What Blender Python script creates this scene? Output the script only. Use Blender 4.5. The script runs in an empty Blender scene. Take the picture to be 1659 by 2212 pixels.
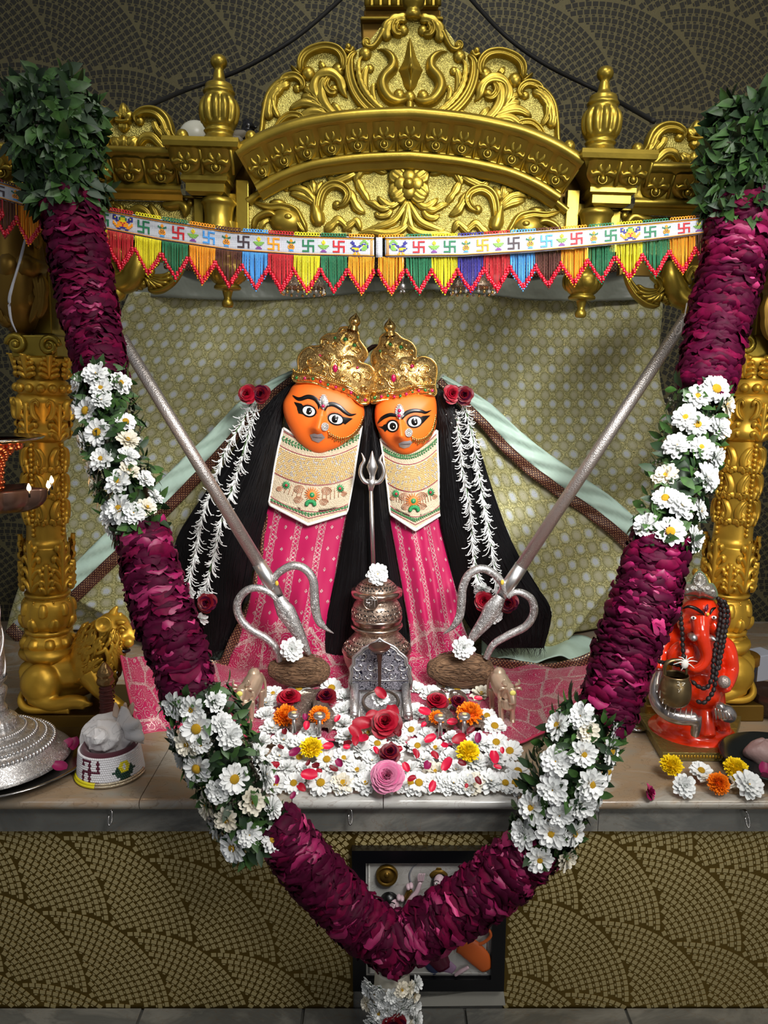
import bpy, math, random
from math import sin, cos, pi, radians, sqrt, atan2, hypot
from mathutils import Vector, Matrix, noise

V = Vector
random.seed(11)
scene = bpy.context.scene
COL = scene.collection

# ------------------------------------------------------------------ camera
CAM = V((0.0, -1.2, 0.71))
PITCH = radians(10.0)
F = 1659.0
cam_d = bpy.data.cameras.new('camera')
cam_d.sensor_fit = 'HORIZONTAL'; cam_d.sensor_width = 36.0; cam_d.lens = 36.0
cam_d.clip_start = 0.02
cam = bpy.data.objects.new('camera', cam_d); COL.objects.link(cam)
cam.location = CAM; cam.rotation_euler = (pi / 2 - PITCH, 0, 0)
scene.camera = cam

# ------------------------------------------------------------------ world, lights, exposure
world = bpy.data.worlds.new('world'); scene.world = world
world.use_nodes = True
bg = world.node_tree.nodes['Background']
bg.inputs[0].default_value = (0.93, 0.94, 1.0, 1); bg.inputs[1].default_value = 0.18

def area(name, loc, target, size, power, color=(1, 1, 1), sy=None, spread=180):
    l = bpy.data.lights.new(name, 'AREA'); l.energy = power; l.color = color
    l.shape = 'RECTANGLE'; l.size = size; l.size_y = sy or size; l.spread = radians(spread)
    o = bpy.data.objects.new(name, l); COL.objects.link(o); o.location = loc
    o.rotation_euler = (V(target) - V(loc)).to_track_quat('-Z', 'Y').to_euler()
    return o
area('ceiling_lamp', (0.15, -0.75, 2.35), (0.0, 0.5, 0.45), 0.5, 16, (1.0, 0.97, 0.93), sy=0.35)
area('spot_lamp', (0.55, -0.95, 1.3), (0.02, 0.6, 0.35), 0.5, 7.2, (1.0, 0.98, 0.96), spread=62)
area('ceiling_lamp_side', (1.5, -1.0, 2.2), (0.3, 0.4, 0.2), 0.5, 8, (1.0, 0.9, 0.75))
area('ceiling_lamp_far', (-1.7, -1.5, 2.0), (-0.2, 0.4, 0.3), 0.6, 3, (0.9, 0.95, 1.0))
area('low_fill_light', (1.35, -1.7, 0.5), (0.75, 0, -0.2), 0.5, 5.0, (1.0, 0.96, 0.88))  # added fill light, no visible source; brightens the lower wallpaper
scene.view_settings.view_transform = 'Standard'
scene.view_settings.look = 'None'
scene.view_settings.gamma = 1.0
scene.view_settings.use_curve_mapping = False
scene.view_settings.exposure = 0.0

# ------------------------------------------------------------------ photo pixel -> world
FW = V((0, cos(PITCH), -sin(PITCH))); UP = V((0, sin(PITCH), cos(PITCH)))
def ray(px, py):
    return FW + V((1, 0, 0)) * ((px - 829.5) / F) + UP * ((1106 - py) / F)
def P(px, py, Y):
    d = ray(px, py); return CAM + d * ((Y - CAM.y) / d.y)
def PZ(px, py, z=0.0):
    d = ray(px, py); return CAM + d * ((z - CAM.z) / d.z)
def S(Y, py=1106):                       # metres per pixel at depth Y
    return (P(830.5, py, Y) - P(829.5, py, Y)).length

# ------------------------------------------------------------------ splines
def crom(pts, n, closed=False):
    pts = [V(p) for p in pts]; m = len(pts)
    if m == 2: return [pts[0].lerp(pts[1], i / n) for i in range(n + 1)]
    g = (lambda i: pts[i % m]) if closed else (lambda i: pts[max(0, min(m - 1, i))])
    segs = m if closed else m - 1
    L = [(g(i + 1) - g(i)).length + 1e-9 for i in range(segs)]
    tot = sum(L); out = []
    for k in range(n if closed else n + 1):
        s = tot * k / n; i = 0
        while i < segs - 1 and s > L[i]: s -= L[i]; i += 1
        t = min(1, s / L[i])
        a, b, c, d = g(i - 1), g(i), g(i + 1), g(i + 2)
        out.append(0.5 * ((2 * b) + (c - a) * t + (2 * a - 5 * b + 4 * c - d) * t * t + (3 * b - a - 3 * c + d) * t ** 3))
    return out
def lerpl(vals, u):
    if not isinstance(vals, (list, tuple)): return vals
    f = u * (len(vals) - 1); i = min(len(vals) - 2, int(f)); t = f - i
    return vals[i] * (1 - t) + vals[i + 1] * t
def c2(pts, n=40, closed=False):
    return [(p.x, p.y) for p in crom([V((p[0], p[1], 0)) for p in pts], n, closed)]

# ------------------------------------------------------------------ mesh builder
WORLD_M = {}
class MB:
    def __init__(s): s.v = []; s.f = []; s.m = []; s.uv = {}; s.flat = set()
    def add(s, vs, fs, mi=0, uvs=None, flat=False):
        o = len(s.v); s.v += [tuple(x) for x in vs]
        for f in fs:
            if flat: s.flat.add(len(s.f))
            s.f.append(tuple(o + i for i in f)); s.m.append(mi)
        if uvs:
            for i, t in enumerate(uvs): s.uv[o + i] = t
        return s
    def grid(s, rows, mi=0, cu=False, cv=False, uvs=None, flip=False):
        n, m = len(rows), len(rows[0]); vs = [p for r in rows for p in r]; fs = []
        for i in range(n if cv else n - 1):
            for j in range(m if cu else m - 1):
                a, b = i * m + j, i * m + (j + 1) % m
                c, d = ((i + 1) % n) * m + (j + 1) % m, ((i + 1) % n) * m + j
                fs.append((a, d, c, b) if flip else (a, b, c, d))
        return s.add(vs, fs, mi, uvs)
    def tube(s, pts, r, seg=8, mi=0, n=None, cap=True, flat=1.0, up=None, closed=False):
        pts = crom(pts, n, closed) if n else [V(p) for p in pts]
        m = len(pts); rows = []; nrm = None
        for i, p in enumerate(pts):
            if closed: t = pts[(i + 1) % m] - pts[i - 1]
            else: t = pts[min(m - 1, i + 1)] - pts[max(0, i - 1)]
            if t.length < 1e-9: t = V((0, 0, 1))
            t.normalize()
            if up is not None: nrm = V(up) - t * V(up).dot(t)
            elif nrm is None: nrm = t.orthogonal()
            else: nrm = nrm - t * nrm.dot(t)
            if nrm.length < 1e-6: nrm = t.orthogonal()
            nrm.normalize(); b = t.cross(nrm)
            rr = lerpl(r, i / max(1, m - 1))
            rows.append([p + (nrm * cos(a) * flat + b * sin(a)) * rr for a in [2 * pi * k / seg for k in range(seg)]])
        o = len(s.v); s.grid(rows, mi, cu=True, cv=closed)
        if cap and not closed:
            s.f.append(tuple(o + k for k in range(seg))[::-1]); s.m.append(mi)
            s.f.append(tuple(o + (m - 1) * seg + k for k in range(seg))); s.m.append(mi)
        return s
    def lathe(s, prof, seg=24, mi=0, M=None, mod=None, n=None, a0=0, a1=2 * pi):
        if n: prof = [(p.x, p.y) for p in crom([V((a, b, 0)) for a, b in prof], n)]
        full = abs(a1 - a0 - 2 * pi) < 1e-6; rows = []
        for i, (r, z) in enumerate(prof):
            row = []
            for k in range(seg if full else seg + 1):
                a = a0 + (a1 - a0) * k / seg
                rr = r * (mod(a, z, i) if mod else 1)
                p = V((rr * cos(a), rr * sin(a), z)); row.append(M @ p if M else p)
            rows.append(row)
        return s.grid(rows, mi, cu=full)
    def ball(s, c, r, mi=0, seg=10, rings=6, M=None):
        c = V(c); r = r if isinstance(r, (tuple, list, Vector)) else (r, r, r)
        rows = []
        for i in range(rings + 1):
            t = pi * i / rings; st = max(sin(t), 1e-3)
            row = []
            for k in range(seg):
                a = 2 * pi * k / seg; p = V((r[0] * st * cos(a), r[1] * st * sin(a), r[2] * cos(t)))
                row.append(c + (M @ p if M else p))
            rows.append(row)
        return s.grid(rows, mi, cu=True, flip=True)
    def box(s, c, size, mi=0, M=None, taper=1.0):
        c = V(c); x, y, z = [q / 2 for q in size]; vs = []
        for dz in (-1, 1):
            k = taper if dz > 0 else 1
            for dx, dy in ((-1, -1), (1, -1), (1, 1), (-1, 1)):
                p = V((dx * x * k, dy * y * k, dz * z)); vs.append(c + (M @ p if M else p))
        return s.add(vs, [(3, 2, 1, 0), (4, 5, 6, 7), (0, 1, 5, 4), (1, 2, 6, 5), (2, 3, 7, 6), (3, 0, 4, 7)], mi, flat=True)
    def prism(s, front, ext, mi=0, bev=0.0, cen=None):
        n = len(front); front = [V(p) for p in front]; ext = V(ext)
        c = cen or sum(front, V()) / n
        rows = []
        if bev: rows.append([p + (c - p).normalized() * bev for p in front]); rows.append([p + ext.normalized() * bev for p in front])
        else: rows.append(front)
        rows.append([p + ext for p in front])
        o = len(s.v); k = len(rows); s.grid(rows, mi, cu=True)
        for i in range(len(s.f) - n * (k - 1), len(s.f)): s.flat.add(i)
        s.flat.add(len(s.f)); s.f.append(tuple(o + i for i in range(n))[::-1]); s.m.append(mi)
        s.flat.add(len(s.f)); s.f.append(tuple(o + (k - 1) * n + i for i in range(n))); s.m.append(mi)
        return s
    # carved relief swept along a path on a plane facing nrm
    def relief(s, pts, w, h, mi=0, nrm=(0, -1, 0), n=20, m=7, kind='round', lobes=0, close=True):
        nrm = V(nrm); pts = crom(pts, n); rows = []; wm = max(w) if isinstance(w, (list, tuple)) else w
        for i, p in enumerate(pts):
            u = i / n
            t = (pts[min(n, i + 1)] - pts[max(0, i - 1)]).normalized(); sd = t.cross(nrm).normalized()
            ww = lerpl(w, u)
            if close: ww *= min(1, sqrt(max(0, sin(min(u, 1 - u) * pi))) * 1.6 + .02)
            hh = h * min(1, (ww / wm) ** .6 + .05)
            if lobes: ww *= 0.82 + 0.34 * abs(sin(lobes * pi * u))
            row = []
            for j in range(m):
                v = -1 + 2 * j / (m - 1); q = sqrt(max(0, 1 - v * v))
                if kind == 'leaf': q = q ** .7 * (0.62 + 0.38 * abs(cos(2.5 * pi * v)))
                elif kind == 'ridge': q = 1 - abs(v)
                elif kind == 'groove': q = q ** .6 * (0.55 + 0.45 * min(1, abs(v) * 2.2))
                row.append(p + sd * (v * ww) + nrm * (q * hh))
            rows.append(row)
        return s.grid(rows, mi)
    def mesh(s, name, mats, smooth=True):
        me = bpy.data.meshes.new(name); me.from_pydata(s.v, [], s.f)
        for x in (mats if isinstance(mats, (list, tuple)) else [mats]): me.materials.append(x)
        me.polygons.foreach_set('material_index', s.m)
        me.polygons.foreach_set('use_smooth', [smooth and (i not in s.flat) for i in range(len(s.f))])
        if s.uv:
            ul = me.uv_layers.new(name='UVMap'); z = (0, 0)
            buf = []
            for l in me.loops: buf += s.uv.get(l.vertex_index, z)
            ul.data.foreach_set('uv', buf)
        me.update(); return me
    def build(s, name, mats, parent=None, smooth=True, local=False, kind=None, label=None, solid=0, bevel=0):
        if parent is None and s.v:
            xs, ys, zs = zip(*s.v)
            o0 = V(((min(xs) + max(xs)) / 2, (min(ys) + max(ys)) / 2, min(zs)))
            s.v = [(a - o0.x, b - o0.y, c - o0.z) for a, b, c in s.v]
        me = s.mesh(name, mats, smooth); o = bpy.data.objects.new(name, me); COL.objects.link(o)
        if parent is None: o.location = o0; WORLD_M[o] = Matrix.Translation(o0)
        else:
            o.parent = parent
            if not local: o.matrix_parent_inverse = WORLD_M[parent].inverted()
            WORLD_M[o] = WORLD_M[parent].copy() if local else Matrix.Identity(4)
        if kind: o['kind'] = kind
        if label: o['label'] = label
        if solid:
            md = o.modifiers.new('s', 'SOLIDIFY'); md.thickness = solid; md.offset = 0
        if bevel:
            md = o.modifiers.new('b', 'BEVEL'); md.width = bevel; md.segments = 2; md.limit_method = 'ANGLE'
        return o

def tag(o, label, cat, group=None, kind=None):
    o['label'] = label; o['category'] = cat
    if group: o['group'] = group
    if kind: o['kind'] = kind
    return o
def struct(o): o['kind'] = 'structure'; return o
def thing(name, label, cat, loc=(0, 0, 0), group=None, rot=(0, 0, 0)):
    o = bpy.data.objects.new(name, None); COL.objects.link(o); o.empty_display_size = .02
    o.location = loc; o.rotation_euler = rot
    from mathutils import Euler
    WORLD_M[o] = Matrix.Translation(V(loc)) @ Euler(rot).to_matrix().to_4x4()
    return tag(o, label, cat, group)
def inst(me, name, M, parent=None, local=False):
    o = bpy.data.objects.new(name, me); COL.objects.link(o)
    if parent is not None:
        o.parent = parent
        if not local: o.matrix_parent_inverse = WORLD_M[parent].inverted()
    o.matrix_basis = M; WORLD_M[o] = M
    return o
def frame(loc, zdir, scale=1.0, spin=0.0):
    z = V(zdir).normalized(); x = z.orthogonal().normalized(); y = z.cross(x)
    M = Matrix((x, y, z)).transposed().to_4x4()
    return Matrix.Translation(V(loc)) @ M @ Matrix.Rotation(spin, 4, 'Z') @ Matrix.Scale(scale, 4)
def blob(mb, voxel=0.003, smooth=4, name='body', mats=None, parent=None, label=None):
    """one continuous surface from overlapping lumps"""
    me = mb.mesh('tmp', mats); o = bpy.data.objects.new('tmp', me); COL.objects.link(o)
    r = o.modifiers.new('r', 'REMESH'); r.mode = 'VOXEL'; r.voxel_size = voxel; r.use_smooth_shade = True
    sm = o.modifiers.new('s', 'SMOOTH'); sm.iterations = smooth; sm.factor = .6
    dg = bpy.context.evaluated_depsgraph_get(); ev = o.evaluated_get(dg)
    m2 = bpy.data.meshes.new_from_object(ev); bpy.data.objects.remove(o)
    m2.name = name; m2.materials.clear()
    for x in (mats if isinstance(mats, (list, tuple)) else [mats]): m2.materials.append(x)
    m2.polygons.foreach_set('material_index', [0] * len(m2.polygons))
    m2.polygons.foreach_set('use_smooth', [True] * len(m2.polygons))
    ob = bpy.data.objects.new(name, m2); COL.objects.link(ob)
    if parent is not None:
        ob.parent = parent; ob.matrix_parent_inverse = WORLD_M[parent].inverted()
    WORLD_M[ob] = Matrix.Identity(4)
    if label: ob['label'] = label
    return ob

# ------------------------------------------------------------------ materials
def srgb(r, g, b):
    return tuple(((c / 255) / 12.92 if c / 255 <= 0.04045 else ((c / 255 + 0.055) / 1.055) ** 2.4) for c in (r, g, b)) + (1,)
class NT:
    def __init__(s, name):
        s.m = bpy.data.materials.new(name); s.m.use_nodes = True; s.t = s.m.node_tree
        s.b = s.t.nodes['Principled BSDF']; s.c = None
    def n(s, typ, **kw):
        x = s.t.nodes.new('ShaderNode' + typ)
        for k, v in kw.items():
            if k.startswith('i_'):
                k = k[2:]; k = int(k) if k.isdigit() else k.replace('_', ' ')
                s.set(x.inputs[k], v)
            else: setattr(x, k, v)
        return x
    def set(s, inp, v):
        if isinstance(v, bpy.types.NodeSocket): s.t.links.new(v, inp)
        else: inp.default_value = v
    def co(s, kind='Object'):
        if s.c is None: s.c = s.t.nodes.new('ShaderNodeTexCoord')
        return s.c.outputs[kind]
    def math(s, op, a, b=0.0, c=None):
        x = s.n('Math', operation=op); s.set(x.inputs[0], a); s.set(x.inputs[1], b)
        if c is not None: s.set(x.inputs[2], c)
        return x.outputs[0]
    def vm(s, op, a, b):
        x = s.n('VectorMath', operation=op); s.set(x.inputs[0], a); s.set(x.inputs[1], b); return x.outputs[0]
    def noise(s, scale, detail=2, co=None, dist=0, rough=.5):
        x = s.n('TexNoise', i_Scale=scale, i_Detail=detail, i_Distortion=dist, i_Roughness=rough); s.set(x.inputs['Vector'], co or s.co()); return x.outputs['Fac']
    def vor(s, scale, co=None, feature='F1', out='Distance', rnd=1.0):
        x = s.n('TexVoronoi', feature=feature, i_Scale=scale, i_Randomness=rnd); s.set(x.inputs['Vector'], co or s.co()); return x.outputs[out]
    def ramp(s, fac, stops, interp='LINEAR'):
        x = s.n('ValToRGB'); s.set(x.inputs[0], fac); r = x.color_ramp; r.interpolation = interp
        while len(r.elements) < len(stops): r.elements.new(.5)
        for e, (p, c) in zip(r.elements, stops): e.position = p; e.color = c if len(c) == 4 else tuple(c) + (1,)
        return x.outputs[0]
    def mix(s, f, a, b):
        x = s.n('Mix', data_type='RGBA'); s.set(x.inputs[0], f); s.set(x.inputs[6], a); s.set(x.inputs[7], b); return x.outputs[2]
    def bump(s, h, strength=.5, dist=.001, nrm=None):
        x = s.n('Bump', i_Strength=strength, i_Distance=dist); s.set(x.inputs['Height'], h)
        if nrm: s.set(x.inputs['Normal'], nrm)
        s.t.links.new(x.outputs[0], s.b.inputs['Normal']); return x.outputs[0]
    def p(s, **kw):
        for k, v in kw.items(): s.set(s.b.inputs[k.replace('_', ' ')], v)
        return s.m
def pm(name, col, rough=.5, metal=0, bump=None, bs=60, bst=.4, bd=.001, vary=0, vs=25, col2=None, **kw):
    t = NT(name); base = srgb(*col)
    if vary:
        c2_ = srgb(*col2) if col2 else tuple(min(1, x * (1 - vary)) for x in base[:3]) + (1,)
        f = t.ramp(t.noise(vs, 3), [(.35, (0, 0, 0)), (.65, (1, 1, 1))])
        base = t.mix(f, base, c2_)
    t.p(Base_Color=base, Roughness=rough, Metallic=metal, **kw)
    if bump == 'noise': t.bump(t.noise(bs, 3), bst, bd)
    elif bump == 'vor': t.bump(t.vor(bs), bst, bd)
    elif bump == 'hammer': t.bump(t.math('ADD', t.vor(bs), t.noise(bs * .5, 2)), bst, bd)
    return t.m
def engraved(name, hi, lo, rough, metal=1, scale=90, amt=.6, bd=.0012):
    t = NT(name)
    nz = t.noise(scale, 1.5, dist=1.2)
    w = t.math('ABSOLUTE', t.math('SUBTRACT', t.math('FRACT', t.math('MULTIPLY', nz, 7)), .5))
    l = t.ramp(w, [(.10, (0, 0, 0)), (.28, (1, 1, 1))])
    t.p(Base_Color=t.mix(t.math('MULTIPLY_ADD', l, amt, 1 - amt), srgb(*lo), srgb(*hi)), Roughness=rough, Metallic=metal)
    t.bump(l, .8, bd); return t.m
gold = pm('gold_paint', (168, 144, 54), .36, .82, 'noise', 120, .25, .0008, vary=.3, vs=14)
gold_bump = pm('gold_hammered', (176, 164, 90), .36, .92, 'hammer', 620, .8, .0010)
gold_col = pm('gold_ochre', (214, 168, 56), .40, .68, 'noise', 120, .25, .0008, vary=.3, vs=14)
gold_dark = pm('gold_aged', (120, 92, 34), .45, .8, 'noise', 60, .3, .001)
crown_gold = engraved('crown_gold', (246, 210, 138), (140, 98, 44), .34, .95, 85, .85, .0014)
crown_plain = pm('crown_plain', (248, 205, 120), .2, 1)
silver = pm('silver', (212, 210, 208), .36, 1, 'noise', 200, .1, .0004)
silver_eng = engraved('silver_engraved', (216, 214, 212), (120, 118, 118), .40, .95, 120, .6, .0005)
silver_snake = pm('silver_textured', (200, 192, 186), .42, .9, 'vor', 430, .8, .0008)
silver_warm = engraved('silver_warm', (190, 168, 150), (96, 80, 72), .38, .95, 85, .6, .0010)
silver_warm_plain = pm('silver_warm_plain', (192, 170, 154), .25, 1)
throne_mat = engraved('silver_pierced', (200, 198, 210), (20, 18, 40), .4, .85, 120, 1.0, .002)
steel = pm('steel', (170, 168, 165), .18, 1)
copper = pm('copper', (206, 120, 84), .28, 1, 'noise', 50, .2)
white_pet = pm('white_petal', (232, 234, 232), .6, Subsurface_Weight=.15, Subsurface_Radius=(.004, .004, .004))
cream_pet = pm('cream_petal', (228, 222, 204), .6)
yel_cent = pm('flower_centre', (228, 176, 20), .8, 0, 'vor', 900, .8, .001)
mari_y = pm('marigold_yellow', (250, 220, 10), .65)
mari_o = pm('marigold_orange', (250, 140, 8), .65)
leaf_g = pm('leaf_green', (60, 96, 40), .5, vary=.5, vs=60)
leaf_d = pm('leaf_dark', (30, 54, 26), .55)
seed_m = pm('seed_heads', (74, 72, 56), .8, vary=.5, vs=300)
rose_dk = pm('petal_maroon', (74, 4, 40), .6, vary=.45, vs=70, Specular_IOR_Level=.12)
rose_md = pm('petal_wine', (108, 6, 52), .6, vary=.45, vs=70, Specular_IOR_Level=.12)
rose_mg = pm('petal_magenta', (150, 20, 84), .5, vary=.35, vs=70)
rose_pk = pm('petal_pink', (206, 64, 124), .5)
rose_red = pm('petal_red', (176, 6, 40), .5, vary=.35, vs=90)
rose_drk = pm('petal_darkred', (120, 4, 24), .5, vary=.4, vs=90)
rose_pale = pm('petal_palepink', (226, 132, 170), .5, vary=.35, vs=60)
orange = pm('vermilion_orange', (255, 116, 34), .5, vary=0)
orange_d = pm('vermilion_shaded', (214, 70, 14), .4)
black = pm('black_paint', (8, 7, 7), .3)
white_p = pm('white_enamel', (245, 242, 236), .25)
ruby = pm('ruby', (190, 10, 80), .08, 0, Coat_Weight=1.0)
emerald = pm('emerald', (30, 120, 50), .1, 0, Coat_Weight=1.0)
diamond = pm('diamond', (235, 232, 228), .12, .6, 'vor', 900, 1, .001)
red_idol = pm('red_enamel', (232, 52, 14), .2, 0, vary=.25, vs=22, Coat_Weight=.6)
bead_red = pm('bead_red', (190, 16, 40), .15, Coat_Weight=.5)
thread_w = pm('white_thread', (230, 226, 218), .7)
# ------------------------------------------------------------------ cloth and stone materials (UV in metres)
def lattice(t, uv, p):
    sep = t.n('SeparateXYZ'); t.set(sep.inputs[0], uv)
    x, y = sep.outputs[0], sep.outputs[1]
    a = t.math('DIVIDE', t.math('ADD', x, y), p); b = t.math('DIVIDE', t.math('SUBTRACT', x, y), p)
    fa = t.math('ABSOLUTE', t.math('SUBTRACT', t.math('FRACT', a), .5)); fb = t.math('ABSOLUTE', t.math('SUBTRACT', t.math('FRACT', b), .5))
    return a, b, fa, fb, x, y
def brocade_mat():
    t = NT('brocade'); uv = t.co('UV')
    a, b, fa, fb, x, y = lattice(t, uv, .046)
    d = t.math('POWER', t.math('ADD', t.math('POWER', fa, 2.4), t.math('POWER', fb, 2.4)), .4167)
    n1 = t.noise(300, 3, uv); d = t.math('ADD', d, t.math('MULTIPLY', t.math('SUBTRACT', n1, .5), .30))
    par = t.math('FRACT', t.math('MULTIPLY', t.math('SUBTRACT', t.math('FLOOR', a), t.math('FLOOR', b)), .5))
    par = t.math('GREATER_THAN', par, .25)
    gl = t.vor(620, uv, out='Color'); glv = t.math('GREATER_THAN', gl, .86)
    core = t.mix(par, srgb(186, 192, 198), srgb(174, 170, 140))
    wig = t.noise(330, 3, uv, dist=1.5)
    olive = t.ramp(wig, [(.36, srgb(98, 96, 50)), (.5, srgb(160, 156, 100)), (.6, srgb(196, 190, 138))])
    net = t.mix(glv, olive, srgb(236, 222, 150))
    c = t.mix(t.math('LESS_THAN', d, .43), net, t.mix(n1, srgb(104, 102, 60), srgb(160, 156, 108)))
    c = t.mix(t.math('LESS_THAN', d, .355), c, t.mix(par, t.mix(n1, srgb(162, 164, 130), srgb(196, 196, 166)), t.mix(wig, srgb(130, 128, 84), srgb(190, 186, 146))))
    c = t.mix(t.math('MULTIPLY', t.math('LESS_THAN', t.math('ADD', d, t.math('MULTIPLY', wig, .22)), .33), .9), c, core)
    t.p(Base_Color=c, Roughness=t.math('MULTIPLY_ADD', glv, -.25, .6), Metallic=t.math('MULTIPLY_ADD', glv, .5, .12))
    t.bump(t.math('ADD', t.math('ADD', wig, t.math('MULTIPLY', glv, .5)), t.math('MULTIPLY', d, -1)), .7, .0012)
    return t.m
def dots(t, uv, p, r):
    a, b, fa, fb, x, y = lattice(t, uv, p)
    d = t.math('SQRT', t.math('ADD', t.math('POWER', fa, 2), t.math('POWER', fb, 2)))
    return t.math('LESS_THAN', d, r), d
def border_mat(name, base, gold_c, p=.0085):
    t = NT(name); uv = t.co('UV')
    m1, d1 = dots(t, uv, p, .2)
    sep = t.n('SeparateXYZ'); t.set(sep.inputs[0], uv)
    n = t.math('GREATER_THAN', t.noise(420, 2, uv), .62)
    m = t.math('MAXIMUM', m1, t.math('MULTIPLY', n, .6))
    t.p(Base_Color=t.mix(m, srgb(*base), srgb(*gold_c)), Roughness=.42, Metallic=t.math('MULTIPLY', m1, .7))
    t.bump(m, .8, .0012); return t.m
def pink_mat(name, dense):
    t = NT(name); uv = t.co('UV')
    a, b, fa, fb, x, y = lattice(t, uv, .040)
    d = t.math('SQRT', t.math('ADD', t.math('POWER', fa, 2), t.math('POWER', fb, 2)))
    pet = t.math('MULTIPLY', t.math('ABSOLUTE', t.math('SINE', t.math('MULTIPLY', t.math('ARCTAN2', t.math('SUBTRACT', t.math('FRACT', a), .5), t.math('SUBTRACT', t.math('FRACT', b), .5)), 2.0))), .05)
    m = t.math('LESS_THAN', d, t.math('ADD', pet, .085))
    hole = t.math('LESS_THAN', d, .03)
    m = t.math('SUBTRACT', m, t.math('MULTIPLY', hole, .7))
    # ribbon stripes of chained loops
    sx = t.math('ABSOLUTE', t.math('SUBTRACT', t.math('FRACT', t.math('DIVIDE', x, .062)), .5))
    band = t.math('LESS_THAN', sx, .13)
    ch = t.math('ABSOLUTE', t.math('SUBTRACT', t.math('FRACT', t.math('DIVIDE', y, .0085)), .5))
    e = t.math('SQRT', t.math('ADD', t.math('POWER', t.math('MULTIPLY', sx, 5.2), 2), t.math('POWER', ch, 2)))
    loop = t.math('MULTIPLY', band, t.math('LESS_THAN', t.math('ABSOLUTE', t.math('SUBTRACT', e, .42)), .09))
    edge = t.math('LESS_THAN', t.math('ABSOLUTE', t.math('SUBTRACT', sx, .12)), .014)
    nb = t.math('SUBTRACT', 1.0, band)
    m = t.math('MAXIMUM', t.math('MULTIPLY', m, nb), t.math('MAXIMUM', loop, edge))
    if dense:
        v0 = t.vor(34, uv); w = t.math('LESS_THAN', t.math('ABSOLUTE', t.math('SUBTRACT', t.math('FRACT', t.math('MULTIPLY', v0, 8)), .5)), .11)
        v1 = t.math('MULTIPLY', t.math('LESS_THAN', t.vor(190, uv), .30), t.math('GREATER_THAN', t.noise(30, 2, uv), .47))
        e1 = t.math('LESS_THAN', t.vor(13, uv, feature='DISTANCE_TO_EDGE'), .035)
        m2 = t.math('MAXIMUM', t.math('MAXIMUM', w, e1), v1)
        k = 1.0 if dense is True else t.math('MULTIPLY', t.math('GREATER_THAN', t.math('ADD', y, t.math('MULTIPLY', t.noise(40, 2, uv), .05)), dense), 1.0)
        m = t.math('MAXIMUM', m if dense is not True else 0.0, t.math('MULTIPLY', m2, k))
    gl = t.math('GREATER_THAN', t.vor(700, uv, out='Color'), .5)
    thr = t.mix(gl, srgb(176, 104, 110), srgb(214, 186, 182))
    t.p(Base_Color=t.mix(m, t.mix(t.noise(9, 2, uv), srgb(164, 4, 70), srgb(186, 8, 84)), thr), Roughness=.45, Metallic=t.math('MULTIPLY', m, .35), Sheen_Weight=.2)
    t.bump(m, .8, .0012); return t.m
brocade = brocade_mat()
border_m = border_mat('sequin_border', (62, 26, 22), (214, 170, 120))
mint = pm('mint_satin', (190, 216, 200), .38, 0, 'noise', 14, .5, .01, vary=.12, vs=8)
grey_satin = pm('grey_satin', (126, 132, 120), .4, 0, 'noise', 16, .6, .012)
pink_dress = pink_mat('magenta_silk', .285)
pink_floor = pink_mat('magenta_embroidered', True)
pink_edge = border_mat('pink_edge', (196, 60, 92), (226, 178, 150), .006)
def marble_mat(name, c1, c2, c3):
    t = NT(name); co = t.co()
    mp = t.n('Mapping', i_Scale=(1, 2.2, 2.2)); t.set(mp.inputs[0], co); v = mp.outputs[0]
    a = t.noise(3.2, 5, v, dist=1.6, rough=.62)
    b = t.noise(9, 4, v, dist=2.5)
    c = t.ramp(a, [(.32, srgb(*c1)), (.5, srgb(*c2)), (.62, srgb(*c3)), (.75, srgb(*c1))])
    vein = t.math('LESS_THAN', t.math('ABSOLUTE', t.math('SUBTRACT', b, .5)), .008)
    c = t.mix(t.math('MULTIPLY', vein, .35), c, srgb(110, 90, 70))
    t.p(Base_Color=c, Roughness=.22, Coat_Weight=.2); return t.m
marble = marble_mat('marble_warm', (142, 136, 122), (156, 132, 104), (166, 160, 148))
marble_w = marble_mat('marble_white', (186, 186, 182), (170, 168, 162), (196, 194, 188))
marble_g = marble_mat('marble_grey', (112, 112, 106), (96, 96, 92), (130, 128, 120))

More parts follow.
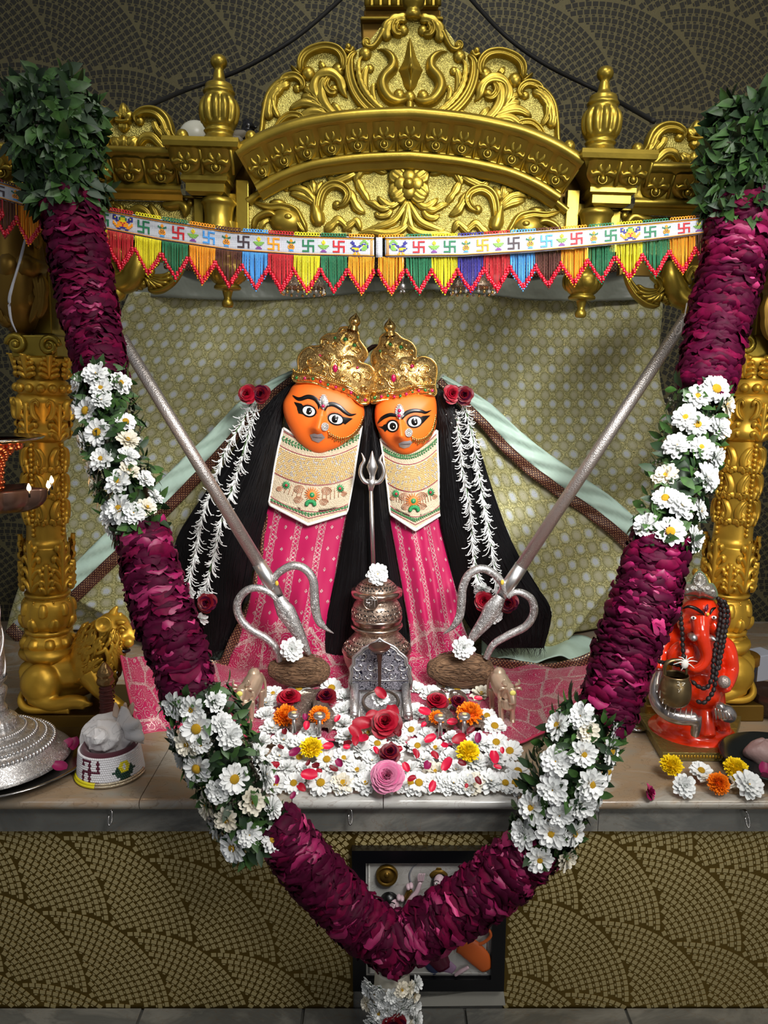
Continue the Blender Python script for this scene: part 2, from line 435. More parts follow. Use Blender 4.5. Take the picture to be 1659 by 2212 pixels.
# ------------------------------------------------------------------ wallpaper with embossed mosaic waves
def mosaic(mb, u0, u1, v0, v1, to3, Lx, row, tile, gap, thin, rot=radians(-62), mi=0, h=.0006, keep=None):
    R = Lx * .98; ly = Lx * .52
    ca, sa = cos(rot), sin(rot)
    cen = []
    ext = max(u1 - u0, v1 - v0) * 1.3 + 2 * R
    um, vm = (u0 + u1) / 2, (v0 + v1) / 2
    nj = int(ext / ly) + 1; ni = int(ext / Lx) + 1
    for j in range(-nj, nj + 1):
        for i in range(-ni, ni + 1):
            cen.append(((i + .5 * (j % 2)) * Lx, j * ly, j))
    by = {}
    for c in cen: by.setdefault(c[2], []).append(c)
    def covered(x, y, j, x0):
        for jj in range(j - 3, j + 1):
            for c in by.get(jj, ()):
                if jj == j and c[0] <= x0 + .001: continue
                if (x - c[0]) ** 2 + (y - c[1]) ** 2 < (R + row * .2) ** 2: return True
        return False
    for cx, cy, j in cen:
        wu, wv = um + cx * ca - cy * sa, vm + cx * sa + cy * ca
        if wu < u0 - R or wu > u1 + R or wv < v0 - R or wv > v1 + R: continue
        k = 0; r = R - row * .5
        while r > row:
            nt = max(6, int(2 * pi * r / tile)); 
            for (rr, hh, tw, cnt) in ((r, row * .58 / 2, .78, nt), (r - row * .5, thin / 2, .45, nt)):
                for q in range(cnt):
                    a = 2 * pi * (q + .5 * (k % 2)) / cnt
                    if sin(a) < -.5: continue
                    x, y = cx + rr * cos(a), cy + rr * sin(a)
                    U, W = um + x * ca - y * sa, vm + x * sa + y * ca
                    if U < u0 or U > u1 or W < v0 or W > v1: continue
                    if keep and not keep(U, W): continue
                    if covered(x, y, j, cx): continue
                    da = pi / cnt * tw
                    P4 = []
                    for ra, aa in ((rr - hh, a - da), (rr + hh, a - da), (rr + hh, a + da), (rr - hh, a + da)):
                        X, Y = cx + ra * cos(aa), cy + ra * sin(aa); P4.append((um + X * ca - Y * sa, vm + X * sa + Y * ca))
                    if tw > .6:
                        mb.add([to3(*p, 0) for p in P4] + [to3(*p, h) for p in P4], [(4, 5, 6, 7), (0, 1, 5, 4), (1, 2, 6, 5), (2, 3, 7, 6), (3, 0, 4, 7)], mi, flat=True)
                    else: mb.add([to3(*p, h * .8) for p in P4], [(0, 1, 2, 3)], mi, flat=True)
            r -= row; k += 1
    return mb
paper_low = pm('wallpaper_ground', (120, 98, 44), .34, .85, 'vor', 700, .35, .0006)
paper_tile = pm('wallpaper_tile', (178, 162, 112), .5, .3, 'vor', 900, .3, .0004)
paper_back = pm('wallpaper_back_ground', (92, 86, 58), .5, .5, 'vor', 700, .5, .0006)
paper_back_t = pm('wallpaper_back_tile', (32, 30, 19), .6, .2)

YW = .97; YF = .035
wb = MB()
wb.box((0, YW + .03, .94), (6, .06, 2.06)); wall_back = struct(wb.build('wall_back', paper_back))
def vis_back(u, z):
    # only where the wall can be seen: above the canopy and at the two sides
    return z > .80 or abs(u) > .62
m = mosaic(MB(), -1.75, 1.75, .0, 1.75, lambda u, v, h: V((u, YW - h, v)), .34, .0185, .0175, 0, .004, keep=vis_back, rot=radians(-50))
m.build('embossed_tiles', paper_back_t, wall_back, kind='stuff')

zl = P(830, 1785, YF).z; zf = P(830, 2176, YF).z
m = MB(); m.box((0, YF + .03, (zl + zf) / 2), (4.0, .06, zl - zf + .004)); wall_front = struct(m.build('wall_front', marble_g))
def sheet_panel(x0, x1, nm):
    m = MB(); m.box(((x0 + x1) / 2, YF - .0015, (zl + zf) / 2), (x1 - x0, .003, zl - zf)); p = m.build('wallpaper_sheet', paper_low, wall_front)
    q = mosaic(MB(), x0 + .004, x1 - .004, zf + .004, zl - .004, lambda u, v, h: V((u, YF - .003 - h, v)), .215, .0128, .0118, 0, .0026)
    q.build('embossed_tiles', paper_tile, p, kind='stuff')
xa, xb = P(762, 2000, YF).x, P(1092, 2000, YF).x
sheet_panel(-1.35, xa, 'l'); sheet_panel(xb, 1.35, 'r')
m = MB(); z2 = P(925, 1838, YF).z
m.box(((xa + xb) / 2, YF - .0015, (zl + z2) / 2), (xb - xa, .003, zl - z2)); p = m.build('wallpaper_sheet', paper_low, wall_front)
mosaic(MB(), xa + .002, xb - .002, z2 + .002, zl - .004, lambda u, v, h: V((u, YF - .003 - h, v)), .215, .0128, .0118, 0, .0026).build('embossed_tiles', paper_tile, p, kind='stuff')
m = MB()                                                       # patch of bare plaster under the picture
pts = [(905, 2157), (960, 2150), (1010, 2143), (1060, 2140), (1088, 2142), (1092, 2172), (905, 2174)]
m.prism([P(x, y, YF - .004) for x, y in pts], (0, .004, 0)); m.build('plaster_patch', pm('plaster', (160, 158, 148), .9), wall_front)

# floor: tiled ledge below the wall
m = MB(); m.box((0, -.6, zf - .03), (4.0, 1.4, .05)); fl = struct(m.build('floor', marble_g))
for i in range(9):
    m = MB(); m.box((-1.18 + i * .295, -.13, zf - .003), (.29, .32, .012)); m.build('tile', marble_g, fl, bevel=.001)

# marble shelf: slabs, nosing, apron, hooks
shelf = thing('marble_shelf', 'polished marble altar shelf with grey apron spanning above the gold wallpaper', 'shelf', (0, .4, -.03))
xs = [-1.5, P(300, 1740, 0).x, P(630, 1740, 0).x, P(828, 1745, 0).x, P(1120, 1740, 0).x, 1.5]
mats_ = [marble, marble, marble_w, marble_w, marble]
for i in range(5):
    m = MB(); w = xs[i + 1] - xs[i] - .0015; cx = (xs[i] + xs[i + 1]) / 2
    zo = 0
    prof = [(.97, 0), (.012, 0), (.003, -.003), (0, -.010), (.004, -.018), (.012, -.021), (.97, -.021)]
    rows = [[V((cx - w / 2, y, z + zo)), V((cx + w / 2, y, z + zo))] for y, z in prof]
    m.grid(rows, flip=True)
    m.add([r[0] for r in rows] + [r[1] for r in rows], [tuple(range(7)), tuple(range(7, 14))[::-1]], flat=True)
    o = m.build('slab', mats_[i], shelf)
zz = P(830, 1752, .02).z
for a_, b_ in ((-1.5, P(560, 1770, .02).x), (P(560, 1770, .02).x + .001, P(1292, 1770, .02).x), (P(1292, 1770, .02).x + .001, 1.5)):
    m = MB(); m.box(((a_ + b_) / 2, .05, (zl - .021) / 2), (b_ - a_, .06, -.021 - zl)); m.build('apron', marble_g, shelf)
for px, py in ((240, 1764), (757, 1762), (1612, 1768)):
    m = MB(); c = P(px, py, .008); m.tube([c + V((.003 * sin(a), -.004 + 0 * a, .011 * cos(a))) + V((0, .006 * cos(a), 0)) for a in [2 * pi * k / 16 for k in range(14)]], .0016, 6)
    m.tube([c + V((0, .02, .011)), c + V((0, 0, .011))], .002, 6)
    m.build('hook', steel, shelf)

# ------------------------------------------------------------------ backdrop
def sheet(mb, rows_px, nu, nv, Yf, disp, uvs=True, mi=0):
    """rows_px: list of rows of (px,py[,Y]); bilinear/cubic resampled; disp(u,v)-> y offset"""
    R = []
    for r in rows_px:
        R.append(crom([P(q[0], q[1], q[2] if len(q) > 2 else Yf) for q in r], nu))
    rows = []
    for j in range(nv + 1):
        rows.append([None] * (nu + 1))
    for i in range(nu + 1):
        colp = crom([r[i] for r in R], nv) if len(R) > 2 else [R[0][i].lerp(R[1][i], j / nv) for j in range(nv + 1)]
        for j in range(nv + 1): rows[j][i] = colp[j]
    uv = []
    ul = [0]; mid = rows[nv // 2]
    for i in range(nu): ul.append(ul[-1] + (mid[i + 1] - mid[i]).length)
    for j in range(nv + 1):
        for i in range(nu + 1):
            vv = 0
            uv.append([ul[i], vv])
    for i in range(nu + 1):
        s = 0
        for j in range(nv + 1):
            if j: s += (rows[j][i] - rows[j - 1][i]).length
            uv[j * (nu + 1) + i][1] = s
    out = []
    for j in range(nv + 1):
        out.append([])
        for i in range(nu + 1):
            p = rows[j][i].copy(); d = disp(i / nu, j / nv, p)
            p += d if isinstance(d, Vector) else V((0, d, 0)); out[-1].append(p)
    mb.grid(out, mi, uvs=[tuple(x) for x in uv]); return mb
def folds(u, v, p):
    a = noise.noise(V((p.x * 2.2 + p.z * 1.3, p.z * 1.1, 3.1))) * .05
    b = sin((p.x * 1.0 + p.z * -1.5) * 13 + 2 * noise.noise(V((p.x * 3, p.z * 3, 0)))) * (.012 + .010 * max(0, min(1, p.x * 3)))
    c = noise.noise(V((p.x * 9, p.z * 4, 1))) * .007
    return a * .6 + b + c
bd = thing('brocade_backdrop', 'sage green brocade cloth with silver motifs hung behind the two idols', 'curtain', (0, .86, 0))
m = MB(); sheet(m, [[(288, 632), (600, 640), (900, 618), (1150, 640), (1425, 640)], [(215, 800), (600, 800), (900, 800), (1150, 800), (1436, 860)],
                    [(120, 1000), (600, 1000), (900, 1000), (1150, 1000), (1490, 1040)], [(20, 1360), (500, 1360), (900, 1360), (1200, 1360), (1560, 1360)]], 110, 90, .86, folds)
m.build('brocade_panel', brocade, bd, solid=.002)
m = MB(); sheet(m, [[(300, 560), (600, 575), (900, 588), (1200, 595), (1400, 575)], [(285, 640), (600, 648), (900, 625), (1150, 648), (1430, 648)]], 60, 10, .845, lambda u, v, p: .007 * sin(p.x * 38 + p.z * 20) * v + folds(u, v, p) * .4)
m.build('satin_band', grey_satin, bd, solid=.0015, label='plain grey satin band at the top')
m = MB(); sheet(m, [[(300, 548), (480, 552), (600, 556), (900, 566), (1200, 562), (1400, 556)], [(300, 574), (480, 592), (600, 594), (900, 600), (1200, 598), (1400, 580)]], 60, 4, .835, lambda u, v, p: .006 * sin(p.x * 30))
m.build('sequin_border', border_m, bd, solid=.002, label='dark sequinned edging')
# satin lying at the foot of the backdrop
def on_floor(rows, z=.004): return [[(x, y, PZ(x, y, z).y) for x, y in r] for r in rows]
m = MB(); sheet(m, on_floor([[(1040, 1372), (1130, 1378), (1220, 1384), (1290, 1392)], [(1040, 1432), (1130, 1438), (1220, 1432), (1290, 1420)]], .012), 40, 12, 0, lambda u, v, p: V((0, 0, .012 + .009 * sin(u * 17 + v * 4) + .006 * noise.noise(p * 25))))
m.build('satin_hem', mint, bd, solid=.002, label='pale mint satin hem on the shelf, right')
m = MB(); sheet(m, on_floor([[(430, 1395), (470, 1382), (520, 1372)], [(452, 1440), (480, 1425), (520, 1405)]], .012), 20, 10, 0, lambda u, v, p: V((0, 0, .012 + .006 * sin(u * 14))))
m.build('satin_hem', mint, bd, solid=.002, label='pale mint satin hem on the shelf, left')

# shawl over the two heads with mint lining and sequin border
sh = thing('bordered_shawl', 'tent-like brocade shawl edged with brown sequin ribbon and mint satin behind the idols', 'cloth', (0, .72, 0))
LB = [(640, 812), (565, 875), (470, 985), (350, 1110), (250, 1205), (158, 1292)]
RB = [(948, 822), (1030, 900), (1110, 985), (1200, 1056), (1290, 1118), (1375, 1190)]
def strip_px(mb, cl, w, Y, n=60, off=0, wave=.003, mi=0, k=4):
    pts = crom([V((x, y, 0)) for x, y in cl], n); rows = []; uv = []; L = 0
    for i, p in enumerate(pts):
        t = (pts[min(n, i + 1)] - pts[max(0, i - 1)]).normalized(); sd = V((-t.y, t.x, 0)) * (1 if t.x > 0 else -1)
        ww = lerpl(w, i / n); of = lerpl(off, i / n); yy = lerpl(Y, i / n)
        r = []
        if i: L += (P(p.x, p.y, yy) - P(pts[i - 1].x, pts[i - 1].y, yy)).length
        for j in range(k + 1):
            q = p + sd * (of + ww * (j / k - .5)); d = wave * sin(L * 60 + j) + wave * noise.noise(V((L * 20, j, 0)))
            r.append(P(q.x, q.y, yy + d)); uv.append((L, ww * (j / k) * S(yy)))
        rows.append(r)
    mb.grid(rows, mi, uvs=uv); return mb
for cl in (LB, RB):
    m = MB(); strip_px(m, cl, [14, 19, 22, 24, 25, 26], [.66, .68, .70, .72, .73]); m.build('sequin_border', border_m, sh, solid=.003)
    m = MB(); strip_px(m, cl, [10, 34, 40, 44, 44, 40], [.665, .69, .71, .73, .74], off=[-10, -24, -30, -32, -32, -30], wave=.005, k=8); m.build('mint_lining', mint, sh, solid=.002)
inner = lambda cl, s: [[(x, y, .694 + .05 * i / 5) for i, (x, y) in enumerate(cl)], [(800 + (x - 800) * .7 + s * 10, 1395, .73) for x, y in cl]]
for cl, s in ((LB, -1), (RB, 1)):
    m = MB(); sheet(m, inner(cl, s), 60, 50, .72, lambda u, v, p: folds(u, v, p) * .5 * min(1, v * 4 + .02)); m.build('brocade_panel', brocade, sh, solid=.002)
m = MB(); m.tube([P(770, 790, .68), P(810, 748, .68), P(860, 790, .68)], .006, 6, n=12); m.build('sequin_border', border_m, sh)
# lower continuation of the border at left
m = MB(); strip_px(m, [(20, 1355), (45, 1378), (70, 1395)], [26, 26], [.8]); m.build('sequin_border', border_m, sh, solid=.003)
# border ribbon resting on the floor cloth
rb = MB(); strip_px(rb, [(1040, 1424), (1100, 1436), (1180, 1446), (1240, 1436), (1292, 1416)], [16, 22, 24, 26, 28], [.60, .575, .565, .585, .60])
tag(rb.build('sequin_ribbon', border_m, None, solid=.004), 'dark gold-sequinned ribbon edge lying across the right of the magenta cloth', 'ribbon')
rb = MB(); strip_px(rb, [(445, 1432), (476, 1438), (492, 1420), (505, 1385), (530, 1335), (548, 1290), (566, 1180), (575, 1110)], [18, 24, 20, 16, 12, 9, 7], [.56, .57, .58, .59, .598])
tag(rb.build('sequin_ribbon', border_m, None, solid=.003), 'dark gold-sequinned ribbon running down the left edge of the magenta dress', 'ribbon')

# ------------------------------------------------------------------ magenta cloth on the shelf
def fl_(x, y): return (x, y, PZ(x, y, .008).y)
rows = [[(262, 1420, .275), (315, 1432, .36), (400, 1442, .50), fl_(500, 1436), (620, 1405, .585), (800, 1400, .60), (930, 1405, .585), fl_(1080, 1432), fl_(1190, 1448), fl_(1290, 1430)],
        [(278, 1500, .262), (330, 1505, .33), fl_(410, 1500), fl_(500, 1500), fl_(620, 1500), fl_(800, 1500), fl_(930, 1500), fl_(1080, 1500), fl_(1170, 1500), fl_(1258, 1490)],
        [(300, 1588, .245), (345, 1585, .262), fl_(420, 1570), fl_(500, 1590), fl_(620, 1600), fl_(800, 1605), fl_(930, 1612), fl_(1100, 1612), fl_(1160, 1592), fl_(1228, 1560)]]
def crinkle(u, v, p):
    k = min(1, max(0, (.12 - u) / .12)); e = 1 if u > .12 else 0
    return V((0, 0, .004 + .012 * max(0, sin(p.x * 33 + p.y * 15)) * max(0, 1 - abs(v) * .9) + .004 * noise.noise(p * 18)))
m = MB(); sheet(m, rows, 120, 40, 0, crinkle)
fc = m.build('embroidered_cloth', pink_floor, None, solid=.002)
tag(fc, 'magenta cloth densely embroidered in silver spread on the shelf under the idols', 'cloth')
def edge(mbx, pts): mbx.tube([P(*q) + V((0, -.001, .005)) for q in pts], .0028, 6, n=80)
m = MB(); edge(m, [rows[0][0], rows[1][0], rows[2][0]]); edge(m, rows[2]); edge(m, [rows[0][-1], rows[1][-1], rows[2][-1]])
m.build('piping', pink_edge, fc)
# ------------------------------------------------------------------ carved golden canopy
YC = .36
A0 = P(885, 300, YC); TILT = radians(1.6)
canopy = thing('shrine_canopy', 'carved golden shrine canopy with arched cornice and trident crest above the idols', 'canopy', A0, rot=(0, TILT, 0))
CI = WORLD_M[canopy].inverted()
def CL(px, py, Y=YC): return CI @ P(px, py, Y)
def mir(p): return V((-p.x, p.y, p.z))
SC = S(YC)
NN = V((0, -1, 0))
def both(fn, name, mat, parent=canopy, sides=(0, 1), **kw):
    """fn(mb, T): draws left half with T = point mapper; mirrored for the right"""
    out = []
    for s in sides:
        mb = MB(); fn(mb, (lambda x, y, Y=YC, s=s: CL(x, y, Y) if not s else mir(CL(x, y, Y))))
        out.append(mb.build(name, mat, parent, local=True, **kw))
    return out
def plume(mb, T, pts, w, h=9, kind='leaf', lobes=0, Y=YC, n=22, m=9):
    w = [q * SC for q in w] if isinstance(w, (list, tuple)) else w * SC
    mb.relief([T(x, y, Y) for x, y in pts], w, h * SC, nrm=NN, n=n, m=m, kind=kind, lobes=lobes)
def knob(mb, T, x, y, r, Y=YC, f=.8): c = T(x, y, Y); mb.ball(c, (r * SC, r * SC * f, r * SC), seg=14, rings=8)
def scroll(mb, T, c, r, a0, turns, w, Y=YC, sgn=1, h=8):
    pts = []
    for k in range(int(14 * turns) + 1):
        u = k / (14 * turns); a = a0 + sgn * 2 * pi * turns * u; rr = r * (1 - .82 * u)
        pts.append((c[0] + rr * cos(a), c[1] + rr * sin(a)))
    plume(mb, T, pts, [w * .9, w, w * .8, w * .55], h, 'groove', Y=Y, n=int(16 * turns))
    knob(mb, T, c[0], c[1], w * .9, Y - .004)

# --- crest back plate
half = [(548, 322), (566, 285), (572, 240), (580, 205), (600, 178), (632, 165), (640, 142), (662, 118), (700, 104), (735, 108), (752, 122), (770, 108), (790, 98), (806, 78), (826, 55), (850, 44), (885, 40)]
hp = [CL(x, y, YC) for x, y in half]
outl = hp + [mir(p) for p in hp[-2::-1]]
arcb = [V((x * .001, YC * 0 + hp[0].y, 0)) for x in range(0)]
topz = lambda x: 0
lowr = [CL(x, y, YC) for x, y in [(548, 330), (620, 302), (700, 285), (800, 275), (885, 272)]]
low = crom(lowr + [mir(p) for p in lowr[-2::-1]], 40)
m = MB(); outl = crom(outl, 90)
# plate as strips between lower arch and outline
up = crom(hp, 44); up = up + [mir(p) for p in up[-2::-1]]
lo = crom(lowr, 44); lo = lo + [mir(p) for p in lo[-2::-1]]
rows = []
for k in range(9): rows.append([lo[i].lerp(up[i], k / 8) for i in range(len(up))])
m.grid(rows); m.grid([[p + V((0, .03, 0)) for p in r] for r in (rows[-1], rows[0])]); m.grid([rows[-1], [p + V((0, .03, 0)) for p in rows[-1]]])
m.build('crest_panel', gold_bump, canopy, local=True, label='hammered gold ground of the crest')
def rim(mb, T):
    f = T
    plume(mb, f, [(545, 325), (564, 290), (570, 245), (580, 205), (604, 178), (640, 168)], [5, 6, 6, 6, 5], 12, 'round', n=30)
    plume(mb, f, [(582, 262), (580, 230), (590, 205), (607, 188), (628, 180)], [9, 13, 12, 9], 14, 'leaf', lobes=5)
    plume(mb, f, [(607, 188), (590, 210), (592, 235), (604, 258)], [8, 12, 8, 3], 14, 'leaf', lobes=3)
    plume(mb, f, [(606, 190), (615, 172), (635, 166), (650, 174), (655, 188), (644, 196)], [8, 9, 8, 6], 14, 'groove'); knob(mb, f, 642, 192, 9)
    plume(mb, f, [(650, 165), (640, 155), (628, 142)], [9, 7, 2], 14, 'ridge')                 # small leaf at the shoulder
    plume(mb, f, [(650, 160), (652, 132), (668, 114), (700, 104), (728, 110), (742, 128), (742, 148), (732, 156)], [9, 10, 9, 9, 10, 9], 18, 'groove', n=30)
    knob(mb, f, 666, 160, 14); knob(mb, f, 731, 152, 14)
    plume(mb, f, [(785, 92), (795, 103), (808, 100), (822, 80), (832, 62)], [4, 6, 6, 7, 9], 13, 'round'); scroll(mb, f, (793, 92), 8, 1.5, 1.2, 5, sgn=1)
    plume(mb, f, [(744, 108), (756, 114), (764, 103)], [4, 5, 5], 10, 'round'); knob(mb, f, 752, 100, 6)
    plume(mb, f, [(834, 92), (836, 66), (846, 50), (866, 42), (882, 44)], [8, 12, 11, 9], 15, 'leaf', lobes=4)
    plume(mb, f, [(860, 48), (852, 62), (856, 74), (870, 76)], [8, 9, 8, 6], 17, 'groove'); knob(mb, f, 871, 66, 11)
    # wreath half
    plume(mb, f, [(772, 112), (757, 128), (756, 165), (770, 205), (800, 240), (840, 262), (885, 270)], [8, 11, 12, 12, 11, 9], 16, 'groove', n=40)
    plume(mb, f, [(785, 122), (775, 140), (778, 178), (796, 212), (830, 244), (876, 260)], [4, 7, 8, 7, 5], 20, 'leaf', lobes=14, n=60)
    knob(mb, f, 789, 117, 13)
    plume(mb, f, [(806, 232), (790, 205), (786, 175), (792, 150), (802, 146)], [4, 9, 9, 5], 11, 'leaf'); knob(mb, f, 799, 149, 9)
    plume(mb, f, [(812, 225), (806, 205), (806, 188), (814, 184)], [3, 6, 6, 4], 9, 'leaf'); knob(mb, f, 811, 186, 6)
    # acanthus field
    plume(mb, f, [(742, 262), (714, 242), (696, 212), (698, 180), (716, 165)], [6, 10, 12, 11, 7], 14, 'leaf', n=26)
    plume(mb, f, [(688, 222), (678, 190), (690, 165), (715, 160), (735, 176), (742, 200), (752, 214)], [9, 10, 9, 10, 11, 9, 4], 15, 'leaf', lobes=3, n=30)
    plume(mb, f, [(712, 168), (704, 186), (714, 202), (730, 200)], [6, 8, 8, 6], 15, 'groove'); knob(mb, f, 722, 194, 10)
    plume(mb, f, [(700, 150), (695, 142), (690, 134)], [7, 7, 2], 12, 'leaf')
    for q in ([(720, 250), (690, 232), (656, 224), (624, 238)], [(730, 260), (700, 246), (670, 244), (650, 262), (690, 268)], [(700, 236), (676, 215), (650, 210)], [(690, 225), (668, 198), (654, 196)]):
        plume(mb, f, q, [6, 10, 10, 4], 12, 'leaf', n=18)
    plume(mb, f, [(745, 262), (735, 246), (722, 228), (716, 224)], [5, 8, 8, 3], 12, 'leaf')
    plume(mb, f, [(590, 288), (608, 262), (628, 250), (650, 254), (654, 272), (640, 278)], [4, 7, 8, 8, 6], 13, 'groove', n=24); knob(mb, f, 643, 268, 8)
    plume(mb, f, [(585, 298), (600, 285), (625, 283)], [3, 7, 3], 10, 'leaf')
    plume(mb, f, [(758, 268), (766, 250), (780, 240), (792, 250), (786, 262), (806, 268)], [5, 8, 8, 7, 4], 12, 'leaf', n=22)
both(rim, 'scroll_carving', gold)
# --- trident of the crest
def tri(mb, T):
    plume(mb, T, [(882, 214), (862, 222), (840, 214), (826, 190), (830, 168), (848, 148), (848, 128), (832, 112), (814, 108)], [8, 10, 12, 13, 12, 12, 10, 6, 1], 20, 'round', n=36, m=9)
    knob(mb, T, 862, 206, 12)
both(tri, 'trident_prong', gold)
m = MB(); c = lambda x, y, Y=YC: CL(x, y, Y)
plume(m, c, [(885, 80), (886, 110), (887, 135), (887, 155), (886, 178), (885, 200)], [1, 7, 13, 24, 15, 9], 20, 'ridge', n=30, m=9)
plume(m, c, [(887, 125), (887, 140), (887, 155), (887, 170), (887, 185)], [1, 5, 10, 5, 1], 34, 'ridge', n=14)
knob(m, c, 885, 210, 12); plume(m, c, [(885, 220), (885, 250)], [9, 9], 14, 'round'); knob(m, c, 884, 258, 8)
m.build('trident_blade', gold, canopy, local=True)
# --- top finial knob and the dark casing behind
m = MB(); M = Matrix.Translation(CL(892, 42, YC - .01))
m.lathe([(.001, 0), (.013, .001), (.015, .01), (.013, .012), (.013, .018), (.019, .022), (.021, .032), (.019, .042), (.014, .048), (.017, .056), (.001, .062)], 20, M=M)
m.build('finial', gold, canopy, local=True)

# --- cornice: lotus moulding swept along the arch and the straight runs
def sweep(mb, path, prof):
    rows = []
    for i, p in enumerate(path):
        t = (path[min(len(path) - 1, i + 1)] - path[max(0, i - 1)]).normalized(); n = V((-t.z, 0, t.x))
        rows.append([p + n * z + V((0, -y, 0)) for y, z in prof])
    mb.grid(rows); return rows
def lotus_mesh(W, H, D):
    mb = MB(); N, Mn = 8, 9; rows = []
    for i in range(N + 1):
        z = i / N; wid = W * .5 * (.25 + .75 * min(1, sqrt(z * 2.2))) if z < .45 else W * .5
        y = D * (.12 + .88 * z ** 1.5)
        row = []
        for j in range(Mn):
            v = -1 + 2 * j / (Mn - 1)
            q = (1 - v * v) ** .5 if abs(v) < 1 else 0
            row.append(V((v * wid, -(y + W * .20 * q * (.5 + .5 * abs(cos(2 * pi * v * .75)))), z * H)))
        rows.append(row)
    mb.grid(rows)
    b = V((0, -D * .22 - W * .22, H * .22)); mb.ball(b, W * .10, seg=10); 
    mb.tube([b + V((W * .14 * cos(a), .001, W * .14 * sin(a))) for a in [2 * pi * k / 12 for k in range(12)]], W * .03, 5, closed=True)
    for s in (-1, 1):
        mb.relief([V((s * W * .02, -D * .35 - W * .16, H * .42)), V((s * W * .2, -D * .42 - W * .16, H * .5)), V((s * W * .36, -D * .52 - W * .08, H * .44)), V((s * W * .40, -D * .6 - W * .05, H * .64))], [W * .05, W * .09, W * .09, W * .03], W * .10, n=10, kind='leaf')
        mb.relief([V((s * W * .03, -D * .5 - W * .16, H * .5)), V((s * W * .14, -D * .62 - W * .16, H * .72)), V((s * W * .10, -D * .8 - W * .1, H * .9))], [W * .07, W * .09, W * .03], W * .06, n=8, kind='leaf')
    mb.tube([V((W * .5, -D * .1 - .001, 0)), V((W * .5, -D * .4, H * .5)), V((W * .5, -D, H))], W * .06, 6)
    return mb.mesh('lotus_leaf', [gold])
top = [CL(x, y, YC) for x, y in [(522, 348), (560, 326), (600, 308), (650, 291), (700, 281), (760, 273), (820, 269), (885, 267)]]
archp = crom(top, 30); archp = archp + [mir(p) for p in archp[-2::-1]]
mb = MB()
D = .045
prof = [(0, .014), (D + .012, .012), (D + .018, .006), (D + .018, -.002), (D + .012, -.008), (D + .002, -.010), (.012, -.048), (.010, -.052), (.02, -.054), (.024, -.058), (.024, -.066), (.016, -.070), (.010, -.070), (.010, -.080), (0, -.082)]
sweep(mb, archp, prof); mb.build('arch_cornice', gold, canopy, local=True)
# arc-length placement of the leaves
def along(path, step, n, start=0):
    L = [0]
    for i in range(1, len(path)): L.append(L[-1] + (path[i] - path[i - 1]).length)
    out = []
    for k in range(n):
        s = start + step * k
        i = max(1, min(len(path) - 1, next((q for q in range(len(L)) if L[q] >= s), len(L) - 1)))
        t = (s - L[i - 1]) / max(1e-9, L[i] - L[i - 1]); d = (path[i] - path[i - 1]).normalized()
        out.append((path[i - 1].lerp(path[i], t), atan2(d.z, d.x)))
    return out, L[-1]
_, Ltot = along(archp, 1, 1)
nl = 13; wl = Ltot / nl
lm = lotus_mesh(wl * .96, .042, D - .012)
pos, _ = along(archp, wl, nl, wl / 2)
for p, a in pos:
    n = V((-sin(a), 0, cos(a))); M = Matrix.Translation(p - n * .052 + V((0, -.010, 0))) @ Matrix.Rotation(-a, 4, 'Y')
    inst(lm, 'lotus_leaf', M, canopy, local=True)
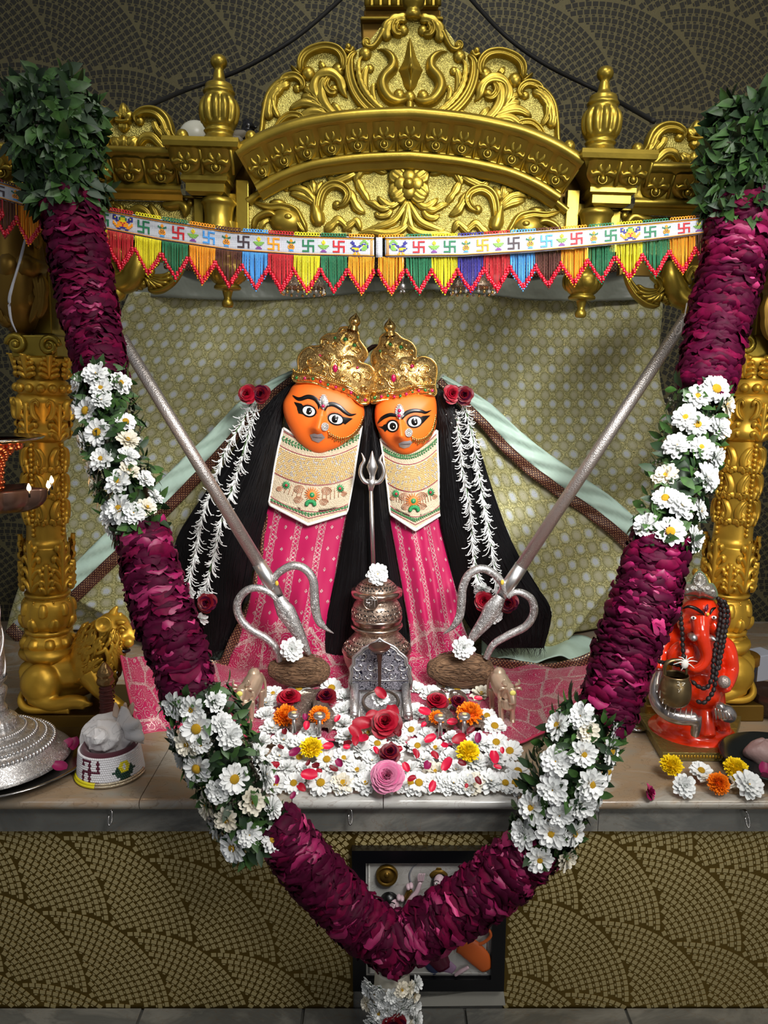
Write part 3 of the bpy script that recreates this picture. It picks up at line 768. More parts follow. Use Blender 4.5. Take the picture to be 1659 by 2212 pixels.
# straight cornices (left drawn, right mirrored), running out past the frame
lm2 = lotus_mesh(.058, .036, .030)
for s in (0, 1):
    F_ = (lambda p: p) if not s else mir
    a, b = CL(-60, 331, YC), CL(395, 345, YC)
    z = b.z; a = V((a.x, b.y, z)); path = [F_(a), F_(b)]
    if s: path = path[::-1]
    mb = MB(); pr = [(0, .008), (.052, .008), (.058, .003), (.056, -.004), (.044, -.010), (.012, -.046), (.020, -.050), (.020, -.060), (.012, -.064), (.006, -.066), (.006, -.074), (0, -.076)]
    sweep(mb, path, pr); mb.build('cornice', gold, canopy, local=True)
    k = int((b.x - a.x) / .060)
    for i in range(k):
        inst(lm2, 'lotus_leaf', Matrix.Translation(F_(V((b.x - .034 - i * .060, b.y - .012, z - .048)))), canopy, local=True)
    # corner block, flared like a capital
    c1 = CL(452, 335, YC); mb = MB(); w0 = .070
    def ringb(w, d, zz): return [F_(V((c1.x - w, c1.y + .02, zz))), F_(V((c1.x - w, c1.y - d, zz))), F_(V((c1.x + w, c1.y - d, zz))), F_(V((c1.x + w, c1.y + .02, zz)))]
    z0 = c1.z
    zs = [(.069, .075, .012), (.070, .078, .004), (.068, .075, -.004), (.062, .068, -.008), (.048, .052, -.030), (.041, .044, -.046), (.043, .048, -.048), (.043, .048, -.056), (.036, .040, -.060), (.036, .040, -.074), (.028, .030, -.080)]
    rows = [ringb(w, d, z0 + zz) for w, d, zz in zs]
    mb.grid(rows, cu=True, flip=bool(s)); mb.add(rows[0], [(0, 1, 2, 3)]); mb.flat = set(range(len(mb.f)))
    mb.build('corner_block', gold, canopy, local=True)
    for dx in (-.030, .026):
        inst(lm2, 'lotus_leaf', Matrix.Translation(F_(V((c1.x + dx, c1.y - .046, z0 - .046)))), canopy, local=True)
    # spool under the block
    mb = MB(); MM = Matrix.Translation(F_(V((c1.x + .018, c1.y - .004, z0 - .150))))
    mb.lathe([(.030, 0), (.034, .008), (.030, .016), (.027, .035), (.030, .055), (.034, .062), (.030, .070)], 24, M=MM, n=20); mb.build('spool', gold, canopy, local=True)
    # urn finial
    mb = MB(); MM = Matrix.Translation(F_(V((c1.x + .025, c1.y - .025, z0 + .012))))
    mb.box((0, 0, .005), (.07, .06, .012), M=None) if 0 else None
    fl = lambda a, z, i: 1 + (.16 * abs(cos(a * 6)) - .10 if .036 < z < .078 else 0)
    mb.lathe([(.038, 0), (.034, .006), (.026, .014), (.026, .018), (.029, .022), (.026, .026), (.031, .034), (.036, .052), (.035, .068), (.028, .082), (.027, .086), (.030, .090), (.026, .096), (.024, .104), (.013, .110), (.010, .122), (.0085, .130), (.014, .137), (.015, .145), (.010, .153), (.001, .156)], 96, M=MM, mod=fl, n=60)
    mb.build('urn_finial', gold, canopy, local=True)
    mb = MB(); mb.ball(F_(V((c1.x - .038, c1.y - .05, z0 + .018))), (.012, .012, .013)); mb.ball(F_(V((c1.x + .088, c1.y - .05, z0 + .020))), (.011, .011, .012)); mb.build('bead', gold, canopy, local=True)

# --- tympanum under the arch
def arc_pts(s=0):
    return [CL(x, y, YC + .012) for x, y in [(538, 440), (575, 415), (620, 393), (680, 372), (740, 360), (810, 353), (885, 350)]]
ap = crom(arc_pts(), 30); ap = ap + [mir(p) for p in ap[-2::-1]]
zb_ = CL(885, 522, YC + .012).z
m = MB(); rows = [[p for p in ap], [V((p.x, p.y, zb_ + .01)) for p in ap]]
rows = [[rows[0][i].lerp(rows[1][i], k / 6) for i in range(len(ap))] for k in range(7)]
m.grid(rows, flip=True); m.grid([[p + V((0, .02, 0)) for p in rows[-1]], rows[-1]], flip=True); m.build('tympanum', gold_bump, canopy, local=True, label='hammered gold panel under the arch')
m = MB(); sweep(m, ap, [(0, .010), (.014, .008), (.014, .001), (.008, -.004), (0, -.006)]); m.build('arch_rib', gold, canopy, local=True)
def tym(mb, T):
    Y = YC + .012
    pl = lambda *a, **k: plume(mb, T, *a, Y=Y, **k)
    pl([(885, 480), (860, 500), (830, 505), (800, 500), (770, 508)], [7, 10, 9, 8, 3], h=12, kind='leaf')
    pl([(884, 430), (868, 455), (850, 478), (820, 490), (790, 498)], [5, 8, 9, 8, 4], h=13, kind='leaf', n=24)
    pl([(880, 432), (878, 460), (870, 488), (855, 505)], [4, 8, 8, 3], h=13, kind='leaf')
    pl([(868, 432), (845, 446), (828, 438), (815, 424)], [4, 8, 9, 3], h=13, kind='leaf')
    pl([(850, 445), (825, 452), (805, 440), (788, 437)], [4, 8, 8, 2], h=13, kind='leaf', lobes=2)
    for q in ([(848, 452), (836, 466), (818, 468), (810, 458)],): pl(q, [4, 7, 7, 3], h=12, kind='leaf')
    # upper sprays
    pl([(838, 375), (812, 362), (786, 366), (770, 384), (772, 400)], [6, 10, 11, 9, 4], h=13, kind='leaf', lobes=3, n=26)
    pl([(772, 372), (745, 385), (722, 392), (708, 380)], [6, 10, 9, 6], h=13, kind='leaf'); knob(mb, T, 711, 378, 8, Y)
    pl([(770, 385), (778, 405), (790, 425), (800, 442)], [5, 9, 8, 2], h=12, kind='leaf', lobes=2)
    # main C scroll with flared leaves
    pl([(690, 470), (690, 440), (700, 412), (722, 400), (744, 408), (752, 424), (742, 442), (726, 448)], [8, 10, 11, 11, 10, 9, 7], h=17, kind='groove', n=34); knob(mb, T, 728, 444, 10, Y)
    pl([(740, 408), (758, 425), (772, 450), (790, 462)], [7, 11, 10, 4], h=13, kind='leaf', lobes=2)
    pl([(684, 445), (666, 430), (645, 422), (625, 418)], [5, 10, 10, 3], h=13, kind='leaf', n=20)
    pl([(684, 440), (662, 415), (640, 408), (622, 412)], [5, 8, 8, 3], h=15, kind='leaf'); knob(mb, T, 619, 406, 8, Y)
    pl([(678, 424), (668, 402), (652, 398)], [5, 9, 2], h=12, kind='leaf'); pl([(678, 422), (676, 398), (672, 380)], [5, 9, 2], h=13, kind='leaf'); pl([(680, 422), (690, 402), (698, 392)], [5, 8, 2], h=12, kind='leaf')
    pl([(692, 490), (686, 470), (680, 440), (678, 420)], [12, 16, 9, 6], h=17, kind='round')
    pl([(700, 500), (716, 488), (730, 476), (742, 484), (760, 502)], [6, 10, 9, 8, 3], h=12, kind='leaf', lobes=3)
    pl([(740, 500), (758, 485), (770, 478), (780, 500)], [5, 8, 8, 3], h=12, kind='leaf', lobes=2)
both(tym, 'scroll_carving', gold)
def eleph(mb, T):                                             # horned beast heads at both ends of the panel
    Y = YC + .012; pl = lambda *a, **k: plume(mb, T, *a, Y=Y, **k)
    mb.ball(T(618, 478, Y), (34 * SC, .02, 26 * SC), seg=18, rings=10); mb.ball(T(600, 440, Y), (18 * SC, .012, 9 * SC), seg=14)
    pl([(662, 505), (648, 480), (636, 458), (610, 448), (580, 448), (548, 438)], [10, 12, 11, 9, 8, 4], h=16, kind='groove', n=26)
    pl([(600, 470), (584, 462), (566, 466), (552, 478), (548, 500)], [7, 8, 8, 7, 5], h=17, kind='round', n=22)
    pl([(560, 500), (570, 482), (584, 476)], [4, 7, 3], h=12, kind='leaf')
    mb.ball(T(622, 468, Y - .017), (.008, .005, .006)); 
    for k in range(4): pl([(588 + 7 * k, 446), (590 + 7 * k, 434)], [4, 2], h=10, kind='ridge', n=6)
both(eleph, 'beast_head', gold)
m = MB(); Y = YC + .01
for k in range(4):
    a = pi / 4 + k * pi / 2; T = lambda x, y, Y=Y: CL(x, y, Y)
    cx, cy = 883, 397
    plume(m, T, [(cx + 10 * cos(a), cy + 10 * sin(a)), (cx + 30 * cos(a), cy + 27 * sin(a)), (cx + 56 * cos(a), cy + 44 * sin(a))], [10, 20, 22, 12], 14, 'leaf', lobes=1, Y=Y, n=26, m=15)
for k in range(4):
    a = k * pi / 2; m.ball(T(cx + 17 * cos(a), cy + 17 * sin(a), Y - .008), (15 * SC, .007, 15 * SC), seg=18)
m.ball(T(cx, cy, Y - .012), (12 * SC, .014, 12 * SC), seg=16, rings=10); m.build('flower_boss', gold, canopy, local=True)

# --- flat architrave frames + side panels
for s in (0, 1):
    F_ = (lambda p: p) if not s else mir
    zt_ = CL(300, 405, YC).z; z1 = CL(452, 520, YC).z
    def bar(x0, x1, y0, y1, nm='frame_rail', mat=gold, dep=.02, yo=0):
        a, b = CL(x0, y0, YC), CL(x1, y1, YC); mb = MB()
        c = (a + b) / 2; c.y += dep / 2 + yo; mb.box(F_(c), (abs(b.x - a.x), dep, abs(a.z - b.z))); mb.build(nm, mat, canopy, local=True, bevel=.0015)
    bar(-60, 440, 408, 428); bar(418, 440, 428, 520); bar(509, 537, 388, 520); bar(400, 545, 340, 520, 'backing_board', gold_dark, .01, .036); bar(440, 507, 410, 520, dep=.012, yo=.02)
    bar(200, 418, 428, 520, 'side_panel', gold_bump, .01, .014)
    def orn(mb, T):
        Y = YC + .012; pl = lambda *a, **k: plume(mb, F_T, *a, Y=Y, **k)
        F_T = lambda x, y, Y=YC: F_(CL(x, y, Y))
        knob(mb, F_T, 410, 438, 8, Y); pl([(350, 440), (368, 445), (390, 440), (402, 452), (398, 470)], [6, 10, 12, 11, 5], h=15, kind='round', n=20)
        pl([(330, 478), (318, 460), (300, 452), (282, 458), (272, 448)], [6, 9, 10, 8, 3], h=14, kind='leaf', n=20)
        pl([(345, 482), (335, 460), (325, 440)], [6, 10, 3], h=14, kind='leaf'); pl([(250, 470), (262, 452), (246, 440)], [6, 9, 4], h=13, kind='groove'); knob(mb, F_T, 244, 440, 8, Y)
    mb = MB(); orn(mb, None); mb.build('scroll_carving', gold, canopy, local=True)

# --- side crests
def sidecrest(mb, T):
    o = [(176, 325), (178, 285), (184, 252), (205, 237), (236, 242), (258, 240), (268, 222), (280, 240), (300, 242), (330, 240), (356, 256), (376, 290), (402, 322)]
    pts = [T(x, y) for x, y in crom2(o, 40)]
    z0_ = T(300, 326).z; base = [V((p.x, p.y, z0_)) for p in pts]
    mb.grid([base, [(a + b) / 2 for a, b in zip(base, pts)], pts, [p + V((0, .02, 0)) for p in pts]])
def crom2(o, n): return [(p.x, p.y) for p in crom([V((a, b, 0)) for a, b in o], n)]
sp = both(sidecrest, 'side_crest_panel', gold_bump)
def sidescroll(mb, T):
    pl = lambda *a, **k: plume(mb, T, *a, **k)
    pl([(400, 322), (372, 296), (358, 262), (338, 244), (312, 242), (294, 254), (298, 268)], [5, 8, 13, 13, 11, 9, 7], h=18, kind='groove', n=36); knob(mb, T, 302, 262, 10)
    pl([(356, 300), (340, 280), (334, 262)], [5, 9, 5], h=16, kind='leaf', lobes=2); pl([(376, 312), (362, 290), (350, 270)], [5, 9, 5], h=18, kind='leaf', lobes=3)
    pl([(178, 320), (180, 270), (188, 248), (210, 238), (236, 246), (240, 262), (230, 272)], [5, 7, 9, 12, 10, 9, 7], h=18, kind='groove', n=30); knob(mb, T, 234, 262, 10)
    for q in ([(268, 258), (268, 240), (267, 222)], [(266, 258), (256, 250), (252, 240)], [(270, 258), (280, 250), (284, 240)]): pl(q, [9, 10, 2], h=14, kind='leaf', n=10)
    pl([(250, 262), (268, 266), (286, 262)], [5, 6, 5], h=16, kind='round', n=10); pl([(268, 268), (268, 280), (268, 288)], [12, 12, 3], h=12, kind='leaf', n=10)
    for q in ([(268, 322), (268, 305), (270, 292)], [(258, 322), (250, 308), (240, 300)], [(280, 322), (290, 306), (300, 298)]): pl(q, [10, 14, 3], h=14, kind='leaf', n=12)
    pl([(300, 320), (312, 300), (330, 298), (345, 312), (355, 322), (362, 314)], [5, 10, 11, 9, 7], h=14, kind='leaf', n=22); knob(mb, T, 358, 318, 7)
    pl([(236, 320), (226, 302), (210, 296), (192, 308)], [5, 10, 10, 4], h=14, kind='leaf')
    for q in (258, 280): mb.ball(T(q, 318), (11 * SC, .01, 9 * SC))
both(sidescroll, 'scroll_carving', gold)

# --- hanging pendants
for s in (0, 1):
    F_ = (lambda p: p) if not s else mir
    b = F_(CL(492, 665, YC)); mb = MB()
    fl = lambda a, z, i: 1 + (.10 * abs(cos(a * 4)) - .04 if .046 < z < .088 else 0)
    mb.lathe([(.001, 0), (.009, .001), (.0115, .008), (.009, .014), (.007, .018), (.010, .030), (.012, .033), (.025, .035), (.026, .041), (.022, .044), (.028, .050), (.035, .062), (.034, .078), (.024, .090), (.014, .094), (.013, .100), (.020, .106), (.020, .115), (.020, .16)], 72, M=Matrix.Translation(b), mod=fl, n=60)
    mb.build('pendant', gold, canopy, local=True)
    for k in range(7):
        a = 2 * pi * k / 7 + .3; mbq = MB()
        rp = [b + V((r * cos(a), r * sin(a), z)) for r, z in ((.030, .050), (.0362, .062), (.0355, .078), (.026, .090))]
        mbq.relief(rp, [.004, .013, .012, .003], .003, nrm=(cos(a), sin(a), 0), n=10, kind='leaf'); mbq.build('pendant_leaf', gold, canopy, local=True)

# --- scroll brackets between posts and lintel
def brack(mb, T):
    Y = YC + .03; pl = lambda *a, **k: plume(mb, T, *a, Y=Y, **k)
    pl([(402, 556), (392, 580), (372, 606), (345, 622), (320, 626)], [4, 8, 11, 13, 10], h=18, kind='groove', n=26)
    for k in range(6):
        a = 1.9 - k * .42; q = [(322 + 8 * cos(a + .5), 594 + 8 * sin(a + .5)), (336 + 20 * cos(a + .25), 598 + 18 * sin(a + .25)), (340 + 40 * cos(a) * .9, 594 + 30 * sin(a))]
        pl(q, [4, 8, 6], h=20, kind='round', n=12, m=6)
    pl([(346, 566), (330, 574), (322, 590), (334, 606)], [5, 8, 8, 5], h=20, kind='groove', n=20); knob(mb, T, 325, 586, 10, Y)
    pl([(318, 620), (304, 606), (300, 586), (312, 572)], [9, 10, 8, 6], h=18, kind='leaf', n=20)
    for q in ([(300, 600), (298, 615), (290, 628)], [(300, 600), (304, 616), (304, 628)], [(300, 600), (312, 612), (314, 622)]): pl(q, [4, 7, 5], h=16, kind='leaf', n=10)
    # curling body towards the post (beast trunk) with ball
    mb.tube([T(302, 534, Y), T(298, 570, Y - .01), T(280, 604, Y - .012), T(256, 612, Y - .01), T(240, 596, Y), T(232, 570, Y)], [.011, .020, .024, .022, .020, .018], 14, n=30)
    pl([(240, 570), (246, 550), (262, 548), (268, 566), (258, 580)], [8, 11, 10, 8, 5], h=26, kind='leaf', n=20)
    mb.ball(T(252, 632, Y - .01), (.019, .019, .018), seg=16, rings=10); pl([(244, 640), (238, 628), (246, 618), (256, 622)], [4, 6, 6, 4], h=30, kind='round')
    # flat plank above
both(brack, 'scroll_bracket', gold)
for s in (0, 1):
    F_ = (lambda p: p) if not s else mir
    a, b = CL(225, 512, YC), CL(400, 560, YC); mb = MB(); c = (a + b) / 2; c.y += .05; mb.box(F_(c), (b.x - a.x, .02, a.z - b.z)); mb.build('bracket_board', gold_dark, canopy, local=True)

# --- outer posts with carved figures
for s in (0, 1):
    F_ = (lambda p: p) if not s else mir
    def bx(x0, x1, y0, y1, dep, yo, nm):
        a, b = CL(x0, y0, YC), CL(x1, y1, YC); mb = MB(); c = (a + b) / 2; c.y += dep / 2 + yo
        mb.box(F_(c), (b.x - a.x, dep, a.z - b.z)); mb.build(nm, gold, canopy, local=True, bevel=.002)
    bx(20, 112, 432, 722, .07, .0, 'post'); bx(112, 132, 432, 712, .05, .012, 'post_fillet')
    F_T = lambda x, y, Y=YC: F_(CL(x, y, Y)); mb = MB(); Y = YC - .01
    mb.tube([F_T(40, 440, Y), F_T(36, 520, Y - .02), F_T(40, 600, Y - .03), F_T(44, 680, Y - .02), F_T(46, 712, Y)], [.04, .045, .05, .046, .02], 18, n=26)
    mb.tube([F_T(42, 560, Y - .03), F_T(60, 576, Y - .06), F_T(92, 578, Y - .02)], [.020, .022, .012], 10, n=12)
    mb.tube([F_T(20, 545, Y - .03), F_T(20, 575, Y - .07), F_T(8, 600, Y - .05)], [.014, .020, .010], 10, n=12)
    pl = lambda *a, **k: plume(mb, F_T, *a, Y=Y - .045, **k)
    for q in ([(60, 560), (76, 600), (84, 650), (66, 700)], [(90, 590), (94, 640), (84, 690)], [(30, 600), (16, 650), (24, 700)], [(10, 630), (0, 670), (10, 700)], [(46, 640), (36, 670), (48, 690)], [(60, 470), (76, 500), (84, 540)], [(24, 460), (14, 500), (18, 540)]):
        pl(q, [5, 11, 10, 4], h=14, kind='leaf', lobes=2, n=20)
    mb.ball(F_T(58, 640, Y - .05), (.02, .012, .022)); mb.ball(F_T(14, 690, Y - .04), (.016, .014, .016))
    mb.lathe([(.001, -.03), (.012, -.028), (.016, -.018), (.009, -.010), (.018, 0), (.020, .012), (.012, .022), (.012, .03)], 16, M=Matrix.Translation(F_T(44, 742, Y - .02)), n=24)
    mb.build('carved_figure', gold_dark, canopy, local=True, label='dark gold carved bracket figure on the post')
# ------------------------------------------------------------------ carved pillars
def square_mod(a, z, i): return 1.0
def pillar(cx_top, cx_bot, label, sgn, YP=.35):
    pb, pt = P(cx_bot, 1402, YP), P(cx_top, 790, YP)
    ax = (pt - pb); H = ax.length; ax.normalize()
    q = V((0, 0, 1)).rotation_difference(ax).to_matrix().to_4x4()
    root = thing('carved_pillar', label, 'pillar', pb)
    M = Matrix.Translation(pb) @ q
    h = lambda py: (1402 - py) / (1402 - 790) * H
    r = lambda px: px * S(YP)
    def part(prof, name, seg=40, mod=None, n=None, mat=gold_col):
        m = MB(); m.lathe([(r(a), h(b)) for a, b in prof], seg, M=M, mod=mod, n=n); return m.build(name, mat, root)
    part([(1, 1412), (60, 1412), (63, 1406), (60, 1398), (48, 1394), (1, 1394)], 'base_plate')
    part([(44, 1396), (53, 1388), (52, 1376), (45, 1366), (42, 1362), (48, 1358), (48, 1352), (42, 1348)], 'lotus_base', mod=lambda a, z, i: 1 + .04 * abs(sin(6 * a)), n=24, seg=72)
    part([(42, 1350), (50, 1338), (53, 1320), (52, 1300), (46, 1284), (40, 1280), (47, 1276), (47, 1270), (40, 1267)], 'bulb', mod=lambda a, z, i: 1 + (.05 * abs(cos(4 * a)) if 2 < i < 20 else 0), n=30, seg=96)
    part([(40, 1270), (48, 1255), (51, 1225), (47, 1195), (46, 1165), (40, 1150), (38, 940), (36, 935)], 'shaft', n=40, mod=lambda a, z, i: 1 + .03 * cos(4 * a))
    part([(36, 946), (46, 938), (50, 925), (46, 905), (50, 880), (54, 862), (50, 852), (46, 848)], 'vase', n=30, mod=lambda a, z, i: 1 + .03 * abs(sin(7 * a)))
    part([(44, 850), (50, 846), (50, 822), (44, 818), (42, 812), (46, 790), (56, 776), (40, 772), (1, 772)], 'necking')
    for k in range(14):
        a = 2 * pi * k / 14 + .1; m = MB(); m.ball(M @ V((r(51) * cos(a), r(51) * sin(a), h(835))), r(9.5), seg=12, rings=8); m.build('bead', gold_col, root)
    def rel(name, items, rep=4, a0=0.0, mirror=False):
        for k in range(rep):
            m = MB(); ac = a0 + 2 * pi * k / rep; out = V((cos(ac), sin(ac), 0)); nn = q.to_3x3() @ out
            for pts, w, hh, kind, both_ in items:
                for sg in ((1, -1) if both_ else (1,)):
                    wp = [M @ V((r(rr) * cos(ac + sg * da), r(rr) * sin(ac + sg * da), h(py))) for da, py, rr in pts]
                    m.relief(wp, [x * r(1) for x in w], hh * r(1), nrm=nn, n=12, kind=kind, m=7)
            m.build(name, gold_col, root)
    def fan(y0, y1, ra, rb, wd, curl=8):
        """acanthus leaf: rib, three pairs of side lobes and a curled tip"""
        H_ = y0 - y1; it = [([(0, y0, ra), (0, y0 - H_ * .5, (ra + rb) / 2), (0, y1, rb + curl * .3), (0, y1 + 3, rb + curl)], [3, 6, 7, 5], 9, 'round', False)]
        for f_, sp in ((.15, 1.0), (.38, .95), (.6, .8), (.8, .5)):
            it.append(([(.02, y0 - H_ * (f_ - .15), ra), (wd * .45 * sp, y0 - H_ * f_, (ra + rb) / 2), (wd * sp, y0 - H_ * (f_ + .06), (ra + rb) / 2 + 2), (wd * sp * 1.05, y0 - H_ * (f_ - .05), (ra + rb) / 2 + 3)], [3, 6, 6, 3], 8, 'leaf', True))
        return it
    f = -pi / 2 - .25 * sgn
    rel('acanthus_leaf', fan(1262, 1146, 49, 50, .42, 12), 5, f)
    rel('acanthus_leaf', fan(1264, 1196, 49, 51, .24, 6), 5, f + pi / 5)
    rel('acanthus_leaf', fan(942, 862, 47, 50, .36, 3), 5, f)
    rel('scroll_relief', [([(.1, 900, 50), (.34, 888, 52), (.38, 866, 53), (.2, 860, 55), (.14, 874, 56)], [3, 6, 6, 5, 4], 12, 'groove', True)], 5, f + pi / 5)
    rel('acanthus_leaf', fan(816, 768, 45, 54, .34, 12), 7, f)
    rel('lotus_petal', [([(0, 1349, 45), (0, 1332, 53), (0, 1318, 54)], [9, 13, 6], 9, 'groove', False)], 7, f)
    rel('lotus_petal', [([(0, 1365, 46), (0, 1378, 53), (0, 1393, 52)], [8, 12, 5], 8, 'leaf', False)], 9, f)
    rel('bulb_rib', [([(0, 1316, 52), (0, 1300, 51), (0, 1286, 46)], [9, 11, 7], 8, 'round', False)], 7, f + pi / 7)
    for k in range(7):
        m = MB(); a = f + 2 * pi * k / 7
        for y in range(1284, 1320, 5): m.ball(M @ V((r(lerpl([46, 51, 53], (y - 1284) / 34)) * cos(a), r(lerpl([46, 51, 53], (y - 1284) / 34)) * sin(a), h(y))), r(3), seg=6, rings=4)
        m.build('bead_row', gold_col, root)
    for k in range(4):
        for j in range(19):
            m = MB(); a = f + k * pi / 2; m.ball(M @ V((r(42) * cos(a), r(42) * sin(a), h(950 + j * 10.5))), r(5), seg=10, rings=6); m.build('bead', gold_col, root)
    for zc in (985, 1040, 1095):
        rel('scroll_relief', [([(.18, zc - 30, 40), (.42, zc - 22, 40), (.60, zc - 4, 40), (.50, zc + 12, 40), (.34, zc + 2, 40), (.42, zc - 6, 41)], [3, 6, 7, 6, 5, 4], 11, 'groove', True),
            ([(.12, zc + 26, 40), (.3, zc + 10, 40), (.4, zc + 24, 40)], [3, 7, 3], 9, 'leaf', True), ([(.5, zc + 26, 40), (.62, zc + 12, 40), (.74, zc + 22, 40)], [3, 6, 3], 8, 'leaf', True)], 4, f)
    # scroll capital block
    m = MB(); c = M @ V((0, 0, h(752))); m.box(c, (r(92), r(80), h(728) - h(772))); m.build('capital_block', gold, root, bevel=.003)
    for s in (-1, 1):
        for yy in (-1, 1):
            m = MB(); c = M @ V((s * r(34), yy * r(42), h(750)))
            pts = [c + V((s * (20 - .8 * t * 2.2) * S(YP) * cos(t), 0, (20 - .8 * t * 2.2) * S(YP) * sin(t))) for t in [k * .5 for k in range(19)]]
            m.tube(pts, [.006, .007, .005], 8); m.ball(c, (.008, .012, .008)); m.build('volute', gold, root)
    return root
pillar(92, 106, 'left golden pillar of carved leaves and beads standing on the lion by the silver lamp', 1)
pillar(1622, 1556, 'right golden pillar of carved leaves and beads behind the orange elephant-headed figure', -1, .395)

# ------------------------------------------------------------------ lion plinth figures
def lion(label, mirror=False):
    Y = .315
    def T(x, y, dy=0.0):
        p = P(x, y, Y + dy)
        if mirror: p = V((-p.x + .035, p.y + .048, p.z))
        return p
    s = S(Y)
    root = thing('lion_statue', label, 'statue', T(160, 1540) * 1.0)
    m = MB()
    m.tube([T(70, 1470), T(110, 1452), T(160, 1450), T(205, 1440), T(225, 1400)], [46 * s, 50 * s, 46 * s, 44 * s, 34 * s], 20, n=16)
    m.tube([T(100, 1500), T(150, 1480), T(200, 1460)], [34 * s, 36 * s, 34 * s], 16, n=8)
    m.ball(T(88, 1478, -.045), (44 * s, .03, 46 * s), seg=24, rings=14)
    m.ball(T(88, 1478, .045), (44 * s, .03, 46 * s), seg=24, rings=14)
    for dy in (-.05, .05):
        m.tube([T(70, 1505, dy), T(110, 1522, dy - .01), T(160, 1516, dy - .01), T(186, 1520, dy - .01)], [18 * s, 17 * s, 17 * s, 14 * s], 14, n=12)
        m.tube([T(196, 1460, dy * .7), T(212, 1488, dy), T(235, 1508, dy), T(254, 1522, dy), T(266, 1530, dy)], [30 * s, 19 * s, 15 * s, 15 * s, 12 * s], 14, n=14)
        for k in range(4): m.ball(T(262 + 3.0 * k, 1527, dy - .022 + .013 * k), (12 * s, 5.5 * s, 7 * s), seg=12, rings=8)
        for k in range(3): m.ball(T(188 + 2 * k, 1521, dy - .016 + .012 * k), (11 * s, 5 * s, 7 * s), seg=12)
    # neck with full mane, head, muzzle, jaws
    m.tube([T(196, 1462), T(202, 1420), T(216, 1384), T(236, 1362)], [50 * s, 50 * s, 46 * s, 38 * s], 20, n=12)
    m.ball(T(244, 1356), (38 * s, 37 * s, 36 * s), seg=20, rings=12)
    m.tube([T(248, 1362), T(270, 1378), T(284, 1384)], [31 * s, 27 * s, 22 * s], 16, n=8); m.tube([T(252, 1344), T(272, 1356), T(288, 1372)], [16 * s, 13 * s, 11 * s], 12, n=8)
    m.ball(T(292, 1374), (9 * s, 15 * s, 9 * s)); m.tube([T(236, 1396), T(254, 1412), T(268, 1418)], [24 * s, 19 * s, 13 * s], 14, n=8)
    for dy in (-.022, .022):
        m.ball(T(262, 1344, dy * 1.1), (13 * s, 9 * s, 7 * s)); m.ball(T(278, 1388, dy), (13 * s, 10 * s, 12 * s))
    body = blob(m, .0028, 5, 'body', gold_col, root)
    for dy, sg in ((-.028, -1), (.028, 1)):
        m = MB(); c = T(224, 1349, dy * 1.5)
        m.lathe([(.001, -.004), (.011, -.002), (.016, .005), (.0165, .010), (.0135, .010), (.009, .005), (.001, .003)], 18, M=frame(c, (.25, sg, .3))); m.build('ear', gold_col, root)
        m = MB(); m.ball(T(264, 1362, dy * 1.02), (.007, .005, .005)); m.tube([T(252, 1360, dy * 1.05), T(263, 1352, dy * 1.15), T(274, 1360, dy * 1.0)], .0025, 6, n=8); m.build('eye', gold_col, root)
    m = MB(); m.tube([T(254, 1404, -.026), T(268, 1407, -.022), T(280, 1404, -.010)], [.002, .0045, .003], 8, n=8); m.build('mouth_gap', black, root)
    # crown tuft and nose
    m = MB(); m.tube([T(240, 1338), T(248, 1318), T(254, 1310)], [.012, .009, .002], 10, n=8); m.tube([T(256, 1336), T(262, 1324)], [.009, .003], 8); m.build('tuft', gold_col, root)
    m = MB()
    for dy in (-.010, .010):
        m.tube([T(276, 1398, dy), T(275, 1409, dy)], [.004, .001], 6)
    m.build('teeth', gold, root)
    # strands of the mane
    rnd = random.Random(5 + mirror)
    ax0, ax1 = (228, 1352), (196, 1478)
    for side in (-1, 1):
        mn = MB()
        for k in range(150):
            t0 = rnd.random() ** .9 * .86; u0 = rnd.uniform(-1.02, 1.0); ln = rnd.uniform(.16, .30); pts = []; ph = rnd.random() * 6
            for j in range(6):
                f_ = j / 5; tt = t0 + ln * f_; u = max(-1.02, min(1.0, u0 - .22 * f_ * (1 if u0 < .2 else -.6) + .10 * sin(ph + f_ * 4)))
                cx, cy = ax0[0] + (ax1[0] - ax0[0]) * tt, ax0[1] + (ax1[1] - ax0[1]) * tt
                R_ = lerpl([40, 50, 54, 52, 44], min(1, tt)); px, py = cx + R_ * u, cy + R_ * u * .25
                dz = sqrt(max(0, 1 - min(1, abs(u)) ** 2)) * R_ * s * .98
                pts.append(T(px, py, side * (dz + .0015)))
            mn.tube(pts, [.0026, .0046, .0046, .0012], 5, n=8)
        mn.build('mane', gold_col, root, kind='stuff')
    m = MB(); m.tube([T(52, 1490, -.03), T(45, 1515, -.05), T(60, 1532, -.062), T(110, 1534, -.066), T(150, 1533, -.066)], [7 * s, 8 * s, 8 * s, 7 * s, 9 * s], 10, n=20); m.build('tail', gold_col, root)
    # collar ring to pillar + plinth
    m = MB(); m.tube([T(106, 1420), T(106, 1400)], [46 * s, 52 * s], 24); m.build('saddle', gold_col, root)
    m = MB(); a, b = P(18, 1545, .255), P(284, 1545, .255)
    xc = (a.x + b.x) / 2 if not mirror else -(a.x + b.x) / 2 + .035
    z_ = a.z
    m.box((xc, .335 + .048 * mirror, z_ / 2), (b.x - a.x, .16, z_)); m.build('plinth', gold_dark, root, bevel=.003)
    return root
lion('crouching golden lion with open jaws carrying the left pillar')
lion('golden lion mostly hidden behind the orange elephant-headed figure', True)

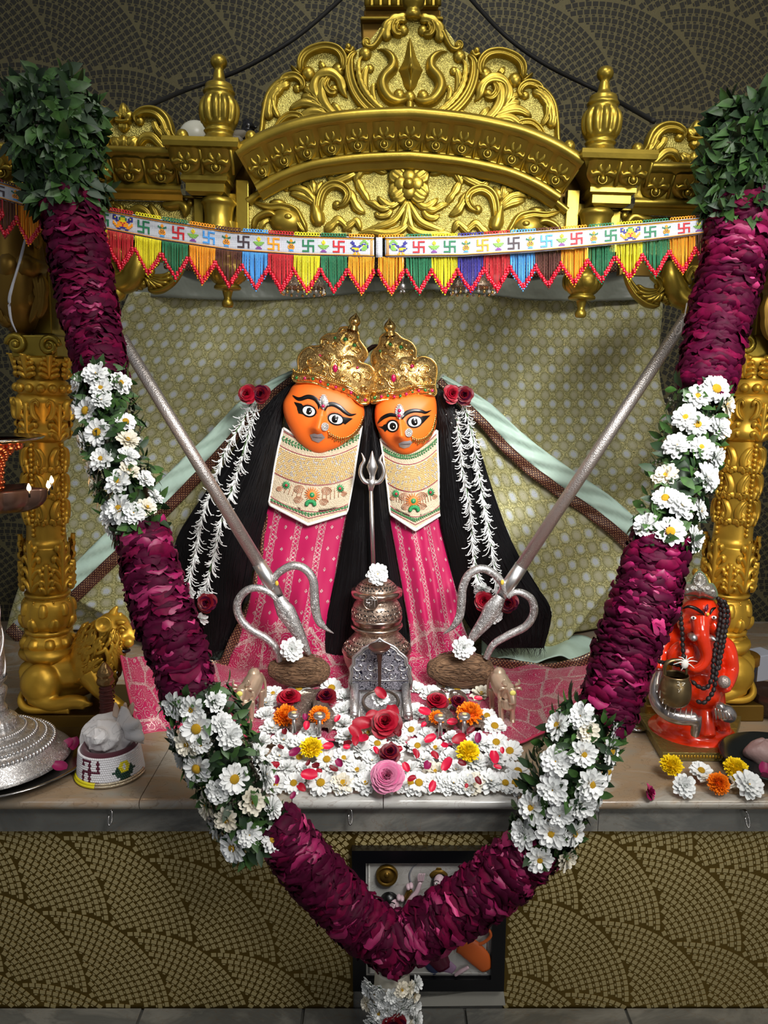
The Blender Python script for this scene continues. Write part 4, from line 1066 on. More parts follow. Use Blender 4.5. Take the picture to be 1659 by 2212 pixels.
# ------------------------------------------------------------------ the two idols
class Dome:
    """outline in photo pixels, swelling towards the viewer"""
    def __init__(s, outl, c, Y, H, pw=2.2, nose=None):
        s.Y, s.H, s.c, s.pw, s.nose = Y, H, c, pw, nose
        o = crom([V((x, y, 0)) for x, y in outl], 240, closed=True); s.o = o
        s.tab = sorted([(atan2(p.y - c[1], p.x - c[0]), hypot(p.x - c[0], p.y - c[1])) for p in o])
    def rad(s, a):
        t = s.tab; n = len(t); lo, hi = 0, n
        while lo < hi:
            mi = (lo + hi) // 2
            if t[mi][0] < a: lo = mi + 1
            else: hi = mi
        (a1, r1), (a0, r0) = t[lo % n], t[lo - 1]
        d = (a1 - a0) % (2 * pi); f = ((a - a0) % (2 * pi)) / d if d > 1e-9 else 0
        return r0 + (r1 - r0) * min(1, f)
    def depth(s, x, y):
        dx, dy = x - s.c[0], y - s.c[1]; r = hypot(dx, dy)
        q = min(1, r / s.rad(atan2(dy, dx))) if r > 1e-6 else 0
        d = s.H * max(0, 1 - q ** s.pw) ** .55
        if s.nose:
            (ax, ay), (bx, by), w, h = s.nose
            vx, vy = bx - ax, by - ay; L2 = vx * vx + vy * vy
            t = ((x - ax) * vx + (y - ay) * vy) / L2; tc = max(-.15, min(1.0, t))
            px, py = ax + vx * tc, ay + vy * tc; dd = hypot(x - px, y - py)
            ww = w * (.55 + .75 * max(0, tc)); 
            d += h * (.25 + .75 * max(0, min(1, tc))) * math.exp(-(dd / ww) ** 2 * 1.2)
        return d
    def at(s, x, y, off=0.0): return P(x, y, s.Y - s.depth(x, y) - off)
    def shell(s, mb, nr=26, na=110, mi=0, back=.03):
        rows = []
        for i in range(nr + 1):
            f = (i / nr) ** .8; row = []
            for k in range(na):
                a = -pi + 2 * pi * k / na; r = s.rad(a) * f
                row.append(s.at(s.c[0] + r * cos(a), s.c[1] + r * sin(a)))
            rows.append(row)
        rows.append([p + V((0, back, 0)) for p in rows[-1]])
        mb.grid(rows, mi, cu=True, flip=True); return mb
    def ribbon(s, mb, pts, w, off=.0012, n=24, k=4, mi=0, hump=.0):
        c = crom([V((x, y, 0)) for x, y in pts], n); rows = []
        for i, p in enumerate(c):
            t = (c[min(n, i + 1)] - c[max(0, i - 1)]).normalized(); sd = V((-t.y, t.x, 0)); ww = max(.15, lerpl(w, i / n))
            rows.append([s.at(p.x + sd.x * ww * v, p.y + sd.y * ww * v, off + hump * (1 - v * v)) for v in [-1 + 2 * j / k for j in range(k + 1)]])
        mb.grid(rows, mi); return mb
    def ell(s, mb, c, rx, ry, rot=0, off=.002, mi=0, n=24, k=3, hump=.0, clip=None):
        rows = []
        for i in range(k + 1):
            f = i / k; row = []
            for j in range(n):
                a = 2 * pi * j / n; x, y = rx * f * cos(a), ry * f * sin(a)
                if clip: y = max(-clip, min(clip, y))
                row.append(s.at(c[0] + x * cos(rot) - y * sin(rot), c[1] + x * sin(rot) + y * cos(rot), off + hump * (1 - f * f)))
            rows.append(row)
        mb.grid(rows, mi, cu=True, flip=True); return mb
    def poly(s, mb, pts, c, off=.003, k=4, mi=0, hump=0):
        rows = [[s.at(c[0] + (x - c[0]) * i / k, c[1] + (y - c[1]) * i / k, off + hump * (1 - (i / k) ** 2)) for x, y in pts] for i in range(k + 1)]
        mb.grid(rows, mi, cu=True, flip=True); return mb

def bez(pts, n): return [(p.x, p.y) for p in crom([V((x, y, 0)) for x, y in pts], n)]
def face_parts(root, D, g):
    m = MB(); D.shell(m); fm = m.build('face', orange, root, label='vermilion painted face')
    for side in (0, 1):
        e = g['eyes'][side]; rot = e['rot']
        m = MB(); D.ell(m, e['c'], e['rx'] + 3.6, e['ry'] + 3.2, rot, .0010)
        c0 = e['c']; tip, low = e['tip'], e['low']
        D.poly(m, [tip, ((tip[0] + c0[0]) / 2, (tip[1] * .62 + (c0[1] - e['ry']) * .38)), (c0[0] + (c0[0] - tip[0]) * -.25, c0[1] - e['ry'] * .7), (c0[0] + (tip[0] - c0[0]) * .35, c0[1] + e['ry'] * .75), low], ((tip[0] + low[0] + c0[0]) / 3, (tip[1] + low[1] + c0[1]) / 3), .0011)
        for k in range(26):                                       # lashes
            a = -pi + pi * k / 25 + (0.0); a2 = a
            x1, y1 = (e['rx'] + 2.5) * cos(a), (e['ry'] + 2.2) * sin(a); x2, y2 = (e['rx'] + 6.2) * cos(a2), (e['ry'] + 6.5) * sin(a2)
            R_ = lambda x, y: (c0[0] + x * cos(rot) - y * sin(rot), c0[1] + x * sin(rot) + y * cos(rot))
            D.ribbon(m, [R_(x1, y1), R_(x2, y2)], [.55, .1], .001, n=2, k=1)
        liner = m.build('eyeliner', black, fm, label='black painted eye outline')
        m = MB(); D.ell(m, e['c'], e['rx'], e['ry'], rot, .0022, hump=.0022); eye = m.build('eye', white_p, root, label='white enamel eye')
        m = MB(); D.ell(m, e['iris'], e['ir'], e['ir'] * 1.12, rot, .0036, hump=.0016); D.ell(m, e['iris'], e['ir'] * 1.0, e['ir'] * 1.1, rot, .0030); m.build('iris', black, eye)
        m = MB(); D.ell(m, (e['iris'][0] + 2, e['iris'][1] + 1), 1.3, 1.3, 0, .0062); m.build('painted_glint', white_p, eye)  # white dot set on the iris as a painted highlight
        b = g['brows'][side]; m = MB(); D.ribbon(m, b[0], b[1], .0014, n=34, k=4, hump=.0008); m.build('eyebrow', black, root, label='black painted eyebrow')
    # nostril shading piece is the real underside of the nose; lips
    m = MB(); D.poly(m, g['lips'], g['lipc'], .002, hump=.003); lp = m.build('lips', pm('lip_silver', (200, 200, 204), .45, .7), root, label='silver lips')
    a, b = g['lipl']; m = MB(); D.ribbon(m, [a, ((a[0] + b[0]) / 2, (a[1] + b[1]) / 2 + .8), b], [.25, .55, .25], .0052, n=8, k=1); m.build('lip_line', black, lp)
    # forehead jewel
    x, y = g['bindi']; m = MB()
    D.poly(m, bez([(x, y - 17), (x + 6, y - 8), (x + 10, y), (x + 7, y + 8), (x + 4, y + 14), (x, y + 17), (x - 4, y + 14), (x - 8, y + 8), (x - 10, y), (x - 6, y - 8), (x, y - 17)], 22), (x, y), .004, hump=.001)
    jw = m.build('forehead_jewel', silver, root, label='silver forehead jewel set with rubies')
    for (dx, dy, r, mt) in ((0, -2, 4.2, g['stone']), (-1, 9, 3.6, ruby)):
        m = MB(); m.ball(D.at(x + dx, y + dy, .0055), r * S(D.Y), seg=12, rings=6); m.build('stone', mt, jw)
    for k in range(16):
        a = 2 * pi * k / 16; m = MB(); m.ball(D.at(x + 8 * cos(a), y - 1 + (12 + 2 * (sin(a) < 0)) * sin(a), .005), 1.7 * S(D.Y), seg=8, rings=5); m.build('stone', diamond, jw)
    # nose stud and chain
    x, y = g['stud']; m = MB(); D.ell(m, (x, y), 8.6, 9.6, 0, .003, hump=.001); st = m.build('nose_ring', silver, root, label='round diamond nose ornament with gold chain')
    for rr, n_ in ((7.2, 16), (4.4, 10), (0, 1)):
        for k in range(n_):
            a = 2 * pi * k / n_; m = MB(); m.ball(D.at(x + rr * cos(a), y + rr * 1.1 * sin(a), .0052), (1.5 if rr else 2.8) * S(D.Y), seg=8, rings=5); m.build('stone', diamond, st)
    ch = bez(g['chain'], 22); m = MB(); m.tube([D.at(px, py, .003) for px, py in ch], .0012, 6); cn = m.build('nose_chain', crown_plain, root)
    for i, (px, py) in enumerate(ch[1:]):
        m = MB(); m.ball(D.at(px, py, .004), .0022, seg=8, rings=5); m.tube([D.at(px, py + 1.5, .004), D.at(px + .2, py + 6.5 + 3 * (i % 3 == 0), .004)], [.0010, .0021], 6)
        m.ball(D.at(px + .2, py + 7 + 3 * (i % 3 == 0), .004), .0019, seg=8, rings=5); m.build('chain_drop', crown_plain, cn)
    return fm

def crown(root, rimp, outl, c, lower, gems, knobp, Y, mid):
    D = Dome(outl, c, Y, .034, 2.0)
    m = MB(); D.shell(m, 22, 120, back=.05); cr = m.build('crown', crown_gold, root, label='repousse gold crown with coloured stones')
    D2 = Dome(lower, (sum(p[0] for p in lower) / len(lower), sum(p[1] for p in lower) / len(lower)), Y - .016, .030, 2.4)
    m = MB(); D2.shell(m, 20, 110, back=.03); m.build('front_plate', crown_gold, cr)
    m = MB(); n = len(D2.o); m.tube([P(p.x, p.y, D2.Y - .001) for p in D2.o[::2]], .0022, 6, closed=True); m.tube([P(p.x, p.y, D.Y - .001) for p in D.o[::2]], .0020, 6, closed=True); m.build('rim_wire', crown_plain, cr)
    m = MB(); c_ = crom([V((x, y, 0)) for x, y in rimp], 40)
    for off, r_ in ((-2, .0030), (-16, .0018), (-20, .0024)):
        m.tube([D2.at(p.x, p.y + off + 1, .001) for p in c_], r_, 6)
    for i in range(0, 41, 3): m.tube([D2.at(c_[i].x, c_[i].y - 4, .001), D2.at(c_[i].x, c_[i].y - 15, .001)], .0010, 5)
    for i in range(41): m.ball(D2.at(c_[i].x, c_[i].y - 22, .0025), .0024, seg=6, rings=4)
    m.build('band_moulding', crown_plain, cr)
    for k, i in enumerate(range(2, 40, 4)):
        m = MB(); m.ball(D2.at(c_[i].x + 1, c_[i].y - 9, .002), (.0036, .0025, .0036), seg=8, rings=5); m.build('stone', ruby if k % 2 else emerald, cr)
    for (x, y, rx, ry, mt, ll) in gems:
        D_ = D2 if ll else D; m = MB(); m.ball(D_.at(x, y, .003), (rx * S(Y), .004, ry * S(Y)), seg=12, rings=7); m.build('stone', mt, cr)
        if rx > 3.5:
            m = MB()
            for q in (1.9, 2.6): m.tube([D_.at(x + rx * q * cos(a) * (1 if sin(a) > 0 else .75), y + ry * q * sin(a), .002) for a in [2 * pi * k / 20 for k in range(20)]], .0016, 6, closed=True)
            m.build('bezel', crown_plain, cr)
    # raised vine scrolls
    rnd = random.Random(int(c[0])); m = MB()
    for (sx, sy, r, a0, sg, ll) in mid:
        D_ = D2 if ll else D; pts = []
        for k in range(15):
            u = k / 14; a = a0 + sg * 4.6 * u; rr = r * (1 - .75 * u); pts.append(D_.at(sx + rr * cos(a), sy + rr * sin(a), .0015))
        m.tube(pts, [.0016, .0028, .0022, .0026], 6); m.ball(pts[-1], .0036, seg=8, rings=5)
    m.build('vine_scrolls', crown_plain, cr)
    m = MB(); kx, ky = knobp; p0 = P(kx, ky + 19, Y - .012); s = S(Y)
    m.lathe([(12 * s, -4 * s), (10 * s, 3 * s), (9 * s, 5 * s), (12 * s, 10 * s), (12.5 * s, 15 * s), (9 * s, 22 * s), (3 * s, 28 * s), (.0005, 32 * s)], 24, M=Matrix.Translation(p0) @ Matrix.Rotation(radians(12 if kx < 800 else -4), 4, 'Y'), n=16)
    m.build('knob', crown_plain, cr)
    return cr

def collar(root, outl, fd, Y, seedn):
    """embroidered bib: outl = (left edge pts, right edge pts) from the face down to the tip"""
    L, R = outl
    n = 40; Lc = crom([V((x, y, 0)) for x, y in L], n); Rc = crom([V((x, y, 0)) for x, y in R], n)
    tip = (Lc[-1] + Rc[-1]) / 2
    def at(u, v, off=0):                                        # u across 0..1, v down 0..1
        i = v * n; k = min(n - 1, int(i)); f = i - k
        a = Lc[k].lerp(Lc[k + 1], f); b = Rc[k].lerp(Rc[k + 1], f); p = a.lerp(b, u)
        sag = (1 - (2 * u - 1) ** 2) * lerpl([30, 26, 24, 22, 30], v) if v < .9 else (1 - abs(2 * u - 1)) * lerpl([24, 34], (v - .9) * 10)
        bulge = .018 * (1 - (2 * u - 1) ** 2)
        return P(p.x, p.y + sag, Y - bulge - off)
    def band(v0, v1, off, name, mat, k=4, lab=None):
        m = MB(); m.grid([[at(u / 40, v0 + (v1 - v0) * j / k, off) for u in range(41)] for j in range(k + 1)])
        o = m.build(name, mat, root, solid=.0015)
        if lab: o['label'] = lab
        return o
    bib = band(0, 1, 0, 'collar', collar_cream, 30, 'cream beaded collar with green leaves and orange flowers')
    m = MB()
    for vv, r in ((1.0, .004), (.0, .0034)): m.tube([at(u / 40, vv, .001) for u in range(41)], r, 8)
    m.tube([at(0, v / 20, .001) for v in range(21)], .003, 6); m.tube([at(1, v / 20, .001) for v in range(21)], .003, 6)
    m.build('piping', thread_w, bib, label='white piping')
    m = MB()
    for vv in (.05, .22, .58, .87, .95): m.tube([at(u / 40, vv, .0016) for u in range(41)], .0009, 5)
    m.build('red_cord', pm('cord' + str(seedn), (150, 50, 70), .6), bib)
    rnd = random.Random(seedn)
    m = MB()
    for vv, amp in ((.13, .03), (.915, .02)):                   # leaf vines
        m.tube([at(u / 60, vv + amp * .3 * sin(u * .8), .0015) for u in range(61)], .0008, 5)
        for k in range(26):
            u = (k + .5) / 26
            for sg in (-1, 1):
                a = at(u, vv + sg * .004, .002); b = at(min(1, u + .028), vv + sg * amp, .002)
                m.relief([a, (a + b) / 2 + V((0, 0, .0008)), b], [.0008, .0024, .0004], .0016, n=5, m=4)
    m.build('leaf_vine', pm('vine' + str(seedn), (60, 120, 70), .5), bib)
    m = MB()                                                    # gold bead field
    for j in range(15):
        for k in range(44):
            u = (k + .5 * (j % 2)) / 44; v = .25 + .31 * j / 14
            m.ball(at(u, v, .001), (.0026, .002, .0022), mi=0 if rnd.random() < .8 else 1, seg=5, rings=3)
    m.build('bead_field', [pm('beadgold' + str(seedn), (226, 190, 130), .35, .35), diamond], bib, kind='stuff')
    def flower(u, v, r, c1, c2, rays=14):
        m = MB(); c = at(u, v, .003)
        for k in range(rays):
            a = 2 * pi * k / rays; m.tube([c + V((r * .35 * cos(a), 0, r * .35 * sin(a))), c + V((r * 1.3 * cos(a), .001, r * 1.3 * sin(a)))], [.0022, .0006], 5)
        m.ball(c, (r * .75, .003, r * .75), seg=12, rings=6); m.ball(c + V((0, -.002, 0)), (r * .45, .003, r * .45), mi=1, seg=10, rings=6); m.ball(c + V((0, -.0045, 0)), (r * .12, .002, r * .12), mi=2, seg=8, rings=4)
        m.build('embroidered_flower', [c1, c2, diamond], bib)
    og, gr = pm('embo' + str(seedn), (236, 128, 56), .6), pm('embg' + str(seedn), (36, 140, 80), .6)
    flower(.5, .70, .014, og, gr, 18); flower(.17, .66, .008, gr, rose_red, 12); flower(.84, .66, .008, gr, rose_red, 12)
    m = MB()
    for k in range(8): a = pi * k / 7; m.ball(at(.5, .80, .003) + V((.009 * cos(a), 0, .007 * sin(a))), .005, seg=8, rings=5)
    m.build('embroidered_flower', gr, bib)
    thr_m = pm('thr' + str(seedn), (190, 140, 110), .5, .3)
    for sg in (-1, 1):
        for (u0, v0, r) in ((.33, .66, .013), (.34, .78, .011), (.10, .74, .008)):
            c = at(.5 + sg * (.5 - u0), v0, .002); m = MB()
            m.tube([c + V((r * (1 - q / 34) * cos(q * .6), 0, r * (1 - q / 34) * .8 * sin(q * .6))) for q in range(32)], .0010, 5); m.build('thread_scroll', thr_m, bib)
        for k in range(5): m = MB(); m.tube([at(.5 + sg * (.12 + .05 * k), .62 + .02 * (k % 2), .002), at(.5 + sg * (.14 + .05 * k), .76, .002)], .0008, 5, n=4); m.build('thread_line', thr_m, bib)
    return bib
collar_cream = pm('collar_cream', (214, 196, 166), .6, 0, 'vor', 420, .9, .0015, vary=.12, vs=60)
hair_m = NT('hair'); 
hair_m.p(Base_Color=srgb(14, 13, 15), Roughness=.42, Specular_IOR_Level=.35); hair_m = hair_m.m

def hair(root, L, R, Y, bulge, ns=230, seedn=1, lab=None, wispy=.0):
    n = 30; Lc = crom([V((x, y, 0)) for x, y in L], n); Rc = crom([V((x, y, 0)) for x, y in R], n)
    def at(u, v, off=0):
        i = v * n; k = min(n - 1, int(i)); f = i - k; a = Lc[k].lerp(Lc[k + 1], f); b = Rc[k].lerp(Rc[k + 1], f); p = a.lerp(b, u)
        q = 1 - (2 * u - 1) ** 2; yy = lerpl(Y, v)
        return P(p.x, p.y, yy - bulge * max(0, q) ** .6 - off)
    m = MB(); m.grid([[at(u / 14, v / 34) for u in range(15)] for v in range(35)])
    m.grid([[at(u / 14, v / 34) * 1.0 + V((0, .012 + bulge * (1 - (2 * u / 14 - 1) ** 2), 0)) for u in range(15)] for v in range(35)])
    o = m.build('hair', hair_m, root, label=lab)
    rnd = random.Random(seedn); m = MB()
    for k in range(ns):
        u = rnd.random(); ph = rnd.random() * 6; v1 = 1 - .10 * rnd.random() ** 2 + wispy * rnd.random(); v0 = rnd.random() * .25
        pts = []
        for j in range(9):
            v = v0 + (min(1, v1) - v0) * j / 8; p = at(max(.0, min(1, u + .012 * sin(ph + v * 9))), v, .0018)
            pts.append(p)
        if v1 > .93: 
            d = (pts[-1] - pts[-2]).normalized(); pts.append(pts[-1] + d * rnd.random() * .028 + V((rnd.uniform(-.012, .012), -.002, 0)))
        m.tube(pts, [.0011, .0016, .0016, .0010, .0003], 3, cap=False)
    m.build('strands', hair_m, o, kind='stuff'); return o

def dress(root, L, R, Y):
    n = 36; Lc = crom([V((x, y, 0)) for x, y in L], n); Rc = crom([V((x, y, 0)) for x, y in R], n); rows = []; uv = []
    for j in range(n + 1):
        r = []
        for i in range(49):
            u = i / 48; p = Lc[j].lerp(Rc[j], u); v = j / n
            y = lerpl(Y, v) - (.016 + .01 * v) * (1 - (2 * u - 1) ** 2) - .006 * v * sin(u * 21 + 2 * v) - .003 * noise.noise(V((u * 6, v * 7, L[0][0])))
            r.append(P(p.x, p.y, y)); uv.append(((u * .215), v * .36))
        rows.append(r)
    m = MB(); m.grid(rows, uvs=uv); return m.build('dress', pink_dress, root, solid=.0015, label='magenta silk dress with silver sprigs and braid')

Yf = .575
def idol(nm, g):
    root = thing('goddess_statue', nm, 'statue', P(*g['base'], .60))
    hd = g['hair']
    for k, (L, R, Y, bu, ns, lab) in enumerate(hd): hair(root, L, R, Y, bu, ns, int(g['base'][0]) + k, lab)
    dress(root, g['dL'], g['dR'], [.605, .60, .59, .575, .57])
    collar(root, g['collar'], None, .585, int(g['base'][0]))
    D = Dome(g['face'], g['fc'], Yf, .040, 2.6, g['nose'])
    face_parts(root, D, g)
    crown(root, *g['crown'])
    # head core so that the mask has a body behind it
    m = MB(); m.ball(P(g['fc'][0], g['fc'][1] - 25, .63), (.055, .045, .09), seg=20, rings=12); m.build('head_core', hair_m, root)
    return root
gl = dict(base=(640, 1440), fc=(700, 900), stone=diamond,
  face=[(634, 832), (623, 849), (613, 867), (611.5, 882), (614.5, 899), (623.5, 921), (637, 945), (652, 963), (671, 976), (690, 981), (710, 976), (733, 966), (760, 945), (775, 928), (784, 910), (787, 890), (782, 870), (765, 848), (735, 832), (700, 822), (660, 820)],
  nose=((697, 884), (687, 926), 12, .027),
  eyes=[dict(c=(667, 888), rx=13.5, ry=10, rot=.30, iris=(667.6, 888), ir=6.8, tip=(635, 868), low=(645, 893)),
        dict(c=(725.5, 905.5), rx=15, ry=10, rot=.30, iris=(724, 905), ir=7.6, tip=(762.5, 904), low=(746, 917))],
  brows=[([(632, 854), (646, 862), (665, 857), (680, 861), (688, 872), (688.5, 884)], [.5, 4, 4.6, 4.8, 4, .6]), ([(701.5, 888), (706, 876), (719, 873), (733, 879), (746, 890), (757, 896), (770, 894)], [1, 4.8, 5, 5, 4.2, 3.4, .4])],
  lips=[(669, 939), (679, 936.5), (686, 938.5), (695, 936.5), (702.5, 945.5), (695, 952), (688, 956.5), (681, 954), (674.5, 951)], lipc=(686, 946), lipl=((674, 944), (697, 946)),
  bindi=(699, 868), stud=(702, 922), chain=[(708, 932), (724, 942), (741, 946), (759, 939), (775, 922), (784, 900)],
  collar=([(612, 925), (603, 960), (594, 1005), (588, 1040), (581, 1083), (583, 1090)], [(781, 920), (775, 955), (768, 1000), (762, 1045), (752, 1100), (748, 1108)]),
  dL=[(585, 1050), (573, 1110), (556, 1200), (540, 1290), (515, 1380), (480, 1452)], dR=[(762, 1050), (752, 1110), (736, 1190), (722, 1290), (708, 1380), (730, 1455)],
  hair=[([(632, 826), (600, 850), (560, 892), (515, 955), (460, 1045), (412, 1110), (376, 1180), (390, 1260), (438, 1415)], [(640, 826), (620, 858), (608, 905), (606, 960), (590, 1040), (575, 1110), (552, 1200), (528, 1300), (490, 1402)], [.62, .60, .585, .59, .60], .028, 260, 'long black hair falling at the left'),
        ([(775, 868), (783, 910), (777, 970), (762, 1050), (750, 1120), (733, 1210), (713, 1300), (696, 1370), (690, 1425)], [(812, 868), (806, 910), (800, 960), (800, 1040), (804, 1120), (808, 1210), (810, 1300), (812, 1370), (812, 1412)], [.61, .595, .585, .58, .58], .02, 170, None)],
  crown=([(633, 820), (642, 826), (664, 826), (684, 830), (702, 838), (724, 845), (746, 852), (764, 861), (780, 873), (796, 872)],
         [(632, 818), (641, 825), (663, 826), (684, 830), (702, 838), (724, 844), (746, 851), (764, 861), (780, 874), (796, 872), (798, 856), (807, 842), (812, 822), (809, 803), (799, 790), (784, 784), (793, 770), (793, 758), (784, 744), (776, 733), (775, 720), (766, 709), (752, 706), (735, 708), (728, 719), (706, 722), (692, 734), (691, 746), (668, 749), (650, 762), (643, 778), (644, 798), (632, 810)],
         (720, 790),
         [(632, 818), (641, 825), (663, 826), (684, 830), (702, 838), (724, 844), (746, 851), (764, 861), (780, 874), (796, 872), (798, 856), (807, 842), (812, 822), (809, 803), (799, 790), (778, 782), (770, 768), (752, 762), (735, 764), (728, 754), (712, 748), (696, 752), (688, 765), (668, 750), (650, 762), (643, 778), (644, 798), (632, 810)],
         [(724, 796, 5, 8, ruby, 1), (772, 794, 3, 3, ruby, 1), (691, 768, 3, 3, ruby, 1), (724, 730, 3.4, 3.4, emerald, 0), (746, 733, 4, 4, emerald, 0), (766, 746, 4, 4, emerald, 0)],
         (763, 690), .575,
         [(670, 780, 16, 0, 1, 1), (690, 790, 14, 2, -1, 1), (664, 804, 12, 3, 1, 1), (752, 790, 16, 3, 1, 1), (768, 812, 15, 1, -1, 1), (792, 815, 14, 4, 1, 1), (742, 815, 12, 0, 1, 1), (700, 810, 12, 2, 1, 1), (712, 768, 12, 3, -1, 1), (742, 775, 10, 0, 1, 1), (788, 840, 10, 2, 1, 1), (704, 738, 13, 2, 1, 0), (722, 745, 9, 0, -1, 0), (745, 718, 10, 3, 1, 0), (775, 755, 12, 4, -1, 0), (758, 730, 8, 1, 1, 0)]))
gr = dict(base=(930, 1440), fc=(877, 915), stone=ruby,
  face=[(813, 874), (809.5, 890), (811, 914), (820, 936), (832, 957), (850, 974), (868, 983), (887, 982), (911, 968), (931, 946), (941, 923), (943.5, 895), (942, 868), (934, 852), (902, 842), (860, 846), (828, 858)],
  nose=((863, 905), (867, 942), 11, .027),
  eyes=[dict(c=(848, 920.5), rx=10.5, ry=10.5, rot=-.15, iris=(848.5, 920.5), ir=7, tip=(814.5, 921), low=(832, 933)),
        dict(c=(896, 911), rx=14, ry=10.5, rot=-.18, iris=(895.5, 911), ir=7.4, tip=(930, 897), low=(914, 914))],
  brows=[([(815, 915.5), (826, 903), (842, 896), (855, 898), (861, 902)], [.4, 3.6, 4.2, 4, 1]), ([(868, 906), (877, 893), (893, 887), (909, 888), (920, 891), (932, 886)], [1, 4.8, 4.6, 4, 3, .4])],
  lips=[(861, 958), (867, 955), (873, 953), (880, 953), (886.5, 951), (891, 955.5), (884, 966), (873, 969), (863, 965)], lipc=(876, 960), lipl=((865, 960), (887, 958.5)),
  bindi=(863, 889), stud=(883, 935), chain=[(889, 943), (902, 949), (918, 945), (931, 931), (938, 912), (941, 896)],
  collar=([(822, 948), (828, 985), (834, 1030), (838, 1060), (842, 1100), (844, 1110)], [(944, 930), (945, 980), (947, 1020), (948, 1060), (952, 1100), (950, 1112)]),
  dL=[(838, 1050), (842, 1120), (856, 1200), (872, 1290), (886, 1380), (880, 1455)], dR=[(948, 1050), (953, 1120), (966, 1190), (985, 1270), (1000, 1350), (1045, 1450)],
  hair=[([(800, 870), (812, 910), (822, 960), (828, 1010), (834, 1080), (842, 1140), (856, 1220), (874, 1320), (884, 1408)], [(790, 870), (794, 910), (796, 960), (798, 1010), (800, 1080), (806, 1140), (808, 1220), (808, 1320), (806, 1408)], [.612, .597, .587, .583, .585], .016, 130, None),
        ([(938, 845), (944, 880), (944, 940), (945, 1020), (950, 1110), (968, 1200), (990, 1290), (1010, 1350), (1060, 1400)], [(946, 838), (975, 858), (1015, 910), (1040, 985), (1070, 1080), (1108, 1180), (1155, 1260), (1192, 1320), (1175, 1400)], [.62, .60, .585, .59, .60], .028, 260, 'long black hair spreading at the right')],
  crown=([(803, 868), (813, 868), (835, 864), (853, 866), (869, 863), (891, 855), (913, 852), (938, 853)],
         [(803, 871), (813, 870), (835, 864), (853, 866), (869, 863), (891, 855), (913, 852), (938, 855), (943, 845), (940, 832), (944, 805), (942, 787), (931, 775), (913, 770), (899, 773), (899, 756), (889, 740), (867, 729), (858, 720), (845, 716), (833, 719), (822, 727), (818, 745), (805, 760), (802, 778), (806, 794), (806, 814), (803, 842), (800, 860)],
         (868, 800),
         [(803, 871), (813, 870), (835, 864), (853, 866), (869, 863), (891, 855), (913, 852), (938, 855), (943, 845), (940, 832), (944, 805), (942, 787), (931, 775), (913, 770), (897, 776), (888, 768), (872, 764), (858, 770), (848, 784), (830, 778), (814, 786), (806, 800), (806, 820), (803, 842), (800, 860)],
         [(850, 817, 5, 8, ruby, 1), (890, 791, 4, 4, ruby, 1), (843, 744, 3.6, 3.6, emerald, 0), (866, 750, 4, 4, emerald, 0), (821, 758, 3, 3, emerald, 0)],
         (843, 702), .58,
         [(920, 800, 16, 3, 1, 1), (905, 820, 14, 1, -1, 1), (925, 825, 12, 4, 1, 1), (872, 795, 14, 0, -1, 1), (875, 820, 12, 3, 1, 1), (830, 800, 14, 2, 1, 1), (825, 826, 12, 0, -1, 1), (840, 845, 8, 3, 1, 1), (888, 838, 8, 0, 1, 1), (830, 765, 12, 1, 1, 0), (850, 762, 10, 3, -1, 0), (878, 748, 11, 0, 1, 0), (845, 730, 9, 2, 1, 0), (888, 762, 8, 4, 1, 0)]))
idol('left goddess idol with tilted orange face, gold crown and cream beaded collar', gl)
idol('right goddess idol with smaller orange face, gold crown and ruby forehead jewel', gr)
# ------------------------------------------------------------------ flower and leaf meshes (shared)
RN = random.Random(42)
def petal(mb, M, L, W, cup=.15, curl=.1, tip=.0, mi=0, nu=4, notch=False):
    rows = []
    for i in range(nu + 1):
        u = i / nu; w = W * lerpl([.30, .60, .82, .92, .60], u) * .42
        rows.append([M @ V((L * (.12 + .88 * u) - (L * .07 if i == nu and j else 0), w * j, curl * L * u * u + tip * L * u - cup * W * (1 - abs(j)))) for j in (-1, 0, 1)])
    mb.grid(rows, mi)
def daisy_mesh(seed, rings, cen=.26, yellow=True, R=1.0, pm_=None):
    r = random.Random(seed); mb = MB()
    for (n, L, W, el, h) in rings:
        for k in range(n):
            a = 2 * pi * (k + r.uniform(-.25, .25)) / n
            M = Matrix.Translation((0, 0, h)) @ Matrix.Rotation(a, 4, 'Z') @ Matrix.Rotation(-radians(el + r.uniform(-9, 9)), 4, 'Y')
            petal(mb, M, L * r.uniform(.88, 1.06), W, .16, r.uniform(-.12, .12), notch=True)
    if yellow:
        mb.ball((0, 0, .16), (cen, cen, cen * .55), 1, seg=12, rings=6)
    mb.ball((0, 0, -.06), (.35, .35, .14), 2, seg=8, rings=4)
    return mb.mesh('daisy', [white_pet if pm_ is None else pm_, yel_cent, leaf_g])
DAISY = [daisy_mesh(1, [(14, 1, 0.53, 8, 0), (12, .86, 0.48, 22, .05), (9, .6, .3, 42, .1)], .24),
         daisy_mesh(2, [(15, 1, 0.50, 4, 0), (13, .9, 0.45, 18, .05)], .30),
         daisy_mesh(3, [(14, 1, 0.55, 6, 0), (13, .88, 0.50, 20, .06), (11, .68, .34, 38, .12), (8, .45, .28, 60, .16)], .10),
         daisy_mesh(4, [(13, .98, 0.58, 12, 0), (12, .82, 0.50, 30, .06), (10, .6, .34, 50, .12), (7, .4, .28, 70, .15)], .12, False),
         daisy_mesh(5, [(14, 1, 0.53, 8, 0), (12, .84, 0.48, 26, .06), (8, .55, .3, 48, .1)], .20, True, pm_=cream_pet)]
